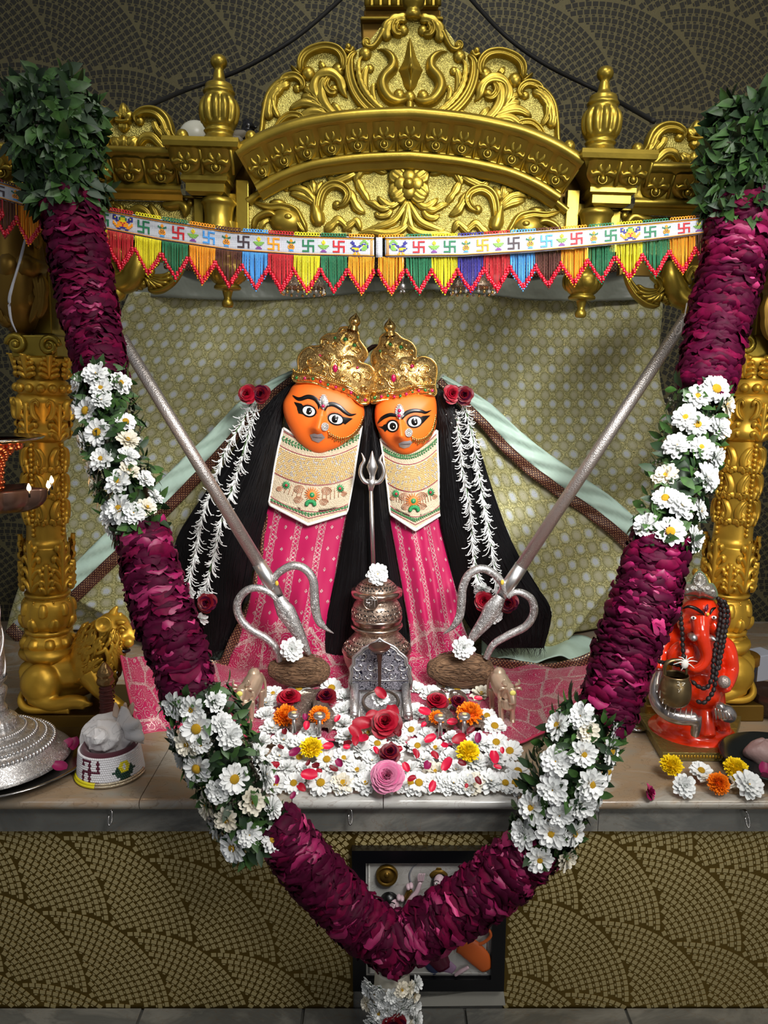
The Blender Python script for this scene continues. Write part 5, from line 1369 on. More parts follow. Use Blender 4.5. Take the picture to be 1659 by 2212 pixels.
def pompon_mesh(seed, mat):
    r = random.Random(seed); mb = MB()
    for i in range(9):
        el = i / 8 * 88; n = max(5, int(34 * cos(radians(el)) + 4)); 
        for k in range(n):
            a = 2 * pi * (k + r.random() * .7) / n
            M = Matrix.Translation((0, 0, .16)) @ Matrix.Rotation(a, 4, 'Z') @ Matrix.Rotation(-radians(el - 8 + r.uniform(-8, 8)), 4, 'Y')
            L = 1.0 - .42 * (i / 8); petal(mb, M, L * r.uniform(.9, 1.05), .30, .25, r.uniform(.1, .4), nu=2)
    mb.ball((0, 0, .1), (.7, .7, .42), 0, seg=10, rings=6)
    return mb.mesh('marigold', [mat])
MAR_Y = [pompon_mesh(7, mari_y), pompon_mesh(8, mari_y)]; MAR_O = [pompon_mesh(9, mari_o), pompon_mesh(10, mari_o)]
def rose_mesh(seed, mats, n=26):
    r = random.Random(seed); mb = MB()
    for k in range(n):
        u = k / n; a = k * 2.4 + r.uniform(-.2, .2); el = 84 - 78 * u ** .9; L = .35 + .68 * u; W = .5 + .75 * u; rows = []
        M = Matrix.Translation((0, 0, .42 * (1 - u))) @ Matrix.Rotation(a, 4, 'Z') @ Matrix.Rotation(-radians(el), 4, 'Y')
        for i in range(5):
            v = i / 4; w = W * .5 * sin(pi * (.15 + .62 * v)) ** .7; row = []
            for j in (-1, -.5, 0, .5, 1):
                z = .20 * L * (j * j) * (1 - v * .3) + (-.16 * L * max(0, v - .6) * 2.2 if u > .3 else 0) + r.uniform(-.012, .012)
                row.append(M @ V((L * v * (1 - .12 * j * j * v), w * j, z)))
            rows.append(row)
        mb.grid(rows, r.randrange(len(mats)))
    mb.ball((0, 0, -.02), (.2, .2, .1), 0, seg=8, rings=4)
    return mb.mesh('rose', mats)
ROSE_R = [rose_mesh(21, [rose_red, rose_red, rose_drk]), rose_mesh(22, [rose_drk, rose_drk, rose_dk])]
ROSE_P = rose_mesh(23, [rose_pale, rose_pale, pm('petal_rosepink', (214, 104, 150), .5)], 46)
def loose_petal_mesh(seed, mat):
    r = random.Random(seed); mb = MB(); rows = []
    for i in range(7):
        v = i / 6; w = .62 * sin(pi * (.10 + .74 * v)) ** .75; row = []
        for j in range(7):
            q = -1 + j / 3; z = .30 * q * q * (.6 + .4 * v) + .18 * sin(v * 3 + seed) + .05 * sin(q * 3 + v * 5 + seed)
            row.append(V((-.9 + 1.8 * v - .10 * abs(q) ** 2 * v, w * q, z)))
        rows.append(row)
    mb.grid(rows); return mb.mesh('rose_petal', [mat])
PETALS = [loose_petal_mesh(k, mt) for k, mt in enumerate([rose_red, rose_red, pm('petal_crimson', (206, 14, 60), .45), rose_mg, rose_drk])]

# ------------------------------------------------------------------ the long garland
gar = thing('flower_garland', 'thick garland of maroon rose petals, white daisies and leaves in a V over the altar', 'garland', P(850, 2060, -.10))
def PG(px, py):                                               # depth of the garland at each height
    Y = lerpl([.215, .20, .17, .10, .02, -.045, -.075, -.085, -.085], max(0, min(1, (py - 180) / (2060 - 180)))); return P(px, py, Y)
def pathw(pts, n): return crom([PG(*p) for p in pts], n)
def rframe(path, i):
    n = len(path); t = (path[min(n - 1, i + 1)] - path[max(0, i - 1)]).normalized(); f = V((0, -1, 0)); f = (f - t * f.dot(t)).normalized()
    return t, f, t.cross(f)
def rose_section(name, pts, hw, seed, pink=.10, cap=0):
    L = sum((PG(*pts[i + 1]) - PG(*pts[i])).length for i in range(len(pts) - 1)); n = int(L / .0042)
    path = pathw(pts, n); r = random.Random(seed); mb = MB()
    core = [p + V((0, 0, 0)) for p in path]; R0 = [w * S(.05) * .80 for w in hw]
    mb.tube(core[::4] + [core[-1]], R0, 14, mi=0)
    for i, c in enumerate(path):
        t, f, b = rframe(path, i); R = lerpl(hw, i / n) * S(c.y)
        k = 12
        for q in range(k):
            a = 2 * pi * (q + r.random()) / k
            if abs((a + pi) % (2 * pi) - pi) > 2.2: continue                    # the side turned to the wall stays bare core
            out = f * cos(a) + b * sin(a); tang = t.cross(out)
            Rr = R * r.uniform(.86, 1.08); half = r.uniform(.009, .022); dn = r.uniform(-1, 1); curl = r.uniform(.003, .018) * (1 if r.random() < .75 else -1)
            nz = noise.noise(c * 14 + V((seed, 0, 0))); mi = 0
            x = r.random() + nz * .5
            if x > .62: mi = 1
            if x > 1.0 - pink: mi = 2
            if r.random() < pink * .05: mi = 3
            rows = []; ph = r.random() * 6
            for v in range(4):
                row = []
                for u in range(5):
                    s_ = -1 + u / 2; rad = Rr * (.72 + .28 * min(1, v / 2)) - (.0035 * s_ * s_ * (v > 1))
                    wv = half * (1.0, 1.1, 1.0, .55)[v]
                    ax = (0, .25, .75, 1.25)[v] * curl + .0022 * sin(s_ * 3 + ph) * (v > 0)
                    if v == 3: rad *= .985
                    row.append(c + out * rad + tang * (s_ * wv) + t * (ax + .003 * dn))
                rows.append(row)
            mb.grid(rows, mi)
    return mb.build(name, [rose_dk, rose_md, rose_mg, rose_pk], gar, kind='stuff')
def leaf_geo(mb, base, d, nrm, L, W, mi=0):
    d = d.normalized(); s = d.cross(nrm).normalized(); n2 = s.cross(d)
    rows = []
    for i, w in enumerate((.05, .75, 1, .7, .04)):
        u = i / 4; c = base + d * (L * u) + n2 * (-.18 * L * u * u)
        rows.append([c - s * (W * w * .5) + n2 * (.12 * W * w), c, c + s * (W * w * .5) + n2 * (.12 * W * w)])
    mb.grid(rows, mi)
def leafy(name, path, hw, n, seed, L=(.018, .034), seeds=True, dark=.35):
    r = random.Random(seed); mb = MB(); N = len(path) - 1
    mb.tube(path[::3] + [path[-1]], [h * .68 for h in hw], 12, mi=1)
    for k in range(n):
        i = r.randrange(N + 1); t, f, b = rframe(path, i); R = lerpl(hw, i / N); a = r.uniform(-2.0, 2.0)
        out = f * cos(a) + b * sin(a); d = (out * r.uniform(.2, .9) + t * r.uniform(-.6, 1.0) + t.cross(out) * r.uniform(-.9, .9)).normalized()
        ln = r.uniform(*L); leaf_geo(mb, path[i] + out * R * r.uniform(.70, .95), d, out, ln, ln * r.uniform(.34, .5), 1 if r.random() < dark else 0)
    if seeds:
        for k in range(n // 12):
            i = r.randrange(N + 1); t, f, b = rframe(path, i); R = lerpl(hw, i / N); a = r.uniform(-1.8, 1.8); out = f * cos(a) + b * sin(a); c = path[i] + out * R * .86
            for q in range(16):
                mb.ball(c + V((r.gauss(0, .006), r.gauss(0, .004), r.gauss(0, .006))), r.uniform(.0014, .0026), 2, seg=5, rings=3)
    return mb.build(name, [leaf_g, leaf_d, seed_m], gar, kind='stuff')
def daisy_section(pts, hw, seed, spots, nleaf=260, rs=26):
    L = sum((PG(*pts[i + 1]) - PG(*pts[i])).length for i in range(len(pts) - 1)); n = int(L / .008)
    path = pathw(pts, n); hwm = [h * S(.05) * .86 for h in hw]
    leafy('leaves', path, hwm, nleaf, seed)
    r = random.Random(seed); 
    for (px, py, rr, kind) in spots:
        c = PG(px, py); i = min(range(len(path)), key=lambda q: (path[q] - c).length); t, f, b = rframe(path, i); R = lerpl(hwm, i / n) * 1.02
        off = max(-.97, min(.97, (c - path[i]).dot(b) / R)); a = math.asin(off)
        out = f * cos(a) + b * sin(a)
        p = path[i] + out * R + t * (c - path[i]).dot(t)
        z = (out + V((r.uniform(-.22, .22), 0, r.uniform(-.1, .3)))).normalized()
        inst(DAISY[kind], 'daisy', frame(p, z, rr * 1.12 * S(.1), r.random() * 6), gar)
def auto_spots(pts, hw, seed, gap, kinds=(0, 1, 2, 0, 3, 4), avoid=()):
    r = random.Random(seed); out = []
    c = bez(pts, 60); tries = 0
    while tries < 900:
        tries += 1; i = r.randrange(1, 60); w = lerpl(hw, i / 60); t = (c[i][0] - c[i - 1][0], c[i][1] - c[i - 1][1]); l = hypot(*t) or 1
        o = r.uniform(-.98, .98) * w; x, y = c[i][0] - t[1] / l * o, c[i][1] + t[0] / l * o
        if all(hypot(x - q[0], y - q[1]) > gap for q in out) and all(hypot(x - q[0], y - q[1]) > gap * .9 for q in avoid): out.append((x, y, r.uniform(22, 30), r.choice(kinds)))
    return out
# leaf bunches at the two tops
def PT(px, py): return P(px, py, .205)
for k, (pts, hw) in enumerate((([(95, 188), (110, 240), (118, 300), (138, 360), (150, 440)], [56, 96, 82, 66, 66]), ([(1640, 250), (1620, 310), (1606, 370), (1600, 470)], [70, 78, 72, 68]))):
    path = crom([PT(*p) for p in pts], 40); leafy('basil_leaves', path, [h * S(.2) for h in hw], 900, 60 + k, (.026, .046), True, .45)
rose_section('rose_petals', [(150, 428), (168, 540), (192, 670), (222, 812)], [60, 60, 59, 52], 1, .05)
d1 = [(232, 830, 27, 2), (188, 842, 24, 3), (275, 842, 24, 0), (243, 860, 22, 0), (212, 905, 28, 1), (245, 885, 20, 2), (180, 890, 24, 3), (289, 925, 21, 1), (298, 965, 24, 4), (240, 953, 27, 1), (197, 962, 22, 2), (302, 1000, 22, 3), (249, 1008, 24, 0), (305, 1030, 20, 4), (215, 1050, 22, 4), (285, 1055, 26, 0), (330, 1045, 20, 2), (210, 1020, 18, 0), (258, 1118, 28, 3), (283, 1110, 30, 0), (312, 1120, 24, 2), (335, 1105, 20, 4), (244, 1145, 22, 3), (345, 1078, 18, 2)]
daisy_section([(226, 812), (240, 930), (262, 1010), (285, 1080), (302, 1150)], [64, 68, 70, 66, 58], 2, d1, 330)
rose_section('rose_petals', [(308, 1140), (330, 1250), (362, 1350), (392, 1430), (408, 1512)], [54, 64, 69, 68, 56], 3, .22)
d2p, d2h = [(428, 1490), (462, 1590), (508, 1690), (556, 1812)], [76, 82, 82, 66]
m2 = [(398, 1508, 27, 2), (437, 1514, 24, 0), (480, 1500, 22, 3), (448, 1552, 30, 1), (360, 1520, 20, 2), (494, 1545, 22, 3), (388, 1580, 24, 2), (425, 1585, 26, 4), (455, 1580, 20, 0), (445, 1628, 28, 1), (510, 1570, 26, 3), (520, 1648, 28, 1), (556, 1620, 22, 2), (488, 1670, 24, 3), (556, 1700, 26, 4)]
daisy_section(d2p, d2h, 4, m2 + auto_spots(d2p, d2h, 5, 47, avoid=m2), 420)
rose_section('rose_petals', [(588, 1770), (676, 1885), (765, 1978), (850, 2042)], [58, 68, 68, 66], 6, .18)
rose_section('rose_petals', [(1172, 1812), (1088, 1890), (975, 1972), (842, 2044)], [66, 74, 70, 66], 7, .2)
d3p, d3h = [(1166, 1830), (1198, 1730), (1232, 1640), (1284, 1535)], [72, 82, 86, 66]
m3 = [(1240, 1530, 26, 2), (1315, 1560, 24, 1), (1238, 1600, 26, 0), (1250, 1556, 22, 4), (1255, 1660, 30, 0), (1235, 1700, 30, 2), (1300, 1650, 20, 1), (1175, 1760, 30, 0), (1290, 1725, 24, 3)]
daisy_section(d3p, d3h, 8, m3 + auto_spots(d3p, d3h, 9, 47, avoid=m3), 420)
rose_section('rose_petals', [(1312, 1545), (1352, 1400), (1392, 1300), (1424, 1176)], [66, 72, 75, 62], 10, .16)
d4p, d4h = [(1424, 1190), (1452, 1080), (1484, 980), (1508, 852)], [66, 72, 72, 68]
m4 = [(1515, 862, 30, 1), (1478, 878, 26, 0), (1548, 888, 26, 4), (1455, 920, 27, 0), (1475, 938, 24, 1), (1525, 940, 26, 3), (1436, 978, 27, 2), (1480, 985, 24, 0), (1520, 1000, 24, 3), (1412, 1040, 26, 4), (1495, 1045, 30, 2), (1410, 1088, 24, 1), (1440, 1105, 28, 2), (1380, 1140, 26, 3), (1418, 1158, 28, 1), (1480, 1170, 28, 3), (1490, 1110, 22, 0)]
daisy_section(d4p, d4h, 11, m4, 330)
rose_section('rose_petals', [(1520, 850), (1552, 700), (1585, 560), (1604, 455)], [58, 64, 66, 66], 12, .04)
# tassel under the point of the V
tp, th = [(848, 2090), (846, 2150), (846, 2240)], [52, 56, 54]
path = crom([P(x, y, -.088) for x, y in tp], 20); m = MB(); m.tube(path, [w * S(-.09) * .8 for w in th], 14); m.build('tassel_core', cream_pet, gar)
for (x, y, rr, k) in auto_spots(tp, th, 13, 15, (0, 2, 3, 3, 4, 2)):
    i = min(range(21), key=lambda q: abs(path[q].z - P(x, y, -.088).z)); c = path[i]; off = (P(x, y, -.088).x - c.x); R = .048; a = math.asin(max(-.95, min(.95, off / R)))
    out = V((sin(a), -cos(a), 0)); inst(DAISY[k], 'daisy', frame(c + out * R, out + V((RN.uniform(-.4, .4), 0, RN.uniform(-.6, .5))), 21 * S(-.09), RN.random() * 6), gar)
rr_ = [P(852, 2215, -.14), P(836, 2230, -.14)]
for p in rr_: inst(ROSE_R[1], 'rose', frame(p, (0, -1, .2), .022), gar)

# ------------------------------------------------------------------ carpet of flower heads on the shelf
ZC = .022
poly = [(572, 1500), (600, 1482), (640, 1478), (700, 1476), (752, 1486), (758, 1500), (888, 1500), (893, 1484), (960, 1478), (1020, 1486), (1062, 1510), (1090, 1560), (1104, 1610), (1128, 1660), (1142, 1715), (1130, 1728), (590, 1730), (560, 1680), (556, 1600), (552, 1555)]
def inside(x, y, pl):
    c = False; j = len(pl) - 1
    for i in range(len(pl)):
        if (pl[i][1] > y) != (pl[j][1] > y) and x < (pl[j][0] - pl[i][0]) * (y - pl[i][1]) / (pl[j][1] - pl[i][1]) + pl[i][0]: c = not c
        j = i
    return c
def near(x, y, lst): return any(((x - a) / rx) ** 2 + ((y - b) / ry) ** 2 < 1 for a, b, rx, ry in lst)
holes = [(822, 1530, 78, 56), (632, 1555, 48, 46), (700, 1550, 42, 48), (945, 1550, 40, 40), (1010, 1556, 46, 44), (1094, 1535, 30, 44), (534, 1545, 30, 40)]
named = [(647, 1489, 26, 1), (716, 1488, 25, 1), (988, 1489, 27, 1), (960, 1484, 20, 4), (1040, 1500, 24, 4), (742, 1640, 27, 0), (754, 1594, 30, 2), (612, 1600, 26, 2), (706, 1642, 26, 1), (753, 1642, 26, 1), (630, 1712, 24, 1), (690, 1712, 30, 1), (740, 1698, 28, 1), (738, 1697, 24, 1), (792, 1698, 26, 1), (905, 1700, 28, 1), (960, 1696, 26, 2), (1008, 1695, 28, 3), (1118, 1668, 28, 1), (1115, 1697, 28, 1), (815, 1608, 24, 1), (940, 1668, 26, 4), (985, 1664, 26, 2), (1068, 1570, 26, 1), (1052, 1548, 22, 1), (975, 1595, 20, 3), (1060, 1690, 30, 2), (620, 1660, 24, 3), (575, 1520, 24, 2), (590, 1500, 22, 0)]
sp = []
for q in named:
    if all(hypot(q[0] - a[0], (q[1] - a[1]) * 1.3) > 24 for a in sp): sp.append(q)
r = random.Random(77)
for k in range(9000):
    x, y = r.uniform(545, 1145), r.uniform(1475, 1730)
    if not inside(x, y, poly) or near(x, y, holes): continue
    if all(hypot(x - a[0], (y - a[1]) * 1.45) > 38 for a in sp): sp.append((x, y, r.uniform(22, 28), r.choice((2, 2, 3, 3, 4, 0, 1))))
LM = [(673, 1620, 'left yellow marigold'), (1010, 1627, 'right yellow marigold'), (837, 1680, 'pale pink rose'), (834, 1566, 'big red rose'), (757, 1520, "throne's left arm"), (888, 1520, "throne's right arm"), (618, 1550, 'outer left orange marigold'), (1015, 1545, 'large orange marigold'), (640, 1722, "carpet's front left part"), (1110, 1715, "carpet's front right corner")]
DIRS = ['right of', 'lower right of', 'straight below', 'lower left of', 'left of', 'upper left of', 'straight above', 'upper right of']
ORD = ['nearest', 'second', 'third', 'fourth', 'fifth', 'sixth', 'seventh', 'eighth', 'ninth']
def place_labels(items, looks):
    """items: (x, y, look key); a label that says where each stands by the landmarks round it"""
    key = []; 
    for x, y, k in items:
        d, nm, lx, ly = min((hypot(x - a, (y - b) * 1.3), n_, a, b) for a, b, n_ in LM)
        q = int(round(atan2((y - ly) * 1.3, x - lx) / (pi / 4))) % 8; key.append((looks[k], nm, DIRS[q], d))
    out = []
    for t in key:
        rank = sorted(u[3] for u in key if u[:3] == t[:3]).index(t[3]); n_ = sum(u[:3] == t[:3] for u in key)
        o_ = '' if n_ == 1 else (ORD[rank] + ' ')
        out.append(f"{t[0]}, {o_}{'one ' if o_ else ''}{t[2]} the {t[1]}")
    return out
GW = 'white chrysanthemum heads carpeting the shelf'
labs = place_labels([(x, y, k) for x, y, rr, k in sp], {0: 'white chrysanthemum with yellow eye', 1: 'flat white daisy with large yellow eye', 2: 'full white chrysanthemum', 3: 'ruffled all-white chrysanthemum', 4: 'cream tinted chrysanthemum'})
for i, (x, y, rr, k) in enumerate(sp):
    b = PZ(x, y + 6, 0); z = .016 if b.y < .12 else .018; p = PZ(x, y, z)
    if p.y < .028: p.y = .028
    tilt = V((r.uniform(-.25, .25), -.45 - (.25 if y > 1690 else 0) + r.uniform(-.15, .15), 1))
    o = inst(DAISY[k], 'chrysanthemum', frame(p, tilt, rr * S(p.y) * 1.14, r.random() * 6))
    lab = labs[i]
    tag(o, lab, 'flower', GW)
def head(me, x, y, rr, z, nm, lab, cat='flower', tl=-.45, grp=None):
    p = PZ(x, y, z); o = inst(me, nm, frame(p, (RN.uniform(-.15, .15), tl, 1), rr * S(p.y), RN.random() * 6)); return tag(o, lab, cat, grp)
head(MAR_Y[0], 673, 1620, 28, .036, 'marigold', 'yellow marigold on the carpet, left of the red and pink roses')
head(MAR_Y[1], 1010, 1627, 28, .036, 'marigold', 'yellow marigold on the carpet, below the right pair of toe-knob sandals')
head(MAR_O[0], 618, 1550, 29, .038, 'marigold', 'orange marigold on the outer left toe-knob sandal')
head(MAR_O[1], 690, 1548, 25, .038, 'marigold', 'orange marigold on the sandal beside the left arm of the throne')
head(MAR_O[0], 943, 1553, 19, .036, 'marigold', 'small orange marigold, smallest of the four, right of the throne')
head(MAR_O[1], 1015, 1545, 31, .040, 'marigold', 'large orange marigold on the outer right toe-knob sandal')
head(ROSE_R[0], 625, 1512, 30, .034, 'rose', 'crimson rose at the heel of the outer left sandal, upper left of the carpet')
head(ROSE_R[1], 706, 1508, 26, .034, 'rose', 'very dark red rose left of the silver throne back')
head(ROSE_R[0], 944, 1520, 29, .034, 'rose', 'crimson rose right of the silver throne')
head(ROSE_R[1], 990, 1518, 20, .034, 'rose', 'small dark red rose behind the large orange marigold')
head(ROSE_R[0], 834, 1566, 38, .044, 'rose', 'big red rose leaning on the front of the silver throne', tl=-.9)
head(ROSE_R[1], 842, 1628, 26, .038, 'rose', 'dark red rose bud between big red rose and pale pink rose', tl=-.8)
head(ROSE_P, 837, 1680, 41, .036, 'rose', 'pale pink rose at the front centre of the flower carpet', tl=-1.0)
Z = lambda x, y: (550 + x / 2.765, 1440 + y / 2.765)
PL = [(640, 345, 26, 0), (600, 395, 22, 1), (820, 285, 26, 0), (700, 290, 18, 1), (850, 380, 18, 4), (115, 600, 18, 0), (130, 675, 13, 3), (325, 645, 22, 2), (280, 725, 15, 0), (240, 510, 17, 3), (440, 475, 15, 2), (495, 310, 11, 2), (555, 460, 15, 4), (470, 610, 13, 4), (505, 575, 14, 3), (365, 590, 11, 4), (725, 500, 11, 2), (855, 500, 14, 0), (960, 520, 14, 0), (1050, 430, 17, 2), (1075, 530, 13, 0), (1150, 585, 20, 2), (1220, 435, 21, 0), (1335, 425, 14, 3), (1430, 540, 19, 2), (1060, 715, 15, 2), (1265, 712, 7, 0), (1335, 682, 12, 4), (1180, 330, 14, 2), (1015, 268, 17, 2), (1290, 377, 12, 4), (1030, 590, 16, 3), (940, 670, 12, 0), (1450, 600, 11, 2), (180, 388, 12, 4), (310, 352, 13, 2), (650, 430, 18, 2), (600, 445, 15, 0), (320, 575, 9, 4), (905, 600, 14, 2), (1135, 470, 11, 2), (385, 625, 9, 0), (1240, 575, 12, 4), (1480, 500, 9, 2), (230, 770, 11, 3), (30, 470, 10, 4), (1010, 345, 9, 2), (300, 300, 10, 3), (250, 280, 8, 4), (780, 530, 13, 4), (700, 330, 12, 2), (1335, 190, 11, 2), (550, 480, 10, 2), (155, 480, 10, 4), (820, 470, 10, 4)]
GP = 'loose rose petals strewn on the flower carpet'
labs = place_labels([Z(x, y) + (k,) for x, y, rr, k in PL], {0: 'red rose petal', 1: 'red rose petal', 2: 'crimson rose petal', 3: 'magenta rose petal', 4: 'dark maroon rose petal'})
for i, (x, y, rr, k) in enumerate(PL):
    x, y = Z(x, y); p = PZ(x, y, .040); M = frame(p, (RN.uniform(-.5, .5), -.75 + RN.uniform(-.3, .3), 1), rr * S(p.y) * .95, RN.random() * 6)
    tag(inst(PETALS[k], 'rose_petal', M), labs[i], 'petal', GP)

# ------------------------------------------------------------------ flowers at the right front of the shelf
def G(x, y): return (1370 + x / 4.097, 1200 + y / 4.097)
x, y = G(325, 1870); head(MAR_Y[0], x, y, 27, .022, 'marigold', 'yellow marigold in front of the left corner of the gilt board', tl=-.6)
x, y = G(890, 1900); head(MAR_Y[1], x, y, 29, .022, 'marigold', 'yellow marigold at the far right edge of the shelf', tl=-.6)
x, y = G(590, 1910); head(DAISY[1], x, y, 28, .022, 'chrysanthemum', 'white daisy with yellow centre between the two right marigolds', tl=-.4)
x, y = G(440, 2040); head(DAISY[3], x, y, 30, .020, 'chrysanthemum', 'white ruffled chrysanthemum lying on its side at the front right of the shelf', tl=-1.4)
x, y = G(1010, 2030); head(DAISY[2], x, y, 36, .022, 'chrysanthemum', 'large white chrysanthemum at the right end of the shelf edge', tl=-1.0)
x, y = G(740, 2020); head(MAR_O[0], x, y, 26, .020, 'marigold', 'orange marigold lying on its side between white flowers at the right', tl=-1.3)
def tuberose(px, py, lab, a0, n=6):
    p = PZ(px, py, .008); rt = None; r = random.Random(int(px)); m = MB()
    for k in range(n):
        a = a0 + r.uniform(-.7, .7); L = r.uniform(.022, .034)
        d = V((cos(a), -abs(sin(a)) * .3, 0)); q = p + V((0, 0, .003 * k % .01))
        m.tube([q, q + d * L * .6 + V((0, 0, .006)), q + V((cos(a) * L, -sin(a) * L, .002))], [.0012, .0018, .0036], 6, n=5)
    tag(m.build('tuberose', cream_pet, None), lab, 'flower')
tuberose(1512, 1690, 'cream tuberose sprig beside the orange marigold at the right', -.6); tuberose(1570, 1708, 'cream tuberose sprig beside the rightmost white chrysanthemum', -1.0)
p = PZ(1398, 1712, .010); o = inst(ROSE_R[0], 'rose_bud', frame(p, (.9, -.4, .5), .017, 1)); o.data = rose_mesh(31, [rose_mg, rose_pk], 12); tag(o, 'small magenta rose bud alone on the bare marble at the right', 'flower')
p = PZ(150, 1612, .03)
for k, (x, y) in enumerate(((143, 1608), (160, 1606), (130, 1655))): 
    o = inst(PETALS[3], 'rose_petal', frame(PZ(x, y, .024), (0, -.6, 1), .016, k)); tag(o, ['magenta petal on the rim of the steel plate, nearest the lamp', 'magenta petal between steel plate and conch shell', 'maroon petal at the front of the steel plate under the lamp'][k], 'petal')
# ------------------------------------------------------------------ beaded bunting
bun = thing('beaded_bunting', 'white beadwork bunting with swastika, pot and lamp motifs above coloured fringes', 'bunting', P(820, 535, .20))
def BT(x):                                                     # top edge of the band in the photo
    return lerp_tab([(-20, 388), (0, 393), (85, 418), (130, 432), (215, 450), (350, 474), (500, 498), (650, 508), (810, 513), (1000, 510), (1150, 500), (1250, 493), (1400, 481), (1530, 469), (1600, 462), (1680, 455)], x)
def BB(x): return lerp_tab([(-20, 425), (0, 430), (85, 456), (130, 472), (215, 494), (350, 521), (500, 543), (650, 553), (810, 556), (1000, 554), (1150, 545), (1250, 536), (1400, 521), (1530, 504), (1600, 497), (1680, 490)], x)
def lerp_tab(t, x):
    for i in range(len(t) - 1):
        if x <= t[i + 1][0]:
            f = (x - t[i][0]) / (t[i + 1][0] - t[i][0]); return t[i][1] * (1 - f) + t[i + 1][1] * f
    return t[-1][1]
YB = .212
def BP(x, v, off=0): return P(x, BT(x) * (1 - v) + BB(x) * v, YB + .012 * sin(x * .004) - off)
band_m = NT('bead_band'); band_m.p(Base_Color=srgb(182, 185, 192), Roughness=.85, Specular_IOR_Level=.2); band_m.bump(band_m.vor(330, rnd=.1), .8, .001); band_m = band_m.m
def col(nm, c, r=.6): return pm('bead_' + nm, c, r)
BC = dict(red=col('crimson', (186, 22, 34)), green=col('green', (26, 112, 72)), yellow=col('yellow', (226, 214, 20)), orange=col('orange', (238, 150, 14)), blue=col('sky', (70, 150, 220)), navy=col('navy', (40, 36, 130)), brown=col('brown', (78, 34, 22)), dark=col('dark', (58, 44, 50)), purple=col('purple', (120, 60, 140)), lime=col('lime', (120, 170, 70)))
for (x0, x1, nm) in ((-18, 808, 'band'), (812, 826, 'join'), (832, 1680, 'band')):
    n = max(2, int((x1 - x0) / 12)); m = MB(); m.grid([[BP(x0 + (x1 - x0) * i / n, v / 4) for i in range(n + 1)] for v in range(5)])
    b = m.build(nm, band_m, bun, solid=.003)
    if nm == 'band':
        for vv, mt in ((.05, 'dark'), (.10, 'orange'), (.90, 'orange'), (.95, 'dark')):
            m = MB(); m.tube([BP(x0 + (x1 - x0) * i / n, vv, .0022) for i in range(n + 1)], .0007, 5); m.build('border_line', BC[mt], b)
        xe = x1 - 4 if x0 < 500 else x0 + 4
        m = MB(); m.tube([BP(xe, .06, .0022), BP(xe, .94, .0022)], .0007, 5); m.tube([BP(xe + (3 if x0 > 500 else -3), .10, .0022), BP(xe + (3 if x0 > 500 else -3), .9, .0022)], .0007, 5); m.build('border_line', BC['orange'], b)
ART = {
 'swastika': (["x.xxxx", "x.x...", "x.x...", "xxxxxx", "..x..x"[:6], "..x..x", "xxx..x"], {'x': None}),
 'swast': (["x..xxxx", "x..x...", "x..x...", "xxxxxxx", "...x..x", "...x..x", "xxxx..x"], {'x': None}),
 'pot': (["....o....", "...ooo...", "g..ooo..g", "ggg.o.ggg", "..ggggg..", "...ooo...", "..oxoxo..", ".ooxoxoo.", ".oxoxoxo.", ".ooxoxoo.", "..ooooo..", "...bbb...", "..bbbbb.."], {'o': 'orange', 'g': 'green', 'x': 'dark', 'b': 'blue'}),
 'diya': (["....y....", "...yry...", "...yyy...", "....r....", "ggggggggg", ".ggggggg.", "..ggggg..", "....g....", "...ppp...", "..ppppp.."], {'y': 'yellow', 'r': 'orange', 'g': 'lime', 'p': 'purple'}),
 'peacock': (["..........ll..", "..b......llll.", ".bbb....ll..ll", "..bb....lbbb.l", "...bb..bb.yllb", "..bbbbbb..lllb", ".byyyyo..llll.", "..bbyyo.blll..", "...bbbb.......", "....o.o.......", "...oo.oo......"], {'b': 'navy', 'l': 'lime', 'y': 'yellow', 'o': 'orange'}),
 'idol': (["nn...ggg...nn", "nyn.gyyyg.nyn", "nnn.gyyyg.nnn", "..nnoyyyonn..", "o..oororoo..o", "oo.ooorooo.oo", ".ooooorooooo.", "..oo.nnn.oo..", "...nn...nn..."], {'n': 'navy', 'g': 'green', 'y': 'yellow', 'o': 'orange', 'r': 'red'})}
def motif(kind, cx, color=None, flip=False):
    rows, cm = ART[kind]; h = len(rows); w = len(rows[0]); cell = {'swast': 3.7, 'peacock': 3.0, 'idol': 3.3}.get(kind, 26.0 / h)
    mb = MB(); keys = []; 
    for j, r_ in enumerate(rows):
        for i, ch in enumerate(r_):
            if ch == '.': continue
            c = color or cm[ch]
            if c not in keys: keys.append(c)
            ii = (w - 1 - i) if flip else i
            x = cx + (ii - w / 2 + .5) * cell; vc = .5 + (j - h / 2 + .5) * cell / 44; dv = cell / 88 * .94; dx = cell / 2 * .94
            q = [BP(x - dx, vc - dv, .0030), BP(x + dx, vc - dv, .0030), BP(x + dx, vc + dv, .0030), BP(x - dx, vc + dv, .0030)]
            mb.add(q + [p + V((0, .0022, 0)) for p in q], [(3, 2, 1, 0), (0, 1, 5, 4), (1, 2, 6, 5), (2, 3, 7, 6), (3, 0, 4, 7)], keys.index(c), flat=True)
    mb.build(kind + '_motif' if kind != 'swast' else 'swastika_motif', [BC[c] for c in keys], bun)
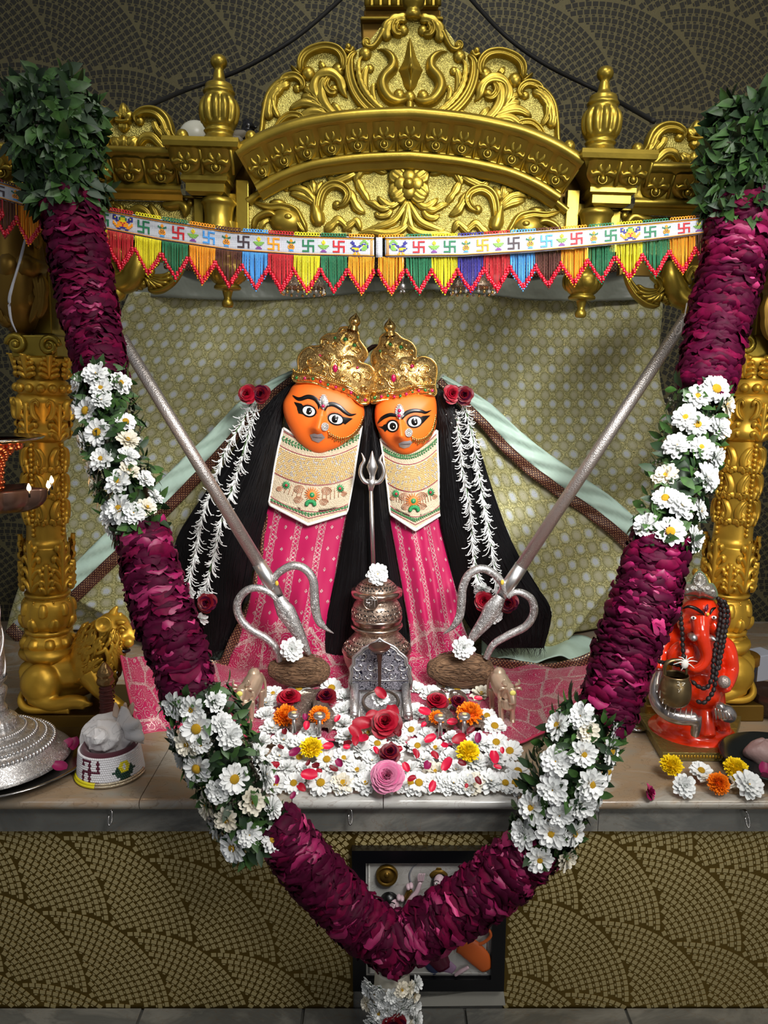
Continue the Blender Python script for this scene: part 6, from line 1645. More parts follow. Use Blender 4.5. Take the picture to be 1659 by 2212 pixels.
for x, k, c in ((222, 'swast', 'green'), (265, 'idol', None), (310, 'swast', 'green'), (350, 'pot', None), (385, 'swast', 'red'), (417, 'diya', None), (451, 'swast', 'blue'), (489, 'pot', None), (526, 'swast', 'dark'), (559, 'diya', None), (591, 'swast', 'orange'), (629, 'pot', None), (666, 'swast', 'green'), (699, 'diya', None), (732, 'swast', 'red'), (775, 'peacock', None),
                (905, 'swast', 'red'), (938, 'diya', None), (972, 'swast', 'green'), (1007, 'pot', None), (1043, 'swast', 'orange'), (1077, 'diya', None), (1110, 'swast', 'dark'), (1146, 'pot', None), (1181, 'swast', 'blue'), (1214, 'diya', None), (1246, 'swast', 'red'), (1283, 'pot', None), (1320, 'swast', 'green'), (1362, 'idol', None), (1405, 'swast', 'green'), (1440, 'pot', None), (1478, 'swast', 'red'), (1510, 'diya', None), (-4, 'swast', 'dark'), (33, 'pot', None), (70, 'swast', 'blue')):
    motif(k, x, c)
motif('peacock', 862, None, True)
FR = [(-22, 'red'), (10, 'brown'), (62, 'orange'), (118, 'blue'), (172, 'green'), (204, 'yellow'), (260, 'red'), (320, 'yellow'), (378, 'green'), (437, 'orange'), (494, 'brown'), (552, 'blue'), (607, 'red'), (663, 'yellow'), (721, 'green'), (781, 'orange'), (845, 'orange'), (905, 'green'), (960, 'yellow'), (1017, 'navy'), (1073, 'red'), (1130, 'blue'), (1184, 'brown'), (1240, 'orange'), (1299, 'green'), (1360, 'yellow'), (1416, 'green'), (1475, 'orange'), (1530, 'brown'), (1586, 'red'), (1642, 'yellow')]
rf = random.Random(3)
for i, (cx, c) in enumerate(FR):
    w = 27; m = MB(); tips = []; ns = 19
    for k in range(ns):
        u = -1 + 2 * k / (ns - 1); x = cx + u * w; L = 26 + 44 * (1 - abs(u)) ** .9
        if 80 < cx < 215: L *= .6
        y0 = BB(x); j = rf.uniform(-1.2, 1.2); zo = rf.uniform(-.003, .003)
        a = P(x, y0 - 1, YB + zo); b = P(x + j * .6, y0 + L * .5, YB + .002 + zo); d = P(x + j, y0 + L, YB + zo)
        m.tube([a, b, d], .00105, 5, n=4); tips.append((x + j, y0 + L, zo))
    fr = m.build('fringe', BC[c], bun, label=f'{dict(navy="dark blue").get(c, c)} beaded fringe')
    m = MB()
    for x, y, zo in tips:
        for q in range(2): m.ball(P(x + (q - .5) * 1.2, y + 2 + q * 5, YB + zo), .0030, mi=0, seg=7, rings=5)
        m.ball(P(x, y + 12, YB + zo), .0016, mi=1, seg=5, rings=3)
    m.build('bead_edging', [bead_red, BC[c]], fr, kind='stuff')
    m = MB()                                                    # little loops above the band
    for k in range(9):
        x = cx - w + 6 * k + 3; p = P(x, BT(x) - 2.5, YB)
        m.tube([p + V((.0022 * cos(a), 0, .0026 * sin(a))) for a in [2 * pi * q / 8 for q in range(8)]], .0010, 4, closed=True)
    m.build('loop_edging', BC[FR[(i + 0) % len(FR)][1]], fr, kind='stuff')

# ------------------------------------------------------------------ big tridents
def blade(m, pts, w, th=.009, n=30, Y=.40):
    pts = crom(pts, n); s = S(Y)
    rows = []
    for i, p in enumerate(pts):
        t = (pts[min(n, i + 1)] - pts[max(0, i - 1)]).normalized(); f = V((0, -1, 0)); f = (f - t * f.dot(t)).normalized(); b = t.cross(f)
        ww = lerpl(w, i / n) * s / 2; tt = th * min(1, ww / (max(w) * s / 2) + .15)
        rows.append([p + b * ww + f * 0, p + b * ww * .82 + f * tt * .5, p + f * tt * .55, p + f * tt * .95 if False else p - b * 0 + f * tt, p - b * ww * .82 + f * tt * .5, p - b * ww, p - b * ww * .8 - f * tt * .5, p - f * tt, p + b * ww * .8 - f * tt * .5])
        rows[-1].pop(2)
    m.grid(rows, cu=True); return m
def trident(label, shaft, prong1, prong2, center, Yh, w1, w2, wc):
    root = thing('trident', label, 'trident', P(*center[-1], Yh))
    a, b = shaft; m = MB(); m.tube([P(*a, Yh + .005), P(*b, .335)], [S(.42) * 14, S(.36) * 12.4], 20); m.build('shaft', silver_snake, root)
    pa = P(*a, Yh + .005); d = (P(*b, .335) - pa).normalized()
    m = MB(); m.tube([pa - d * .052, pa - d * .03, pa + d * .0, pa + d * .05], [.009, .0125, .0155, .0150], 20); m.build('socket', silver, root)
    for pr, w in ((prong1, w1), (prong2, w2)):
        m = MB(); blade(m, [P(x, y, Yh) for x, y in pr], w, .010, 44); m.build('prong', silver_eng, root)
    m = MB(); blade(m, [P(x, y, Yh) for x, y in center], wc, .014, 30); m.build('blade', silver_eng, root)
    m = MB(); c = P(center[0][0] - (3 if center[0][0] < 800 else -3), center[0][1] - 30, Yh - .017); m.ball(c, (.004, .003, .006)); m.build('paste_mark', pm('turmeric' + label[:5], (206, 176, 60), .8), root)
    return root
trident('large engraved silver trident leaning left with its prongs down in the left coconut', ((583, 1256), (262, 728)),
        [(590, 1272), (590, 1258), (597, 1243), (611, 1231), (631, 1222), (652, 1225), (668, 1238), (677, 1256), (679, 1281), (681, 1312), (688, 1340), (703, 1357), (721, 1368)],
        [(600, 1300), (588, 1284), (566, 1272), (543, 1271), (523, 1284), (512, 1308), (520, 1338), (545, 1362), (574, 1378), (596, 1400), (604, 1428)],
        [(601, 1290), (610, 1308), (632, 1345), (652, 1382), (668, 1414)], .425, [14, 17, 19, 19, 20, 21, 18, 1], [12, 17, 18, 19, 19, 18, 15], [24, 44, 34, 24, 10])
trident('large engraved silver trident leaning right with its prongs down in the right coconut', ((1100, 1262), (1484, 683)),
        [(1092, 1282), (1086, 1262), (1068, 1240), (1041, 1228), (1014, 1240), (1000, 1268), (997, 1300), (993, 1330), (980, 1352), (957, 1370)],
        [(1096, 1290), (1110, 1280), (1126, 1280), (1148, 1295), (1153, 1324), (1136, 1352), (1098, 1372), (1066, 1392), (1050, 1422)],
        [(1082, 1288), (1070, 1306), (1050, 1340), (1028, 1368), (1008, 1396)], .425, [14, 18, 19, 19, 20, 19, 1], [12, 17, 19, 19, 19, 17, 14], [24, 42, 34, 24, 12])
tie = MB(); tie.tube([P(1480, 676, .33), P(1478, 690, .32), P(1462, 706, .32), P(1460, 722, .325), P(1470, 716, .322), P(1474, 696, .32), P(1486, 688, .32)], .0016, 6, n=30); tie.tube([P(1484, 655, .34), P(1480, 676, .33)], .0014, 6)
tag(tie.build('tie_string', thread_w, None), 'looped cotton string tying the right trident shaft to the bracket', 'string')

# small trident between the idols
st = thing('small_trident', 'small plain silver trident standing upright between the two idols', 'trident', P(806, 1232, .53))
Y = .535; m = MB(); m.tube([P(807, 1240, Y), P(801, 1048, Y)], [.0055, .0045], 12); m.build('staff', silver, st)
m = MB(); m.tube([P(801, 1060, Y), P(802, 1048, Y), P(803, 1036, Y)], [.005, .008, .013], 14); m.build('socket', silver, st)
m = MB(); blade(m, [P(804, 1044, Y), P(804, 1030, Y), P(804, 1008, Y), P(804, 990, Y), P(804, 974, Y)], [12, 12, 24, 12, 1], .008, 20, Y); m.build('blade', silver, st)
for s in (-1, 1):
    m = MB(); blade(m, [P(804 + s * 2, 1044, Y), P(804 + s * 16, 1040, Y), P(804 + s * 25, 1024, Y), P(804 + s * 23, 1006, Y), P(804 + s * 17, 994, Y), P(804 + s * 23, 978, Y)], [9, 10, 9, 8, 7, 1], .008, 24, Y); m.build('prong', silver, st)

# ------------------------------------------------------------------ coconuts
nut = NT('coconut_husk'); mp = nut.n('Mapping', i_Scale=(6, 60, 60)); nut.set(mp.inputs[0], nut.co()); nz = nut.noise(6, 4, mp.outputs[0])
nut.p(Base_Color=nut.ramp(nz, [(.3, srgb(60, 42, 28)), (.55, srgb(118, 88, 62)), (.75, srgb(150, 118, 88))]), Roughness=.85); nut.bump(nz, 1, .004); nut = nut.m
def coconut(cx, cy, rx, ry, rot, lab, fx, fy):
    c = P(cx, cy, .44); s = S(.44); root = thing('coconut', lab, 'coconut', c - V((0, 0, ry * s)))
    m = MB(); seg = 48; rows = []
    for i in range(25):
        t = pi * i / 24; row = []
        for k in range(seg):
            a = 2 * pi * k / seg; rr = sin(t) ** .8 * (1 + .05 * cos(3 * a) + .02 * noise.noise(V((cos(a) * 2, sin(a) * 2, t * 3 + cx))))
            x = -cos(t) * (1 + .06 * (i < 4)); p = V((x * rx * s, rr * ry * s * .95 * cos(a), rr * ry * s * sin(a)))
            row.append(c + Matrix.Rotation(rot, 3, 'Y') @ p)
        rows.append(row)
    m.grid(rows, cu=True); m.build('husk', nut, root)
    m = MB(); r = random.Random(int(cx))
    for k in range(150):                                        # loose fibres
        a = r.uniform(0, 2 * pi); x0 = r.uniform(-.8, .5); pts = []
        for j in range(6):
            x = min(.97, x0 + j * .09); q = sqrt(max(0, 1 - x * x)) ** .8 * (1.01 + .04 * r.random() * (j > 3)); aa = a + .04 * j * r.uniform(-1, 1)
            pts.append(c + Matrix.Rotation(rot, 3, 'Y') @ V((x * rx * s, q * ry * s * .95 * cos(aa) * 1.05, q * ry * s * 1.05 * sin(aa))))
        m.tube(pts, [.0006, .0009, .0003], 3, cap=False)
    m.build('fibres', nut, root, kind='stuff')
    z = P(fx, fy, .385); return root
coconut(648, 1447, 68, 36, .04, 'brown husked coconut under the left silver trident', 0, 0)
coconut(997, 1447, 74, 39, .06, 'brown husked coconut under the right silver trident', 0, 0)
def flat(me, x, y, Y, rr, nm, lab, d=(0, -1, .25), cat='flower'):
    o = inst(me, nm, frame(P(x, y, Y), d, rr * S(Y), RN.random() * 6)); return tag(o, lab, cat)
flat(DAISY[3], 631, 1402, .395, 29, 'chrysanthemum', 'white chrysanthemum resting on the left coconut')
flat(DAISY[3], 1001, 1399, .395, 28, 'chrysanthemum', 'white chrysanthemum resting on the right coconut')
flat(DAISY[2], 816, 1240, .455, 26, 'chrysanthemum', 'white chrysanthemum on top of the pierced silver pot lid')

# ------------------------------------------------------------------ stacked pierced pots
def pot(prof, nm, lab, cx, base_y, Y, parts, med=None):
    pass
Yp = .50; s = S(Yp); base = P(814, 1478, Yp)
def zz_(py): return P(814, py, Yp).z - base.z
def lobe(a, z, i): return 1.0
lp = thing('lower_pot', 'wide pierced silver pot standing at the bottom of the stack behind the throne', 'pot', base)
m = MB(); m.lathe([(30 * s, 0), (48 * s, .002), (52 * s, zz_(1462)), (70 * s, zz_(1430)), (76 * s, zz_(1405)), (76 * s, zz_(1400)), (66 * s, zz_(1385)), (52 * s, zz_(1370)), (47 * s, zz_(1366)), (48 * s, zz_(1360)), (56 * s, zz_(1352)), (55 * s, zz_(1349)), (40 * s, zz_(1352))], 56, M=Matrix.Translation(base), n=44)
m.build('body', silver_warm, lp)
m = MB(); m.lathe([(47 * s, zz_(1367)), (47.5 * s, zz_(1361)), (57 * s, zz_(1352)), (57.5 * s, zz_(1349)), (55 * s, zz_(1347))], 56, M=Matrix.Translation(base), n=10); m.lathe([(75.5 * s, zz_(1408)), (78.5 * s, zz_(1402)), (75.5 * s, zz_(1396))], 56, M=Matrix.Translation(base)); m.build('rim', silver_warm_plain, lp)
up = thing('upper_pot', 'round pierced silver pot stacked on the wider pot, bearing a round emblem', 'pot', base + V((0, 0, zz_(1357))))
m = MB(); m.lathe([(20 * s, zz_(1358)), (36 * s, zz_(1356)), (50 * s, zz_(1346)), (55.5 * s, zz_(1330)), (55 * s, zz_(1318)), (50 * s, zz_(1303)), (42 * s, zz_(1294)), (40 * s, zz_(1286))], 56, M=Matrix.Translation(base), n=30); m.build('body', silver_warm, up)
m = MB(); m.lathe([(34 * s, zz_(1357)), (50.5 * s, zz_(1346.5)), (56 * s, zz_(1336)), (56.6 * s, zz_(1331)), (55.5 * s, zz_(1330))], 56, M=Matrix.Translation(base), n=14); m.build('smooth_band', silver_warm_plain, up)
# round emblem: raised disc with an auspicious sign
mc = P(800.5, 1309, Yp - .082 + .0); mc = V((mc.x, base.y - 54 * s, mc.z)); out = V((mc.x - base.x, mc.y - base.y, 0)).normalized()
m = MB(); F0 = frame(mc, out); X = V((0, 0, 1)).cross(out).normalized()
E = lambda u, v, h=0: mc + X * u * s + V((0, 0, v * s)) + out * h
m.tube([E(16 * cos(a), 16 * sin(a), .001) for a in [2 * pi * k / 28 for k in range(28)]], .0013, 6, closed=True); rows = [[E(15.5 * f * cos(a), 15.5 * f * sin(a), .0012) for a in [2 * pi * k / 28 for k in range(28)]] for f in (0, .5, 1)]
m.grid(rows, cu=True); em = m.build('emblem', silver_warm_plain, up)
m = MB()
for st_ in ([(-11, 7), (13, 7)], [(9, 7), (9, -10)], [(3, 7), (3, -3), (0, -4)], [(-7, 6), (-10, 2), (-6, -1), (-2, 1), (-6, -4), (-9, -8)], [(-2, 1), (-2, -9)], [(-4, 9), (1, 13), (8, 9)]):
    m.tube([E(x, y, .0022) for x, y in st_], .0011, 5, n=10)
m.build('emblem_sign', silver, em)
ld = thing('pot_lid', 'domed pierced silver lid with a scalloped rim on the upper pot', 'lid', base + V((0, 0, zz_(1288))))
m = MB(); m.lathe([(10 * s, zz_(1248)), (26 * s, zz_(1252)), (40 * s, zz_(1262)), (47 * s, zz_(1271))], 56, M=Matrix.Translation(base), n=14); m.build('dome', silver_warm, ld)
m = MB(); m.lathe([(46 * s, zz_(1271)), (56 * s, zz_(1274)), (57 * s, zz_(1277)), (56 * s, zz_(1285)), (50 * s, zz_(1286)), (30 * s, zz_(1282))], 72, M=Matrix.Translation(base), mod=lambda a, z, i: 1 - .03 * abs(sin(4.5 * a)) ** 6); m.tube([base + V((57 * s * 0, 0, 0))] * 2, .0001, 3); m.build('rim', silver_warm_plain, ld)
# pierced openings as dark inlays standing just proud of the metal
hole = pm('pot_opening', (16, 12, 10), .8)
def openings(parent, rr_of, y0, y1, nrow, per, seed, sz):
    r = random.Random(seed)
    m = MB()
    for j in range(nrow):
        py = y0 + (y1 - y0) * (j + .5) / nrow
        for k in range(per):
            a = 2 * pi * (k + .5 * (j % 2) + r.uniform(-.15, .15)) / per
            if sin(a) > .25: continue
            rad = rr_of(py) * s * 1.004; c = base + V((rad * cos(a), rad * sin(a), zz_(py))); nn = V((cos(a), sin(a), 0)); th = r.uniform(0, 3)
            m.relief([c + (V((-sin(a), cos(a), 0)) * cos(th) + V((0, 0, 1)) * sin(th)) * q * sz + nn * .0002 for q in (-1, -.2, .8)], [sz * .2, sz * .5, sz * .2], .0006, nrm=nn, n=4, m=4)
    m.build('openings', hole, parent, kind='stuff')
openings(lp, lambda y: lerpl([52, 62, 73, 76], (y - 1370) / 34), 1374, 1400, 4, 40, 1, .0052)
openings(up, lambda y: lerpl([49, 54, 55.6], (y - 1302) / 26), 1304, 1328, 3, 36, 2, .0050)
openings(ld, lambda y: lerpl([28, 41, 46], (y - 1254) / 16), 1255, 1268, 3, 30, 3, .0044)
# fine scroll wires over pots
for par, fn, ys, n_ in ((lp, lambda y: lerpl([52, 62, 73, 76], (y - 1370) / 34), (1388,), 16), (up, lambda y: lerpl([49, 54, 55.6], (y - 1302) / 26), (1320,), 18)):
    m = MB()
    for k in range(n_):
        a0 = 2 * pi * k / n_
        if sin(a0) > .3: continue
        pts = []
        for q in range(14):
            th = q * .5; rr = 7.5 * (1 - q / 17); yy = ys[0] - rr * sin(th) * 1.2; aa = a0 + rr * cos(th) / fn(yy) * 1.2
            pts.append(base + V((fn(yy) * s * 1.012 * cos(aa), fn(yy) * s * 1.012 * sin(aa), zz_(yy))))
        m.tube(pts, .0010, 5)
    m.build('scroll_wires', silver_warm_plain, par)

# ------------------------------------------------------------------ miniature throne
th = thing('silver_throne', 'miniature silver throne with scalloped pierced back in the middle of the flowers', 'throne', P(822, 1580, .27))
Yb = .365
bo = [(757, 1490), (755, 1468), (758, 1455), (756, 1443), (763, 1434), (763, 1420), (771, 1413), (779, 1407), (784, 1400), (793, 1396), (802, 1391), (812, 1386), (820, 1379), (829, 1386), (839, 1391), (850, 1396), (857, 1401), (862, 1408), (870, 1414), (878, 1421), (879, 1434), (887, 1443), (885, 1455), (889, 1468), (887, 1490)]
B2 = lambda x, y, o=0: P(x, y, Yb + (1490 - y) * .00012 - o)
m = MB(); bc = (822, 1460); fr_ = [B2(x, y) for x, y in bo]
rows = [[B2(bc[0] + (x - bc[0]) * f, bc[1] + (y - bc[1]) * f) for x, y in bo] for f in (0, .35, .7, 1)]
m.grid(rows, cu=True, flip=True); m.grid([rows[-1], [p + V((0, .006, 0)) for p in rows[-1]]], cu=True); m.grid([[p + V((0, .006, 0)) for p in r_] for r_ in rows], cu=True)
bk = m.build('backrest', throne_mat, th)
m = MB(); m.tube([B2(x, y, .002) for x, y in bo], .0032, 8); m.tube([B2(bc[0] + (x - bc[0]) * .93, bc[1] + (y - bc[1]) * .93, .002) for x, y in bo], .0014, 6); m.tube([B2(760, 1470, .002), B2(884, 1470, .002)], .0012, 5); m.build('rim', silver, bk)
m = MB()
for s_ in (-1, 1):
    for (dx, y, rr, a0, sg) in ((46, 1440, 12, 0, 1), (22, 1440, 11, 3, -1), (38, 1417, 10, 1, 1), (16, 1412, 9, 3, 1), (52, 1460, 9, 4, -1), (24, 1460, 9, 0, 1), (6, 1400, 6, 2, 1), (10, 1450, 7, 4, 1)):
        pts = [B2(822 + s_ * (dx + rr * (1 - q / 15) * cos(a0 + sg * q * .42)), y + rr * (1 - q / 15) * sin(a0 + sg * q * .42), .0025) for q in range(14)]
        m.tube(pts, .0013, 5)
m.build('scroll_wires', silver, bk)
sq = [P(770, 1492, .37), P(874, 1492, .37), P(878, 1556, .275), P(768, 1556, .275)]
m = MB(); zt2 = max(.05, sq[0].z); m.prism([sq[3], sq[2], sq[1], sq[0]][::-1], (0, 0, -.022)); m.build('seat', silver_eng, th, bevel=.002)
m = MB()
for i in range(4): m.tube([sq[i] + V((0, 0, .002)), sq[(i + 1) % 4] + V((0, 0, .002))], .0022, 6)
c0 = sum(sq, V()) / 4
for i in range(4): m.tube([sq[i].lerp(c0, .14) + V((0, 0, .002)), sq[(i + 1) % 4].lerp(c0, .14) + V((0, 0, .002))], .0016, 6)
m.build('seat_moulding', silver, th)
for a, b in (((766, 1482), (765, 1546)), ((876, 1482), (882, 1546))):
    pa, pb_ = P(*a, .365), P(*b, .27); m = MB(); m.tube([pa, pb_], .0088, 18); m.build('armrest', silver_eng, th)
    m = MB(); d = (pb_ - pa).normalized(); m.tube([pb_, pb_ + d * .004, pb_ + d * .007], [.0098, .0098, .003], 18); m.ball(pb_ + d * .008, .003); m.build('armrest_cap', silver, th)
m = MB(); pl_ = [P(762, 1556, .275), P(886, 1556, .275)]; zc_ = (pl_[0].z + 0) / 2
m.box(((pl_[0].x + pl_[1].x) / 2, .31, pl_[0].z * .5 + .004), (pl_[1].x - pl_[0].x, .09, pl_[0].z - .010)); m.build('plinth', silver_eng, th, bevel=.002)
tr = thing('offering_dish', 'round steel-rimmed dish tilted on the seat of the silver throne', 'dish', c0 + V((0, 0, .004)))
dc = P(822, 1526, .318); nrm_ = (sq[3] - sq[0]).cross(sq[1] - sq[0]).normalized(); nrm_ = nrm_ if nrm_.z > 0 else -nrm_
dc = dc + nrm_ * .0; RD = 40 * S(.31)
m = MB(); m.lathe([(.0005, .001), (RD * .9, .001), (RD, .006), (RD * 1.04, .0075), (RD * .96, .0085), (RD * .88, .004), (.0005, .0035)], 40, M=frame(c0 + nrm_ * .003, nrm_)); m.build('dish_body', silver_eng, tr)
m = MB(); F1 = frame(c0 + nrm_ * .010, nrm_); m.tube([F1 @ V((RD * cos(a), RD * sin(a), 0)) for a in [2 * pi * k / 40 for k in range(40)]], .0035, 8, closed=True); m.build('dish_rim', pm('dull_steel', (118, 106, 96), .35, .9), tr)
o = inst(DAISY[3], 'chrysanthemum', frame(c0 + nrm_ * .016, nrm_ + V((0, -.4, 0)), .020)); tag(o, 'white chrysanthemum lying on the dish of the silver throne', 'flower')
o = inst(PETALS[1], 'rose_petal', frame(c0 + nrm_ * .028 + V((0, -.006, .006)), (0, -1, .5), .016, pi / 2)); tag(o, 'single red petal on the white flower of the throne dish', 'petal')
lad = thing('ladle', 'long-handled copper-brown ladle leaning upright against the throne back', 'ladle', P(820, 1500, .335))
cop = pm('ladle_metal', (120, 96, 88), .3, .95)
m = MB(); m.tube([P(820, 1502, .335), P(820, 1450, .345), P(820, 1420, .345), P(820, 1408, .343)], [.0028, .0036, .0042, .0070], 12, n=14); m.build('handle', cop, lad)
m = MB(); m.lathe([(.0005, 0), (.014, .003), (.022, .011), (.0235, .014), (.021, .013), (.012, .006), (.0005, .004)], 28, M=frame(P(819.5, 1410, .338), (0, -.10, 1))); m.build('bowl', cop, lad)

# ------------------------------------------------------------------ toe-knob sandals
sand_m = engraved('sandal_metal', (168, 152, 140), (116, 102, 92), .4, .8, 70, .5)
def sandal(front, heel, knobp, lab):
    a, b = PZ(*front, .016), PZ(*heel, .020); root = thing('toe_knob_sandal', lab, 'sandal', a)
    m = MB(); n = 16; rows = []
    d = (b - a); sd = d.cross(V((0, 0, 1))).normalized()
    W = [.010, .026, .030, .026, .018, .015, .018, .020, .012]
    for i in range(n + 1):
        u = i / n; c = a + d * (u * 1.12 - .06); w = lerpl(W, u); z = .010 + .004 * sin(pi * u)
        rows.append([c - sd * w + V((0, 0, -.008)), c - sd * w + V((0, 0, z - .004)), c - sd * w * .9 + V((0, 0, z)), c + V((0, 0, z + .0015)), c + sd * w * .9 + V((0, 0, z)), c + sd * w + V((0, 0, z - .004)), c + sd * w + V((0, 0, -.008))])
    m.grid(rows); m.build('sole', sand_m, root)
    kb = PZ(knobp[0], knobp[1] + 36, .028); top_ = P(knobp[0], knobp[1], kb.y); m = MB(); m.tube([kb, top_ - V((0, 0, .002))], [.0045, .0038], 12); m.build('toe_post', silver, root)
    m = MB(); m.lathe([(.002, -.006), (.0105, -.002), (.012, .002), (.010, .006), (.0005, .008)], 24, M=Matrix.Translation(top_), n=14); m.build('toe_knob', silver, root)
    m = MB(); m.ball(top_ + V((0, -.001, .0075)), (.005, .005, .0012)); m.build('paste_mark', pm('paste' + str(knobp[0]), (216, 196, 130), .8), root)
sandal((618, 1578), (668, 1502), (635, 1546), 'silver toe-knob sandal farthest left, under an orange marigold')
sandal((698, 1578), (690, 1502), (690, 1548), 'silver toe-knob sandal between the outer left sandal and the throne')
sandal((952, 1580), (945, 1504), (951, 1552), 'silver toe-knob sandal right of the throne under the small orange marigold')
sandal((1026, 1578), (985, 1504), (1003, 1549), 'silver toe-knob sandal farthest right, under the large orange marigold')

# ------------------------------------------------------------------ small silver cows
cow_m = pm('cow_metal', (206, 182, 156), .34, .65, 'noise', 90, .5, .001)
def cow(px, py_foot, flip, lab):
    o = PZ(px, py_foot, .012); s = .00094 * (o - CAM).length / 1.7 * 1.02
    root = thing('cow_figurine', lab, 'figurine', o); f = -1 if flip else 1
    q = lambda x, y, z: o + V((x * f * s, y * s, z * s))       # x right, y away, z up in pixels
    m = MB()
    m.tube([q(0, 0, 64), q(4, 26, 66), q(10, 60, 74), q(12, 80, 68)], [22 * s, 23 * s, 22 * s, 16 * s], 16, n=10)
    m.tube([q(0, 0, 64), q(-3, -8, 80), q(-5, -12, 86)], [17 * s, 15 * s, 13 * s], 14, n=6)
    m.tube([q(-5, -14, 84), q(-7, -24, 66), q(-8, -27, 54)], [13 * s, 9 * s, 7 * s], 12, n=8)
    m.ball(q(9, 62, 88), (15 * s, 18 * s, 15 * s))
    m.tube([q(0, -6, 56), q(-2, -10, 38), q(-2, -8, 32)], [15 * s, 13 * s, 5 * s], 12)
    for x, y in ((-12, -2), (12, 2), (-2, 66), (24, 64)):
        m.tube([q(x, y, 50), q(x, y, 22), q(x - 1, y, 4)], [9 * s, 6 * s, 6.5 * s], 10); m.ball(q(x - 1, y - 3, 4), (6 * s, 8 * s, 4.5 * s))
    m.tube([q(20, 78, 84), q(30, 84, 60), q(30, 82, 24)], [5 * s, 3.5 * s, 4 * s], 8, n=8)
    blob(m, .0017, 3, 'body', cow_m, root)
    for sd in (-1, 1):
        m = MB(); m.tube([q(-5 + sd * 9, -14, 92), q(-5 + sd * 18, -16, 97), q(-5 + sd * 15, -18, 107)], [3.6 * s, 3 * s, 1 * s], 8, n=6); m.build('horn', cow_m, root)
        m = MB(); m.tube([q(-5 + sd * 10, -12, 84), q(-5 + sd * 20, -12, 84), q(-5 + sd * 25, -12, 79)], [2.5 * s, 4.5 * s, 1 * s], 8, n=6); m.build('ear', cow_m, root)
    m = MB(); m.ball(q(-7, -28, 80), (7 * s, 3 * s, 6 * s)); m.build('paste_mark', pm('sandal_paste' + str(px), (222, 212, 110), .8), root)
    m = MB()
    for k in range(3): m.tube([q(-16 + k, -6, 66 - 8 * k), q(-3, -22 + k * 3, 54 - 9 * k), q(12 - k, -4, 64 - 8 * k)], 1.5 * s, 5, n=10)
    m.build('neck_chain', silver, root)
cow(532, 1562, False, 'small silver cow figurine with a yellow forehead mark, left of the flower carpet')
cow(1094, 1560, True, 'small silver cow figurine with a yellow forehead mark, right of the flower carpet')

# ------------------------------------------------------------------ tuberose strings with roses
def string(pts, lab, seed, roses=True):
    root = thing('tuberose_string', lab, 'garland', P(*pts[-1][:2], .53)); r = random.Random(seed)
    path = crom([P(x, y, Y) for x, y, Y in pts], 90); m = MB(); m.tube(path[::3], .0022, 6); m.build('thread', leaf_g, root)
    m = MB(); n = len(path)
    for i, c in enumerate(path):
        t, f, b = rframe(path, i)
        for k in range(3):
            a = r.uniform(-1.9, 1.9) if r.random() < .85 else r.uniform(-3, 3); out = f * cos(a) + b * sin(a); L = r.uniform(.014, .032)
            dn = V((r.uniform(-.3, .3), 0, -1)) * r.uniform(.2, .7) + t * (.9 if t.z < 0 else -.9) * r.uniform(.6, 1.1)
            p0 = c; p1 = c + dn * L * .5 + out * L * .16; p2 = p1 + dn * L * .25 + out * L * .28; p3 = p2 + out * L * r.uniform(.05, .4) + dn * L * r.uniform(-.12, .1)
            m.tube([p0, p1, p2, p3], [.0008, .0013, .0013, .0011], 4, n=5, cap=False)
    m.build('buds', white_pet, root, kind='stuff'); return root
string([(548, 862, .60), (520, 915, .57), (486, 975, .55), (462, 1040, .54), (436, 1120, .535), (420, 1200, .53), (406, 1262, .53)], 'outer of the two tuberose strings on the left hair', 1)
string([(556, 866, .60), (530, 960, .565), (506, 1040, .545), (482, 1110, .535), (464, 1190, .53), (444, 1270, .53)], 'inner tuberose string on the left hair, nearer the left idol', 2)
string([(980, 868, .60), (992, 940, .57), (1000, 1020, .555), (1016, 1100, .545), (1022, 1180, .54), (1034, 1262, .535)], 'inner tuberose string on the right hair, nearer the right idol', 3)
string([(1000, 868, .60), (1018, 930, .57), (1034, 1020, .55), (1048, 1100, .54), (1060, 1170, .535), (1074, 1262, .53)], 'outer tuberose string on the right hair', 4)
for x, y, k, lab in ((536, 852, 0, 'red rose at the top left string, outer one of its pair'), (566, 852, 1, 'dark red rose at the top of the left strings, nearer the face'), (975, 852, 0, 'bright red rose above the right strings, nearer the face'), (1003, 854, 1, 'red rose above the right strings, outer one of its pair'),
                 (448, 1302, 1, 'dark red rose at the foot of the left tuberose strings'), (1044, 1298, 0, 'red rose hanging seen through the right trident prong'), (1098, 1302, 1, 'dark red rose behind the neck of the right trident')):
    flat(ROSE_R[k], x, y, .56 if y < 900 else .515, 22 if y < 900 else 24, 'rose', lab, (RN.uniform(-.3, .3), -1, .2))
for x, y, lab in ((404, 1278, 'white chrysanthemum at the end of the outer left tuberose string'), (444, 1288, 'white chrysanthemum ending the inner left tuberose string'), (432, 1336, 'white chrysanthemum under the dark red rose at the left'), (1042, 1274, 'white chrysanthemum inside the curve of the right trident prong'), (1068, 1330, 'white chrysanthemum below the roses at the right trident neck')):
    flat(DAISY[3], x, y, .525, 21, 'chrysanthemum', lab, (0, -1, -.4))

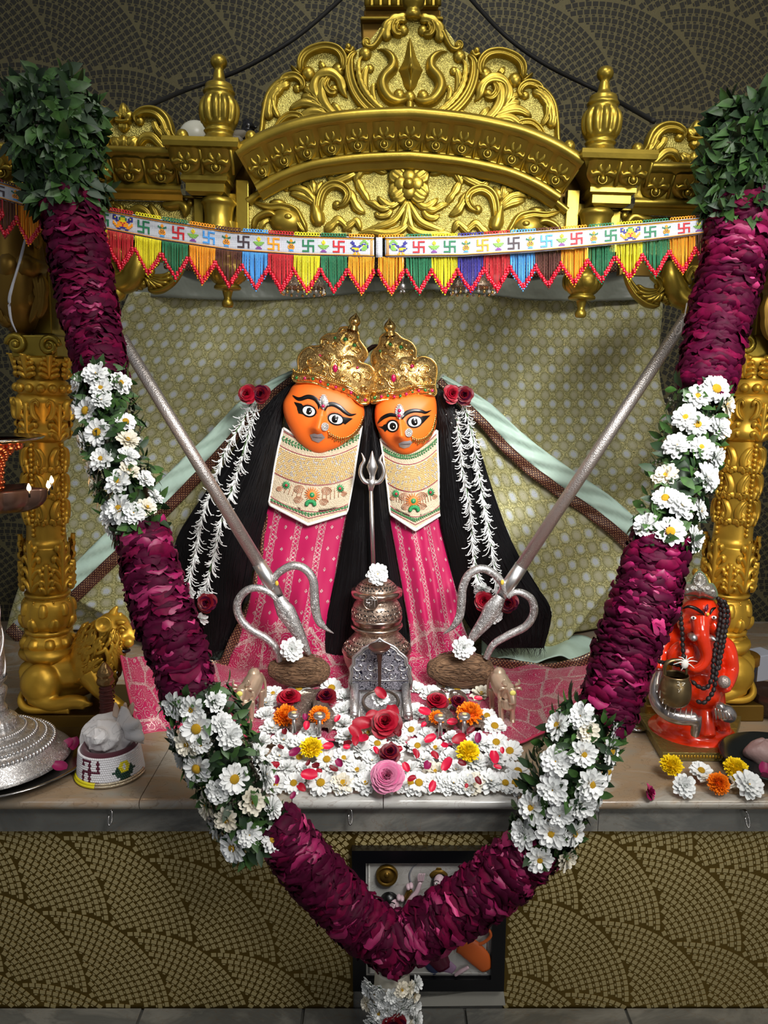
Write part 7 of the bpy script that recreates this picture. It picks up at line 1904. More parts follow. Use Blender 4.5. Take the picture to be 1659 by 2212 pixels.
# ------------------------------------------------------------------ hanging silver parasols and pendant
for cx, cy, lab in ((655, 612, 'small silver parasol ornament with drops behind the bunting, left of centre'), (1022, 612, 'small silver parasol ornament with drops behind the bunting, right of centre')):
    t_ = P(cx, 560, .405); root = thing('hanging_parasol', lab, 'ornament', P(cx, cy + 20, .405)); s4 = S(.405)
    m = MB(); m.lathe([(.001, 22 * s4), (16 * s4, 18 * s4), (34 * s4, 8 * s4), (44 * s4, -4 * s4), (45 * s4, -10 * s4), (42 * s4, -8 * s4), (30 * s4, 2 * s4), (.001, 16 * s4)], 40, M=Matrix.Translation(P(cx, cy, .405)), n=24, mod=lambda a, z, i: 1 + .03 * cos(12 * a)); m.build('canopy_dome', silver_warm, root)
    m = MB(); m.tube([P(cx, cy - 16, .405), P(cx, 490, .395)], .0016, 6); m.build('chain', steel, root)
    for k in range(22):
        a = 2 * pi * k / 22; c = P(cx, cy, .405) + V((44 * s4 * cos(a), 44 * s4 * sin(a), -10 * s4)); m = MB(); m.tube([c, c - V((0, 0, .008))], .0006, 4); m.ball(c - V((0, 0, .010)), .0032, seg=8, rings=5); m.build('drop', diamond if k % 2 else crown_plain, root)
hp_ = MB(); hp_.tube([P(870, 500, .395), P(870, 622, .395)], .0010, 5); hp_.ball(P(870, 598, .395), .004); 
hp_.lathe([(.001, 0), (.006, -.002), (.007, -.010), (.001, -.014)], 12, M=Matrix.Translation(P(870, 612, .395))); hp_.ball(P(866, 630, .395), .003); hp_.ball(P(873, 630, .395), .003)
tag(hp_.build('chain_pendant', silver, None), 'thin silver chain with a tiny pendant hanging at the centre under the bunting', 'pendant')
# ------------------------------------------------------------------ silver oil lamp at the left edge
lam = thing('oil_lamp', 'tall silver oil lamp with copper scaled hood and three burning wicks at the left edge', 'lamp', PZ(2, 1650, .012))
lb = PZ(-8, 1640, .012); YL = lb.y; sL = S(YL)
LZ = lambda py: P(0, py, YL).z - lb.z
ML = Matrix.Translation(lb)
m = MB(); m.lathe([(.001, 0), (150 * sL, .001), (152 * sL, .010), (140 * sL, .020), (128 * sL, .030), (126 * sL, .034), (112 * sL, .038), (108 * sL, .044), (92 * sL, .048), (88 * sL, .054), (70 * sL, .058), (66 * sL, .062), (56 * sL, .066), (50 * sL, .080), (36 * sL, .088), (34 * sL, .094)], 96, M=ML, n=60, mod=lambda a, z, i: 1 + (.03 * abs(cos(a * 14)) if z > .062 else 0)); m.build('base', silver_eng, lam)
for rr, zz2, tr_ in ((126, .033, .005), (109, .042, .004), (90, .052, .004), (68, .061, .0035)):
    m = MB()
    for k in range(84):
        a = 2 * pi * k / 84; c = lb + V((rr * sL * cos(a), rr * sL * sin(a), zz2)); m.ball(c, (tr_, tr_, tr_ * .9), seg=6, rings=4)
    m.build('rope_moulding', silver, lam, kind='stuff')
m = MB(); m.lathe([(34 * sL, .092), (30 * sL, .10), (28 * sL, LZ(1540)), (33 * sL, LZ(1530)), (28 * sL, LZ(1520)), (34 * sL, LZ(1500)), (36 * sL, LZ(1490)), (28 * sL, LZ(1480)), (36 * sL, LZ(1470)), (38 * sL, LZ(1462))], 40, M=ML, n=36); m.build('column_foot', silver_eng, lam)
m = MB(); m.lathe([(34 * sL, LZ(1465)), (36 * sL, LZ(1400)), (32 * sL, LZ(1300)), (28 * sL, LZ(1215)), (30 * sL, LZ(1208)), (22 * sL, LZ(1200)), (20 * sL, LZ(1192)), (25 * sL, LZ(1180)), (20 * sL, LZ(1168)), (14 * sL, LZ(1160)), (14 * sL, LZ(1110))], 40, M=ML, n=40); m.build('column', silver_eng, lam)
for k in range(5):
    m = MB(); pts = []
    for q in range(40):
        u = q / 39; a = 2 * pi * k / 5 + u * 5.2; py = 1462 - u * 250; r_ = lerpl([35, 36.4, 33, 29], u) * sL; pts.append(lb + V((r_ * cos(a), r_ * sin(a), LZ(py))))
    m.tube(pts, .0022, 6); m.build('spiral_rib', silver, lam)
lamp_dk = pm('oiled_steel', (112, 92, 84), .3, .9, 'noise', 30, .2)
bw = P(-10, 1058, YL); m = MB()
# boat shaped bowl with spouts
rows = []
for i in range(9):
    t = i / 8; row = []
    for k in range(72):
        a = 2 * pi * k / 72; R0 = (78 + 34 * max(0, cos(a * 5)) ** 6) * sL; rr = R0 * sin(t * pi / 2) ** .7; row.append(bw + V((rr * cos(a), rr * sin(a) * .8, -.042 * cos(t * pi / 2) ** .8)))
    rows.append(row)
m.grid(rows, cu=True, flip=True); m.grid([rows[-1], [p + V((0, 0, .003)) - (p - bw) * .04 for p in rows[-1]], [bw + (p - bw) * .9 + V((0, 0, -.004)) for p in rows[-1]], [bw + (p - bw) * .05 + V((0, 0, -.006)) for p in rows[-1]]], cu=True)
m.build('oil_bowl', lamp_dk, lam)
flame = NT('flame'); e = flame.b; e.inputs['Emission Color'].default_value = (1, .62, .28, 1); e.inputs['Emission Strength'].default_value = 9; e.inputs['Base Color'].default_value = (1, .8, .5, 1); flame = flame.m
for (fx, fy) in ((63, 1062), (105, 1056), (112, 1045)):
    fp = P(fx, fy, YL - .04 if fx < 110 else YL - .01); m = MB(); m.tube([fp + V((0, 0, -.010)), fp + V((0, 0, .001))], .0018, 6); w = m.build('wick', black, lam)
    m = MB(); m.lathe([(.0004, 0), (.0030, .003), (.0036, .006), (.0024, .010), (.0006, .014)], 12, M=Matrix.Translation(fp), n=10); m.build('flame', flame, w)
    pl = bpy.data.lights.new('flame_light', 'POINT'); pl.energy = .10; pl.color = (1, .6, .3); pl.shadow_soft_size = .006
    po = bpy.data.objects.new('flame_light', pl); COL.objects.link(po); po.location = fp + V((0, -.012, .012))
# copper hood of overlapping scales with a steel rim
hc = P(-20, 1050, YL + .01); m = MB(); hood = []
hz = lambda py: P(0, py, YL).z - hc.z
prof = [(26, 1062), (26, 1040), (30, 1010), (40, 985), (62, 965), (96, 953)]
m.lathe([(a * sL, hz(b)) for a, b in prof], 48, M=Matrix.Translation(hc), n=24); ho = m.build('hood', copper, lam, label='copper hood covered with scales')
m = MB()
for j in range(13):
    u = j / 13; rr = lerpl([27, 27, 29, 33, 42, 56, 80], u) * sL; z = lerpl([hz(1055), hz(1030), hz(1012), hz(997), hz(982), hz(968), hz(958)], u); nn = 16
    for k in range(nn):
        a = 2 * pi * (k + .5 * (j % 2)) / nn
        if sin(a) > .35: continue
        c = hc + V((rr * cos(a), rr * sin(a), z)); w_ = rr * pi / nn * .95
        m.ball(c, (w_, w_ * .5 + .001, w_ * .8), seg=8, rings=5, M=Matrix.Rotation(a + pi / 2, 3, 'Z'))
m.build('scales', copper, ho, kind='stuff')
m = MB(); m.lathe([(88 * sL, hz(956)), (112 * sL, hz(950)), (116 * sL, hz(946)), (110 * sL, hz(944)), (80 * sL, hz(950))], 60, M=Matrix.Translation(hc)); m.build('hood_rim', steel, ho)
# plate under the lamp
pc = PZ(12, 1640, .004); m = MB(); m.lathe([(.001, 0), (.145, 0), (.158, .006), (.170, .014), (.172, .015), (.168, .016), (.152, .008), (.001, .004)], 80, M=Matrix.Translation(pc)); tag(m.build('steel_plate', steel, None), 'large round steel plate under the silver oil lamp at the left', 'plate')

# ------------------------------------------------------------------ conch on a beaded ring, wrapped dagger
cc = PZ(240, 1668, 0.0); sR = S(cc.y)
RR = 76 * sR * .93
bead_w = pm('bead_white', (226, 224, 226), .3); bead_mar = pm('bead_maroon', (86, 16, 44), .3); bead_gr = pm('bead_darkgreen', (24, 60, 44), .3); bead_ye = pm('bead_lemon', (226, 212, 30), .3); bead_sv = pm('bead_silver', (190, 176, 150), .2, .9)
ring = thing('beaded_stand', 'round stand wrapped in white beadwork with maroon swastika under the conch', 'stand', cc)
m = MB(); m.lathe([(RR * .70, .0), (RR, 0), (RR * .99, .020), (RR * .90, .052), (RR * .80, .060), (RR * .62, .050), (RR * .58, .030), (.001, .024)], 60, M=Matrix.Translation(cc)); m.build('ring_pad', pm('maroon_velvet', (76, 22, 38), .9, Sheen_Weight=.4), ring)
SWB = ["xxxx..x", "x..x..x"[:7], "...x..x", "xxxxxxx", "x..x...", "x..x..."[:7], "x..xxxx"]
mb = MB(); NR, NC = 13, 96
for j in range(NR):
    v = j / (NR - 1)
    for k in range(NC):
        a = 2 * pi * (k + .5 * (j % 2)) / NC
        if sin(a) > .45: continue
        rr = RR * (1.02 - .10 * v); c = cc + V((rr * cos(a), rr * sin(a), .005 + .046 * v)); mi = 0
        ang = (math.degrees(a) + 360) % 360; da = (ang - 252) / 3.4; dj = j - 6
        i7, j7 = int(round(da * .62 + 3)), int(round(3 - dj * .62))
        if 0 <= i7 < 7 and 0 <= j7 < 7 and SWB[j7][i7] == 'x': mi = 1
        for fa in (315, 185):
            du = (ang - fa) / 3.7; dd = hypot(du, dj - 1)
            if 1.1 < dd < 2.6 and dj > -2: mi = 3
            elif (abs(abs(du) - 3.4) + abs(dj + 1.0)) < 2.3 or (dd >= 2.6 and abs(du) < 3 and dj < 0): mi = 2
        mb.ball(c, .0027, mi=mi, seg=6, rings=4)
mb.build('beadwork', [bead_w, bead_mar, bead_gr, bead_ye], ring, kind='stuff')
mb = MB()
for k in range(80):
    a = -pi + pi * k / 79
    for q in range(2): mb.ball(cc + V((RR * (1.05 + .03 * q) * cos(a), RR * (1.05 + .03 * q) * sin(a), .004 + .004 * (1 - q))), .003, mi=0 if cos(a) > -.1 else 1, seg=6, rings=4)
mb.build('bead_fringe', [bead_sv, bead_ye], ring, kind='stuff')
shell_m = NT('conch_shell'); sn = shell_m.noise(7, 4, dist=1.2); ve = shell_m.math('LESS_THAN', shell_m.math('ABSOLUTE', shell_m.math('SUBTRACT', shell_m.noise(22, 3, dist=1.5), .5)), .012)
shell_m.p(Base_Color=shell_m.mix(shell_m.math('MULTIPLY', ve, .3), shell_m.mix(sn, srgb(246, 242, 238), srgb(222, 220, 220)), srgb(98, 92, 92)), Roughness=.5); shell_m.bump(shell_m.noise(90, 4), .6, .002); shell_m = shell_m.m
con = thing('conch_shell', 'big weathered white conch shell resting on the beaded stand', 'shell', cc + V((0, 0, .055)))
co = cc + V((-.006, .002, .068)); mb = MB()
ax = V((-.18, -.86, .34)).normalized(); ax_x = V((1, 0, 0)); ax_x = (ax_x - ax * ax_x.dot(ax)).normalized(); ax_y = ax.cross(ax_x)
rows = []; n = 34
for i in range(n + 1):                                          # whorled body seen from its spire
    t = i / n; z = .038 * (1 - t) ** 1.2 - .016 * t; r0 = .048 * t ** .85; row = []
    for k in range(64):
        a = 2 * pi * k / 64; f = (t * 3.2 - a / (2 * pi)) % 1.0; step = .0055 * (1 - abs(2 * f - 1)) * (1 if t > .08 else 0)
        knobs = .005 * max(0, cos(a * 6 + 1)) ** 3 * max(0, sin(t * pi)) * (f < .5)
        r_ = (r0 + step + knobs) * (1 + .22 * cos(a - .5) ** 2 * t + .10 * noise.noise(V((cos(a) * 2, sin(a) * 2, t * 2))) * t)
        row.append(co + ax * (z + step * .6) + ax_x * (r_ * cos(a)) + ax_y * (r_ * sin(a) * .86))
    rows.append(row)
row = [co - ax * .050 + (p - co - ax * (p - co).dot(ax)) * .35 for p in rows[-1]]; rows.append([co - ax * .036 + (p - co - ax * (p - co).dot(ax)) * .8 for p in rows[-1]]); rows.append(row)
mb.grid(rows, cu=True, flip=False)
mb.build('body', shell_m, con)
mb = MB()                                                       # flared lip with folds towards upper right
base_ = co + V((.012, .0, .004)); rows = []
for i in range(11):
    u = i / 10; row = []
    for k in range(21):
        w = -1 + k / 10; a = .55 + w * .75
        d = V((cos(a), -.05 + .25 * w, sin(a) * .82)); L = .024 + .040 * u * (1 + .10 * sin(w * 9) + .12 * (abs(w) < .25)); row.append(base_ + d * L + V((0, -.020 * sin(u * 2.4) * (1 - w * w) - .006 * sin(w * 8) * u, 0)))
    rows.append(row)
mb.grid(rows); mb.build('lip', shell_m, con, solid=.003)
mb = MB()
for tx in (-.30, .30, .75): 
    b0 = co + V((.022 + tx * .02, .014, .034)); mb.tube([b0, b0 + V((.003 + tx * .006, .0, .014)), b0 + V((.005 + tx * .010, -.004, .026))], [.011, .009, .003], 10, n=8, flat=.5)
mb.build('spines', pm('shell_peach', (222, 196, 174), .5), con)
dg = thing('wrapped_dagger', 'dagger standing upright with dark red cloth-wrapped grip and brass pommel', 'dagger', P(234, 1556, .235))
dp = pm('grip_wrap', (84, 34, 28), .6, 0, 'noise', 60, .8, .003); Yd = .222
m = MB(); m.tube([P(232, 1556, Yd), P(231, 1530, Yd), P(229, 1500, Yd), P(228, 1478, Yd)], [.0150, .0130, .0125, .0105], 16, n=16); m.build('grip', dp, dg)
for k in range(7):
    m = MB(); y = 1545 - k * 10; c = P(231, y, Yd); m.tube([c + V((.0138 * cos(a), .0138 * sin(a), .002 * sin(a + k))) for a in [2 * pi * q / 18 for q in range(18)]], .0014, 5, closed=True); m.build('wrap_turn', dp, dg)
m = MB(); m.lathe([(.010, 0), (.0145, .004), (.0155, .010), (.0135, .018), (.015, .022), (.0125, .030), (.009, .036), (.006, .042), (.001, .048)], 20, M=Matrix.Translation(P(228, 1480, Yd)), n=24, mod=lambda a, z, i: 1 + .09 * abs(cos(a * 3 + i * .5))); m.build('pommel', pm('old_brass', (140, 112, 70), .35, .9, 'vor', 120, .8, .002), dg)
m = MB(); m.box((P(232, 1556, Yd).x, Yd, P(232, 1556, Yd).z / 2), (.012, .006, P(232, 1556, Yd).z)); m.build('blade', steel, dg)

# ------------------------------------------------------------------ orange elephant-headed figure on a gilt board
Yg = .235
def GP_(x, y, dy=0.0): a, b = G(x, y); return P(a, b, Yg + dy)
sg = S(Yg) / 4.097
gb = [PZ(1430, 1640, .004), PZ(1577, 1642, .004), PZ(1600, 1560, .004), PZ(1378, 1553, .004)]
bd_ = thing('gilt_board', 'low gilt wooden board with stamped edge under the orange elephant-headed figure', 'board', sum(gb, V()) / 4)
m = MB(); m.prism([V((p.x, p.y, .018)) for p in gb], (0, 0, -.017)); m.build('board', pm('gilt_brass', (156, 140, 82), .4, .8, 'vor', 130, .9, .0015), bd_, bevel=.001)
m = MB()
for k in range(22):
    c = gb[0].lerp(gb[1], (k + .5) / 22); m.ball(V((c.x, c.y - .0002, .010)), (.0026, .0016, .0032), seg=8, rings=5)
m.build('stamped_beads', gold_col, bd_, kind='stuff')
gan = thing('elephant_headed_statue', 'glossy orange elephant-headed seated figure with silver crown and black bead strings', 'statue', P(1492, 1612, .2))
m = MB()
m.ball(GP_(500, 1560, -.0), (400 * sg, .085, 120 * sg), seg=32, rings=14)                 # lotus slab
m.ball(GP_(520, 1500, .0), (330 * sg, .07, 120 * sg), seg=28, rings=12)
m.tube([GP_(560, 1480), GP_(570, 1300), GP_(560, 1100), GP_(560, 900), GP_(560, 760)], [230 * sg, 235 * sg, 225 * sg, 215 * sg, 170 * sg], 24, n=14)
m.ball(GP_(590, 1180, -.03), (180 * sg, .045, 170 * sg), seg=24, rings=14)
m.tube([GP_(570, 820), GP_(570, 620), GP_(570, 480)], [150 * sg, 160 * sg, 140 * sg], 22, n=8)
m.ball(GP_(572, 470, -.02), (150 * sg, .045, 150 * sg), seg=24, rings=14)                 # forehead
m.ball(GP_(480, 610, -.035), (92 * sg, .030, 95 * sg), seg=18); m.ball(GP_(680, 620, -.030), (70 * sg, .028, 90 * sg), seg=18)
m.tube([GP_(585, 560, -.055), GP_(595, 680, -.075), GP_(625, 800, -.080), GP_(640, 890, -.082), GP_(610, 965, -.084), GP_(545, 1005, -.082), GP_(490, 990, -.076)], [88 * sg, 74 * sg, 60 * sg, 52 * sg, 46 * sg, 40 * sg, 32 * sg], 18, n=30)
# arms
m.tube([GP_(400, 720), GP_(300, 740, -.01), GP_(245, 830, -.02), GP_(225, 930, -.03), GP_(232, 1010, -.04)], [85 * sg, 80 * sg, 66 * sg, 60 * sg, 52 * sg], 18, n=20)
m.ball(GP_(440, 880, -.045), (145 * sg, .016, 140 * sg), seg=24, rings=10)
m.tube([GP_(720, 760), GP_(810, 800), GP_(850, 900, -.01), GP_(865, 1020, -.015), GP_(830, 1130, -.04), GP_(790, 1175, -.06)], [80 * sg, 76 * sg, 64 * sg, 58 * sg, 54 * sg, 50 * sg], 18, n=22)
m.ball(GP_(800, 1170, -.07), (62 * sg, .014, 42 * sg)); m.tube([GP_(840, 1120, -.06), GP_(862, 1150, -.065), GP_(840, 1190, -.068)], [20 * sg, 18 * sg, 14 * sg], 10, n=8)
m.tube([GP_(640, 1350, -.04), GP_(640, 1450, -.055), GP_(650, 1600, -.07)], [80 * sg, 70 * sg, 70 * sg], 14, n=8)
m.tube([GP_(760, 1430, -.055), GP_(800, 1540, -.06)], [70 * sg, 56 * sg], 14, n=6)
gbody = blob(m, .0026, 4, 'body', red_idol, gan)
for s_, c_, in ((-1, (372, 520)), (1, (778, 520))):
    m = MB(); rows = []
    for i in range(7):
        f = i / 6; rows.append([GP_(c_[0] + 62 * f * cos(a) * (1 + .3 * sin(a)), c_[1] + 135 * f * sin(a), .012 - .014 * (1 - f) + .010 * f) for a in [2 * pi * k / 26 for k in range(26)]])
    m.grid(rows, cu=True, flip=True); m.build('ear', red_idol, gan, solid=.006)
def gtube(pts, r, nm, mt, par=gan, n=20, seg=12, **k):
    m = MB(); m.tube([GP_(*p) for p in pts], [q * sg for q in r] if isinstance(r, list) else r * sg, seg, n=n, **k); return m.build(nm, mt, par)
gtube([(432, 470, -.064), (480, 452, -.070), (540, 468, -.072), (590, 500, -.071), (622, 530, -.068)], [6, 13, 16, 16, 6], 'eyebrow', black, seg=8)
gtube([(672, 520, -.066), (690, 480, -.062), (718, 462, -.054)], [6, 13, 8], 'eyebrow', black, seg=8)
for x, y, d in ((525, 552, -.0705), (705, 548, -.064)):
    m = MB(); m.ball(GP_(x, y, d), (24 * sg, .004, 15 * sg), seg=14, rings=8); ey = m.build('eye', white_p, gan); m = MB(); m.ball(GP_(x, y + 1, d - .003), (9 * sg, .0022, 10 * sg), seg=10, rings=6); m.build('iris', black, ey)
m = MB(); m.relief([GP_(652, 430, -.066), GP_(640, 465, -.069), GP_(634, 500, -.070)], [2 * sg, 20 * sg, 8 * sg], .002, n=8); m.build('forehead_mark', bead_mar, gan)
m = MB(); m.ball(GP_(652, 520, -.072), (14 * sg, .002, 15 * sg)); m.build('turmeric_mark', pm('turmeric_dab', (226, 190, 70), .8), gan)
m = MB(); m.tube([GP_(500, 705, -.055), GP_(520, 722, -.078), GP_(528, 730, -.092)], [30 * sg, 34 * sg, 30 * sg], 14); m.ball(GP_(526, 730, -.092), (30 * sg, .006, 32 * sg)); m.build('tusk', silver, gan)
m = MB(); m.tube([GP_(668, 730, -.060), GP_(690, 735, -.085), GP_(725, 752, -.09)], [32 * sg, 26 * sg, 4 * sg], 12); m.build('tusk', silver, gan)
m = MB(); m.ball(GP_(795, 1118, -.088), 55 * sg, seg=20, rings=12); m.build('sweet_ball', pm('grey_glitter', (170, 156, 148), .4, .5, 'vor', 300, .8, .001), gan)
# silver garment on legs
m = MB(); m.tube([GP_(222, 1010, -.03), GP_(190, 1120, -.045), GP_(190, 1240, -.06), GP_(250, 1350, -.078), GP_(360, 1420, -.090), GP_(470, 1440, -.096), GP_(548, 1440, -.098)], [36 * sg, 48 * sg, 62 * sg, 72 * sg, 72 * sg, 66 * sg, 58 * sg], 18, n=26)
m.tube([GP_(540, 1425, -.098), GP_(548, 1500, -.098), GP_(535, 1590, -.092)], [56 * sg, 44 * sg, 40 * sg], 14, n=8); blob(m, .0026, 3, 'garment', pm('silver_paint', (188, 180, 176), .25, .9), gan)
m = MB(); m.tube([GP_(730, 1360, -.075), GP_(800, 1390, -.085), GP_(860, 1430, -.080)], [60 * sg, 82 * sg, 56 * sg], 16, n=10); m.ball(GP_(760, 1335, -.09), (44 * sg, .012, 42 * sg)); sil2 = pm('silver_paint_right', (200, 194, 190), .25, .9); blob(m, .0026, 3, 'garment', sil2, gan)
for k in range(9):
    u = k / 8; gtube([(lerpl([215, 330, 520], u) - 10, lerpl([1180, 1370, 1400], u) - 40, -.105 - .012 * u), (lerpl([200, 300, 500], u), lerpl([1200, 1400, 1450], u) + 12, -.124 - .008 * u)][:2], 5, 'fold', silver, n=4, seg=6)
for k in range(6): gtube([(716 + k * 26, 1352 + k * 8, -.125), (726 + k * 29, 1450 - k * 2, -.122)], 6, 'fold', silver, n=4, seg=6)
# brass pot hanging on the arm
pt_ = thing('brass_pot', 'small dull brass pot with scratched letters hanging at the orange figure\'s left', 'pot', GP_(365, 1330, -.10))
brass = pm('dull_brass', (140, 120, 84), .36, .9, 'noise', 30, .25, .002, vary=.35, vs=30)
MQ = Matrix.Translation(GP_(362, 1190, -.105)); q_ = sg
m = MB(); m.lathe([(.001, -140 * q_), (70 * q_, -136 * q_), (118 * q_, -95 * q_), (134 * q_, -20 * q_), (126 * q_, 60 * q_), (108 * q_, 110 * q_), (108 * q_, 142 * q_), (100 * q_, 142 * q_), (98 * q_, 80 * q_)], 44, M=MQ, n=30); m.build('body', brass, pt_)
m = MB(); m.tube([GP_(272, 1060, -.105), GP_(268, 990, -.105), GP_(300, 945, -.105), GP_(365, 925, -.105), GP_(430, 950, -.105), GP_(462, 1000, -.105), GP_(460, 1060, -.105)], 17 * q_, 10, n=24, flat=.5); m.build('handle', brass, pt_)
scr = pm('scratch', (214, 208, 190), .5)
def onpot(x, y): dx = (x - 362) / 134; return GP_(x, y, -.105 - 134 * sg * sqrt(max(0, 1 - dx * dx)) * 1.01)
for g_ in ([(380, 1120), (400, 1122), (396, 1140), (382, 1146), (400, 1150), (406, 1166)], [(420, 1128), (450, 1128), (438, 1140), (424, 1150), (444, 1152), (440, 1168)], [(418, 1176), (410, 1190), (425, 1196)], [(432, 1236), (426, 1250), (440, 1256), (452, 1244)], [(390, 1184), (400, 1200), (392, 1210)]):
    m = MB(); m.tube([onpot(*p) for p in g_], .0007, 4, n=14); m.build('letter', scr, pt_)
# crown
gc = thing('silver_tiara', 'small silver tiara set with clear stones on the orange figure', 'crown', GP_(576, 380, -.05))
o = [(425, 352), (432, 310), (450, 262), (478, 240), (505, 250), (520, 215), (548, 165), (580, 140), (612, 165), (640, 210), (655, 252), (690, 250), (712, 280), (728, 320), (732, 372), (700, 385), (650, 372), (600, 362), (576, 370), (540, 352), (480, 348)]
D3 = Dome([G(*p) for p in o], G(578, 290), Yg - .045, .028, 2.2); m = MB(); D3.shell(m, 14, 80, back=.006); tc = m.build('tiara_plate', pm('tiara_metal', (176, 170, 160), .4, .7, 'vor', 260, .9, .0012), gc)
m = MB(); m.tube([P(p.x, p.y, D3.Y - .001) for p in D3.o[::3]], .0018, 6, closed=True); m.build('rim', pm('tiara_velvet', (92, 112, 84), .8), gc)
def d3ball(x, y, r, mt): a, b = G(x, y); m = MB(); m.ball(D3.at(a, b, .002), r * sg, seg=10, rings=6); m.build('stone', mt, gc)
for k in range(18): a = 2 * pi * k / 18; d3ball(578 + 46 * cos(a), 215 + 52 * sin(a), 7, diamond)
for x, y, r_ in ((578, 210, 18), (580, 270, 17), (515, 288, 20), (650, 290, 20), (470, 300, 13), (696, 316, 14), (548, 298, 10), (612, 298, 10)): d3ball(x, y, r_, diamond)
m = MB(); m.ball(GP_(540, 150, .01), (26 * sg, .01, 40 * sg)); m.build('top_knob', gold_col, gc)
# black bead strings
seed = pm('rudraksha_bead', (30, 20, 20), .5, 0, 'noise', 200, .8, .002)
def beads(pts, nm_lab, rr, gap, knot=None):
    root = thing('bead_string', nm_lab, 'bead string', GP_(*pts[0])); path = crom([GP_(*p) for p in pts], 160); L = 0; nx = 0
    for i in range(1, len(path)):
        d = path[i] - path[i - 1]; L += d.length
        if L >= nx:
            m = MB(); m.ball(path[i], (rr * sg, rr * sg, rr * sg * 1.35), seg=8, rings=6, M=d.normalized().to_track_quat('Z', 'Y').to_matrix()); m.build('bead', seed, root); nx += gap * sg
    m = MB(); m.tube(path[::4], .0012, 5); m.build('cord', black, root); return root
b1 = beads([(402, 370, -.052), (405, 470, -.066), (412, 560, -.068), (425, 680, -.066), (428, 780, -.070), (436, 880, -.078), (440, 940, -.085)], 'single strand of dark seed beads hanging left of the orange face', 21, 48)
for k, (pts, lab) in enumerate((([(745, 385, -.05), (765, 500, -.05), (752, 620, -.06), (735, 720, -.07), (715, 830, -.08), (700, 950, -.09), (690, 1080, -.10), (640, 1170, -.105), (570, 1160, -.105), (500, 1100, -.10)], 'long inner strand of dark seed beads looping over the orange belly'),
                               ([(770, 400, -.055), (795, 500, -.055), (782, 640, -.065), (762, 760, -.075), (745, 880, -.085), (730, 1010, -.095), (715, 1130, -.10), (690, 1220, -.105), (620, 1300, -.108), (560, 1290, -.108)], 'longest strand of dark seed beads reaching the lap'),
                               ([(800, 410, -.05), (826, 480, -.048), (822, 580, -.05), (806, 680, -.06), (790, 780, -.068), (765, 900, -.078), (748, 1000, -.085)], 'outer strand of dark seed beads beside the right ear'))):
    beads(pts, lab, 20, 46)
beads([(160, 905, -.04), (200, 925, -.06), (240, 945, -.075), (300, 950, -.09), (400, 975, -.10), (450, 1010, -.10)], 'short run of dark seed beads crossing above the brass pot', 20, 46)
tuft = MB()
for a in [.2, .9, 1.5, 2.2, 2.7, 3.3, 4.4, 5.6]:
    c = GP_(448, 950, -.115); tuft.tube([c, c + V((.009 * cos(a), -.004, .008 * sin(a) + .004)), c + V((.022 * cos(a), -.002, .015 * sin(a)))], [.0016, .0012, .0006], 5, n=6)
tuft.ball(GP_(448, 960, -.117), (.007, .005, .009)); tag(tuft.build('thread_tassel', thread_w, None), 'white thread tassel tied below the bead string at the trunk tip', 'tassel')

# ------------------------------------------------------------------ things at the right edge
jb = PZ(1596, 1508, .0); sj = S(jb.y); jar = thing('jar', 'dark glass jar with a flat gold lid behind the orange figure at right', 'jar', jb)
m = MB(); m.lathe([(.001, 0), (30 * sj, 0), (33 * sj, .005), (33 * sj, 84 * sj), (28 * sj, 90 * sj), (.001, 90 * sj)], 36, M=Matrix.Translation(jb)); m.build('glass', pm('dark_glass', (16, 18, 28), .12, Coat_Weight=.5), jar)
m = MB(); m.lathe([(33 * sj, 84 * sj), (36 * sj, 85 * sj), (36 * sj, 104 * sj), (34 * sj, 106 * sj), (.001, 106 * sj)], 36, M=Matrix.Translation(jb)); m.build('lid', pm('lid_gold', (180, 128, 40), .35, .8), jar)
m = MB(); c = PZ(1655, 1480, .0); 
for dx, dz in ((0, .03),): m.box(c + V((.004, .05, .032)), (.055, .05, .064), M=Matrix.Rotation(.35, 3, 'Z'))
tag(m.build('paper_box', pm('white_card', (168, 172, 184), .7), None, bevel=.002), 'white folded card box behind the dark jar', 'box')
gb_ = PZ(1668, 1545, .0); sb = S(gb_.y); gl_ = NT('smoked_glass'); gl_.p(Base_Color=srgb(90, 70, 60), Roughness=.08, Transmission_Weight=.7, IOR=1.45); gl_ = gl_.m
m = MB(); m.lathe([(.001, .004), (34 * sb, .004), (50 * sb, 20 * sb), (56 * sb, 48 * sb), (54 * sb, 60 * sb), (51 * sb, 60 * sb), (52 * sb, 46 * sb), (44 * sb, 20 * sb), (.001, 8 * sb)], 12, M=Matrix.Translation(gb_)); gbo = thing('glass_bowl', 'faceted smoked glass bowl holding dark offerings at the right edge', 'bowl', gb_); m.build('bowl_body', gl_, gbo, smooth=False)
r = random.Random(4); m = MB()
for k in range(16): m.ball(gb_ + V((r.uniform(-.03, .03), r.uniform(-.03, .02), r.uniform(.02, .045))), (.014, .010, .009), mi=k % 2, seg=8, rings=5)
m.build('contents', [bead_mar, pm('dry_petal', (140, 84, 50), .8)], gbo, kind='stuff')
pc2 = PZ(1680, 1665, .003); m = MB(); dk = pm('dark_plate', (70, 76, 76), .2, .8)
m.lathe([(.001, .002), (.060, .002), (.082, .012), (.100, .026), (.102, .027), (.098, .029), (.078, .018), (.001, .008)], 64, M=Matrix.Translation(pc2)); tag(m.build('metal_plate', dk, None), 'dark metal plate at the right edge holding a shell and a petal', 'plate')
m = MB(); c = PZ(1650, 1625, .03); rows = []
for i in range(15):
    t = pi * i / 14; rows.append([c + V((.034 * sin(t) * cos(a) * (1 + .12 * sin(3 * a + t * 3)), .026 * sin(t) * sin(a), .024 * cos(t) * (1 + .1 * sin(5 * a)))) for a in [2 * pi * k / 20 for k in range(20)]])
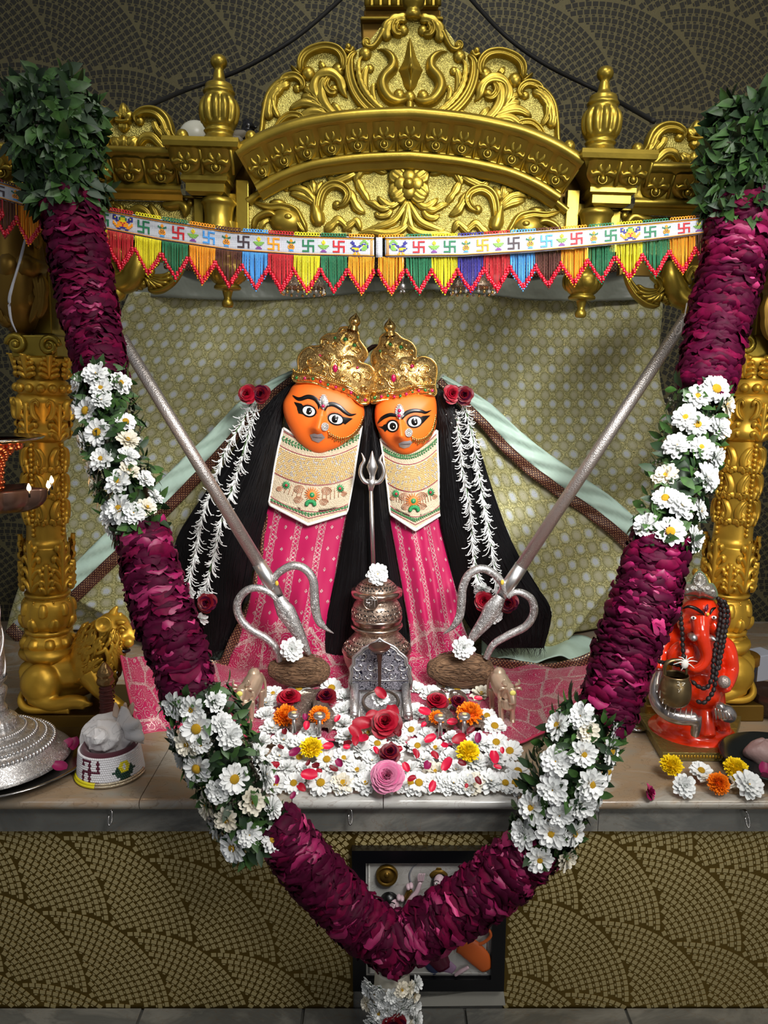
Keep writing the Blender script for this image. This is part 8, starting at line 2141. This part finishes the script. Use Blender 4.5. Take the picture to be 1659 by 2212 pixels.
m.grid(rows, cu=True, flip=True); tag(m.build('seashell', pm('pinkish_shell', (150, 122, 118), .5, 0, 'noise', 60, .8, .003), None), 'small pinkish shell lying in the dark plate at the right edge', 'shell')
o = inst(PETALS[3], 'rose_petal', frame(PZ(1652, 1662, .022), (0, -.6, 1), .017, .3)); tag(o, 'magenta petal in the dark plate at the right edge', 'petal')
# small saucer glimpsed between garland and board
m = MB(); m.lathe([(.001, 0), (.022, .001), (.026, .006), (.001, .003)], 28, M=Matrix.Translation(PZ(1372, 1572, .003))); tag(m.build('saucer', steel, None), 'small steel saucer beside the gilt board near the garland', 'dish')

# ------------------------------------------------------------------ framed relief below the shelf
fr = thing('framed_relief', 'black framed painted marble relief of figures half hidden by the garland', 'picture', P(925, 2142, YF - .004))
c4 = [P(760, 1840, YF - .02), P(1098, 1836, YF - .02), P(1092, 2142, YF - .02), P(764, 2142, YF - .02)]
c4 = [V((c4[0].x, YF - .02, (c4[0].z + c4[1].z) / 2)), V((c4[1].x, YF - .02, (c4[0].z + c4[1].z) / 2)), V((c4[1].x, YF - .02, c4[2].z)), V((c4[0].x, YF - .02, c4[3].z))]
blk = pm('black_granite', (10, 11, 14), .25); wd = .024
m = MB(); inn = [c4[0] + V((wd, 0, -wd)), c4[1] + V((-wd, 0, -wd)), c4[2] + V((-wd, 0, wd)), c4[3] + V((wd, 0, wd))]
for i in range(4): m = MB(); j = (i + 1) % 4; m.prism([c4[i], c4[j], inn[j], inn[i]][::-1], (0, .02, 0)); m.build('frame_side', blk, fr)
m = MB(); cI = (inn[0] + inn[2]) / 2; m.box((cI.x, YF - .006, cI.z), (inn[1].x - inn[0].x + .004, .006, inn[0].z - inn[2].z + .004)); m.build('marble_ground', marble_w, fr)
m = MB()
for i in range(4): m.tube([inn[i].lerp(cI, .05) + V((0, .010, 0)), inn[(i + 1) % 4].lerp(cI, .05) + V((0, .010, 0))], .002, 6)
m.build('inner_bead', marble_w, fr)
YR = YF - .010; q = lambda x, y, o=0: P(740 + x / 4.366, 1840 + y / 4.366, YR - o)
sr = S(YR) / 4.366
m = MB(); m.lathe([(.0005, .008), (60 * sr, .008), (70 * sr, .004), (90 * sr, .005), (104 * sr, .009), (112 * sr, .004), (114 * sr, 0)], 36, M=frame(q(418, 212), (0, -1, 0))); m.build('gold_disc', gold_dark, fr)
m = MB(); m.ball(q(418, 212, .006), (30 * sr, .006, 34 * sr)); m.build('disc_face', gold_dark, fr)
skin = pm('painted_skin', (196, 168, 176), .4)
m = MB(); m.ball(q(440, 470), (100 * sr, .016, 112 * sr), seg=20, rings=12); m.tube([q(370, 470), q(360, 540), q(440, 590)], [50 * sr, 44 * sr, 20 * sr], 12, n=8); m.build('dark_hair', black, fr)
m = MB(); m.ball(q(480, 505, .008), (62 * sr, .014, 76 * sr), seg=20, rings=12); m.ball(q(510, 505, .019), (12 * sr, .006, 16 * sr)); f1 = m.build('demon_face', skin, fr)
for pts, w in (([(440, 490), (465, 478), (495, 490)], 6), ([(445, 530), (480, 548), (530, 528)], 8), ([(455, 560), (490, 568), (520, 556)], 4)):
    m = MB(); m.tube([q(x, y, .022) for x, y in pts], w * sr, 6, n=10); m.build('painted_line', black, f1)
m = MB()
for x0, y0 in ((530, 430), (560, 440), (620, 330), (645, 320)): m.ball(q(x0, y0, .01), (26 * sr, .008, 26 * sr))
m.tube([q(600, 530, .008), q(640, 450, .012), q(700, 380, .012), q(735, 280, .010)], [28 * sr, 30 * sr, 26 * sr, 20 * sr], 12, n=12)
for k in range(4): m.tube([q(715 + k * 14, 280, .012), q(712 + k * 18, 230 - 8 * (k == 1), .012), q(728 + k * 16, 205, .012)], [9 * sr, 8 * sr, 6 * sr], 8, n=6)
m.build('raised_arms', skin, fr)
m = MB(); m.tube([q(600, 440, .006), q(625, 380, .010), q(655, 360, .010)], [30 * sr, 30 * sr, 22 * sr], 10, n=6); m.tube([q(580, 560, .004), q(625, 520, .008)], [24 * sr, 26 * sr], 10); m.build('bangles', gold_dark, fr)
m = MB(); m.ball(q(915, 300), (90 * sr, .016, 130 * sr), seg=20, rings=12); m.build('dark_hair', black, fr)
m = MB(); m.ball(q(915, 295, .010), (62 * sr, .015, 84 * sr), seg=20, rings=12); m.ball(q(925, 318, .025), (8 * sr, .005, 16 * sr)); f2 = m.build('goddess_face', skin, fr)
for x in (885, 950):
    m = MB(); m.ball(q(x, 300, .023), (20 * sr, .003, 13 * sr)); e2 = m.build('eye', white_p, f2); m = MB(); m.ball(q(x + 4, 300, .026), 8 * sr); m.build('iris', black, e2); m = MB(); m.tube([q(x - 24, 282, .024), q(x, 270, .025), q(x + 24, 282, .024)], 4 * sr, 6, n=6); m.build('eyebrow', black, f2)
m = MB(); m.tube([q(896, 345, .023), q(915, 352, .024), q(940, 343, .023)], [3 * sr, 6 * sr, 3 * sr], 6, n=6); m.build('lips', bead_mar, f2)
m = MB(); m.lathe([(.0005, 118 * sr), (30 * sr, 110 * sr), (36 * sr, 90 * sr), (62 * sr, 76 * sr), (92 * sr, 44 * sr), (96 * sr, 20 * sr), (76 * sr, -8 * sr), (70 * sr, -14 * sr)], 24, M=Matrix.Translation(q(905, 240, -.002)) @ Matrix.Diagonal((1, .35, 1, 1)), n=20); m.build('gold_crown', gold_dark, fr)
m = MB(); m.ball(q(880, 500), (190 * sr, .016, 150 * sr), seg=24); m.tube([q(800, 800), q(860, 940), q(960, 1100)], [110 * sr, 130 * sr, 80 * sr], 14, n=8, flat=.4, up=(0, 1, 0)); m.build('red_robe', bead_mar, fr)
m = MB(); m.tube([q(645, 300), q(630, 220), q(660, 150), q(700, 120)], [8 * sr, 10 * sr, 8 * sr, 3 * sr], 8, n=14); m.build('curved_sword', pm('grey_paint', (120, 122, 128), .4), fr)
m = MB(); m.tube([q(1090, 860, .002), q(1180, 900, .006), q(1290, 1000, .006), q(1360, 1110, .004)], [110 * sr, 120 * sr, 110 * sr, 60 * sr], 16, n=12, flat=.32, up=(0, 1, 0)); m.tube([q(1250, 880, .006), q(1340, 850, .008), q(1400, 780, .008), q(1350, 700, .006)], [16 * sr, 16 * sr, 18 * sr, 10 * sr], 10, n=14); m.build('tiger', pm('tiger_orange', (196, 92, 34), .45), fr)
m = MB(); m.tube([q(880, 1060), q(960, 1070), q(1050, 1120)], [70 * sr, 76 * sr, 50 * sr], 14, n=8, flat=.3, up=(0, 1, 0)); m.build('lilac_robe', pm('lilac', (150, 120, 150), .5), fr)
m = MB(); m.tube([q(800, 1040), q(840, 1090), q(880, 1150)], [50 * sr, 56 * sr, 30 * sr], 12, n=8, flat=.3, up=(0, 1, 0)); m.build('blue_robe', pm('deep_blue', (40, 50, 84), .5), fr)
m = MB(); m.tube([q(1060, 1165, .004), q(1120, 1125, .006), q(1190, 1085, .006)], [16 * sr, 22 * sr, 16 * sr], 10, n=8); m.build('foot', skin, fr)

# ------------------------------------------------------------------ odds and ends around the canopy
rib = MB(); strip_px(rib, [(58, 502), (44, 560), (26, 620), (20, 650), (24, 690), (36, 718)], [3, 6, 5, 7, 6, 2], [.27, .26, .25, .25, .26, .27], n=40, wave=.001, k=2)
tag(rib.build('ribbon', pm('white_ribbon', (176, 178, 184), .4), None, solid=.001), 'narrow white ribbon dangling over the dark carved figure at the left', 'ribbon')
for pts, lab in (([(745, -10), (640, 80), (520, 150), (400, 195), (298, 238)], 'dark cable sloping down to the left side crest against the wall'), ([(1010, -10), (1090, 75), (1180, 140), (1300, 200), (1412, 262)], 'dark cable sloping down to the right side crest against the wall')):  # two thin dark tubes sloping towards the side crests
    m = MB(); m.tube([P(x, y, .80 if 0 < i < 4 else (.86 if i == 0 else .42 + .38 * 0)) for i, (x, y) in enumerate(pts)], .0052, 8, n=50); tag(m.build('cable', pm('line_black' + lab[-10:-5], (14, 14, 12), .7), None), lab, 'cable')
tw = thing('tower_base', 'dark moulded base with gilt ledges standing behind the top of the crest', 'plinth', P(855, 140, .50))
def tbx(x0, x1, y0, y1, Y, dep, nm, mt):
    a, b = P(x0, y0, Y), P(x1, y1, Y); m = MB(); m.box(((a.x + b.x) / 2, Y + dep / 2, (a.z + b.z) / 2), (b.x - a.x, dep, a.z - b.z)); m.build(nm, mt, tw, bevel=.003)
dkw = pm('dark_lacquer', (40, 34, 22), .35, .3)
tbx(770, 982, 92, 330, .46, .16, 'riser', dkw); tbx(778, 958, 34, 42, .44, .2, 'ledge', gold); tbx(786, 952, 20, 36, .455, .18, 'neck', gold_dark); tbx(788, 948, -30, 14, .44, .2, 'fluted_block', gold)
tbx(782, 956, 40, 92, .458, .17, 'neck', gold_dark)
for k in range(9):
    m = MB(); m.tube([P(794 + k * 19, -25, .44), P(794 + k * 19, 12, .44)], .0065, 8); m.build('flute', gold, tw)
m = MB(); c = P(424, 302, .46); m.ball(c, (.036, .036, .036), seg=24, rings=14); tag(m.build('white_globe', pm('white_globe', (196, 196, 180), .35), None), 'white globe half hidden behind the left side crest and urn', 'globe')
bg_ = thing('black_figurine', 'small black seated figurine behind the urn finial at left', 'figurine', P(532, 312, .44)); Yx = .44; sx_ = S(Yx)
m = MB(); m.ball(P(534, 300, Yx), (20 * sx_, .02, 22 * sx_)); m.ball(P(536, 276, Yx), (14 * sx_, .014, 13 * sx_)); m.ball(P(532, 264, Yx), 8 * sx_); m.tube([P(540, 272, Yx), P(556, 276, Yx - .004)], [.006, .002], 8); m.tube([P(524, 300, Yx), P(546, 306, Yx - .02)], .007, 8)
blob(m, .002, 2, 'body', black, bg_)
m = MB(); m.relief([P(500, 296, .34), P(512, 292, .338), P(524, 288, .34), P(532, 284, .342)], [.004, .010, .008, .003], .010, n=10, kind='leaf'); m.tube([P(508, 294, .34), P(516, 312, .336), P(526, 326, .34)], [.009, .012, .004], 8, n=8)
tag(m.build('crumpled_cloth', pm('grey_rag', (92, 88, 78), .9), None), 'crumpled grey scrap of cloth on the cornice right of the left urn', 'cloth')
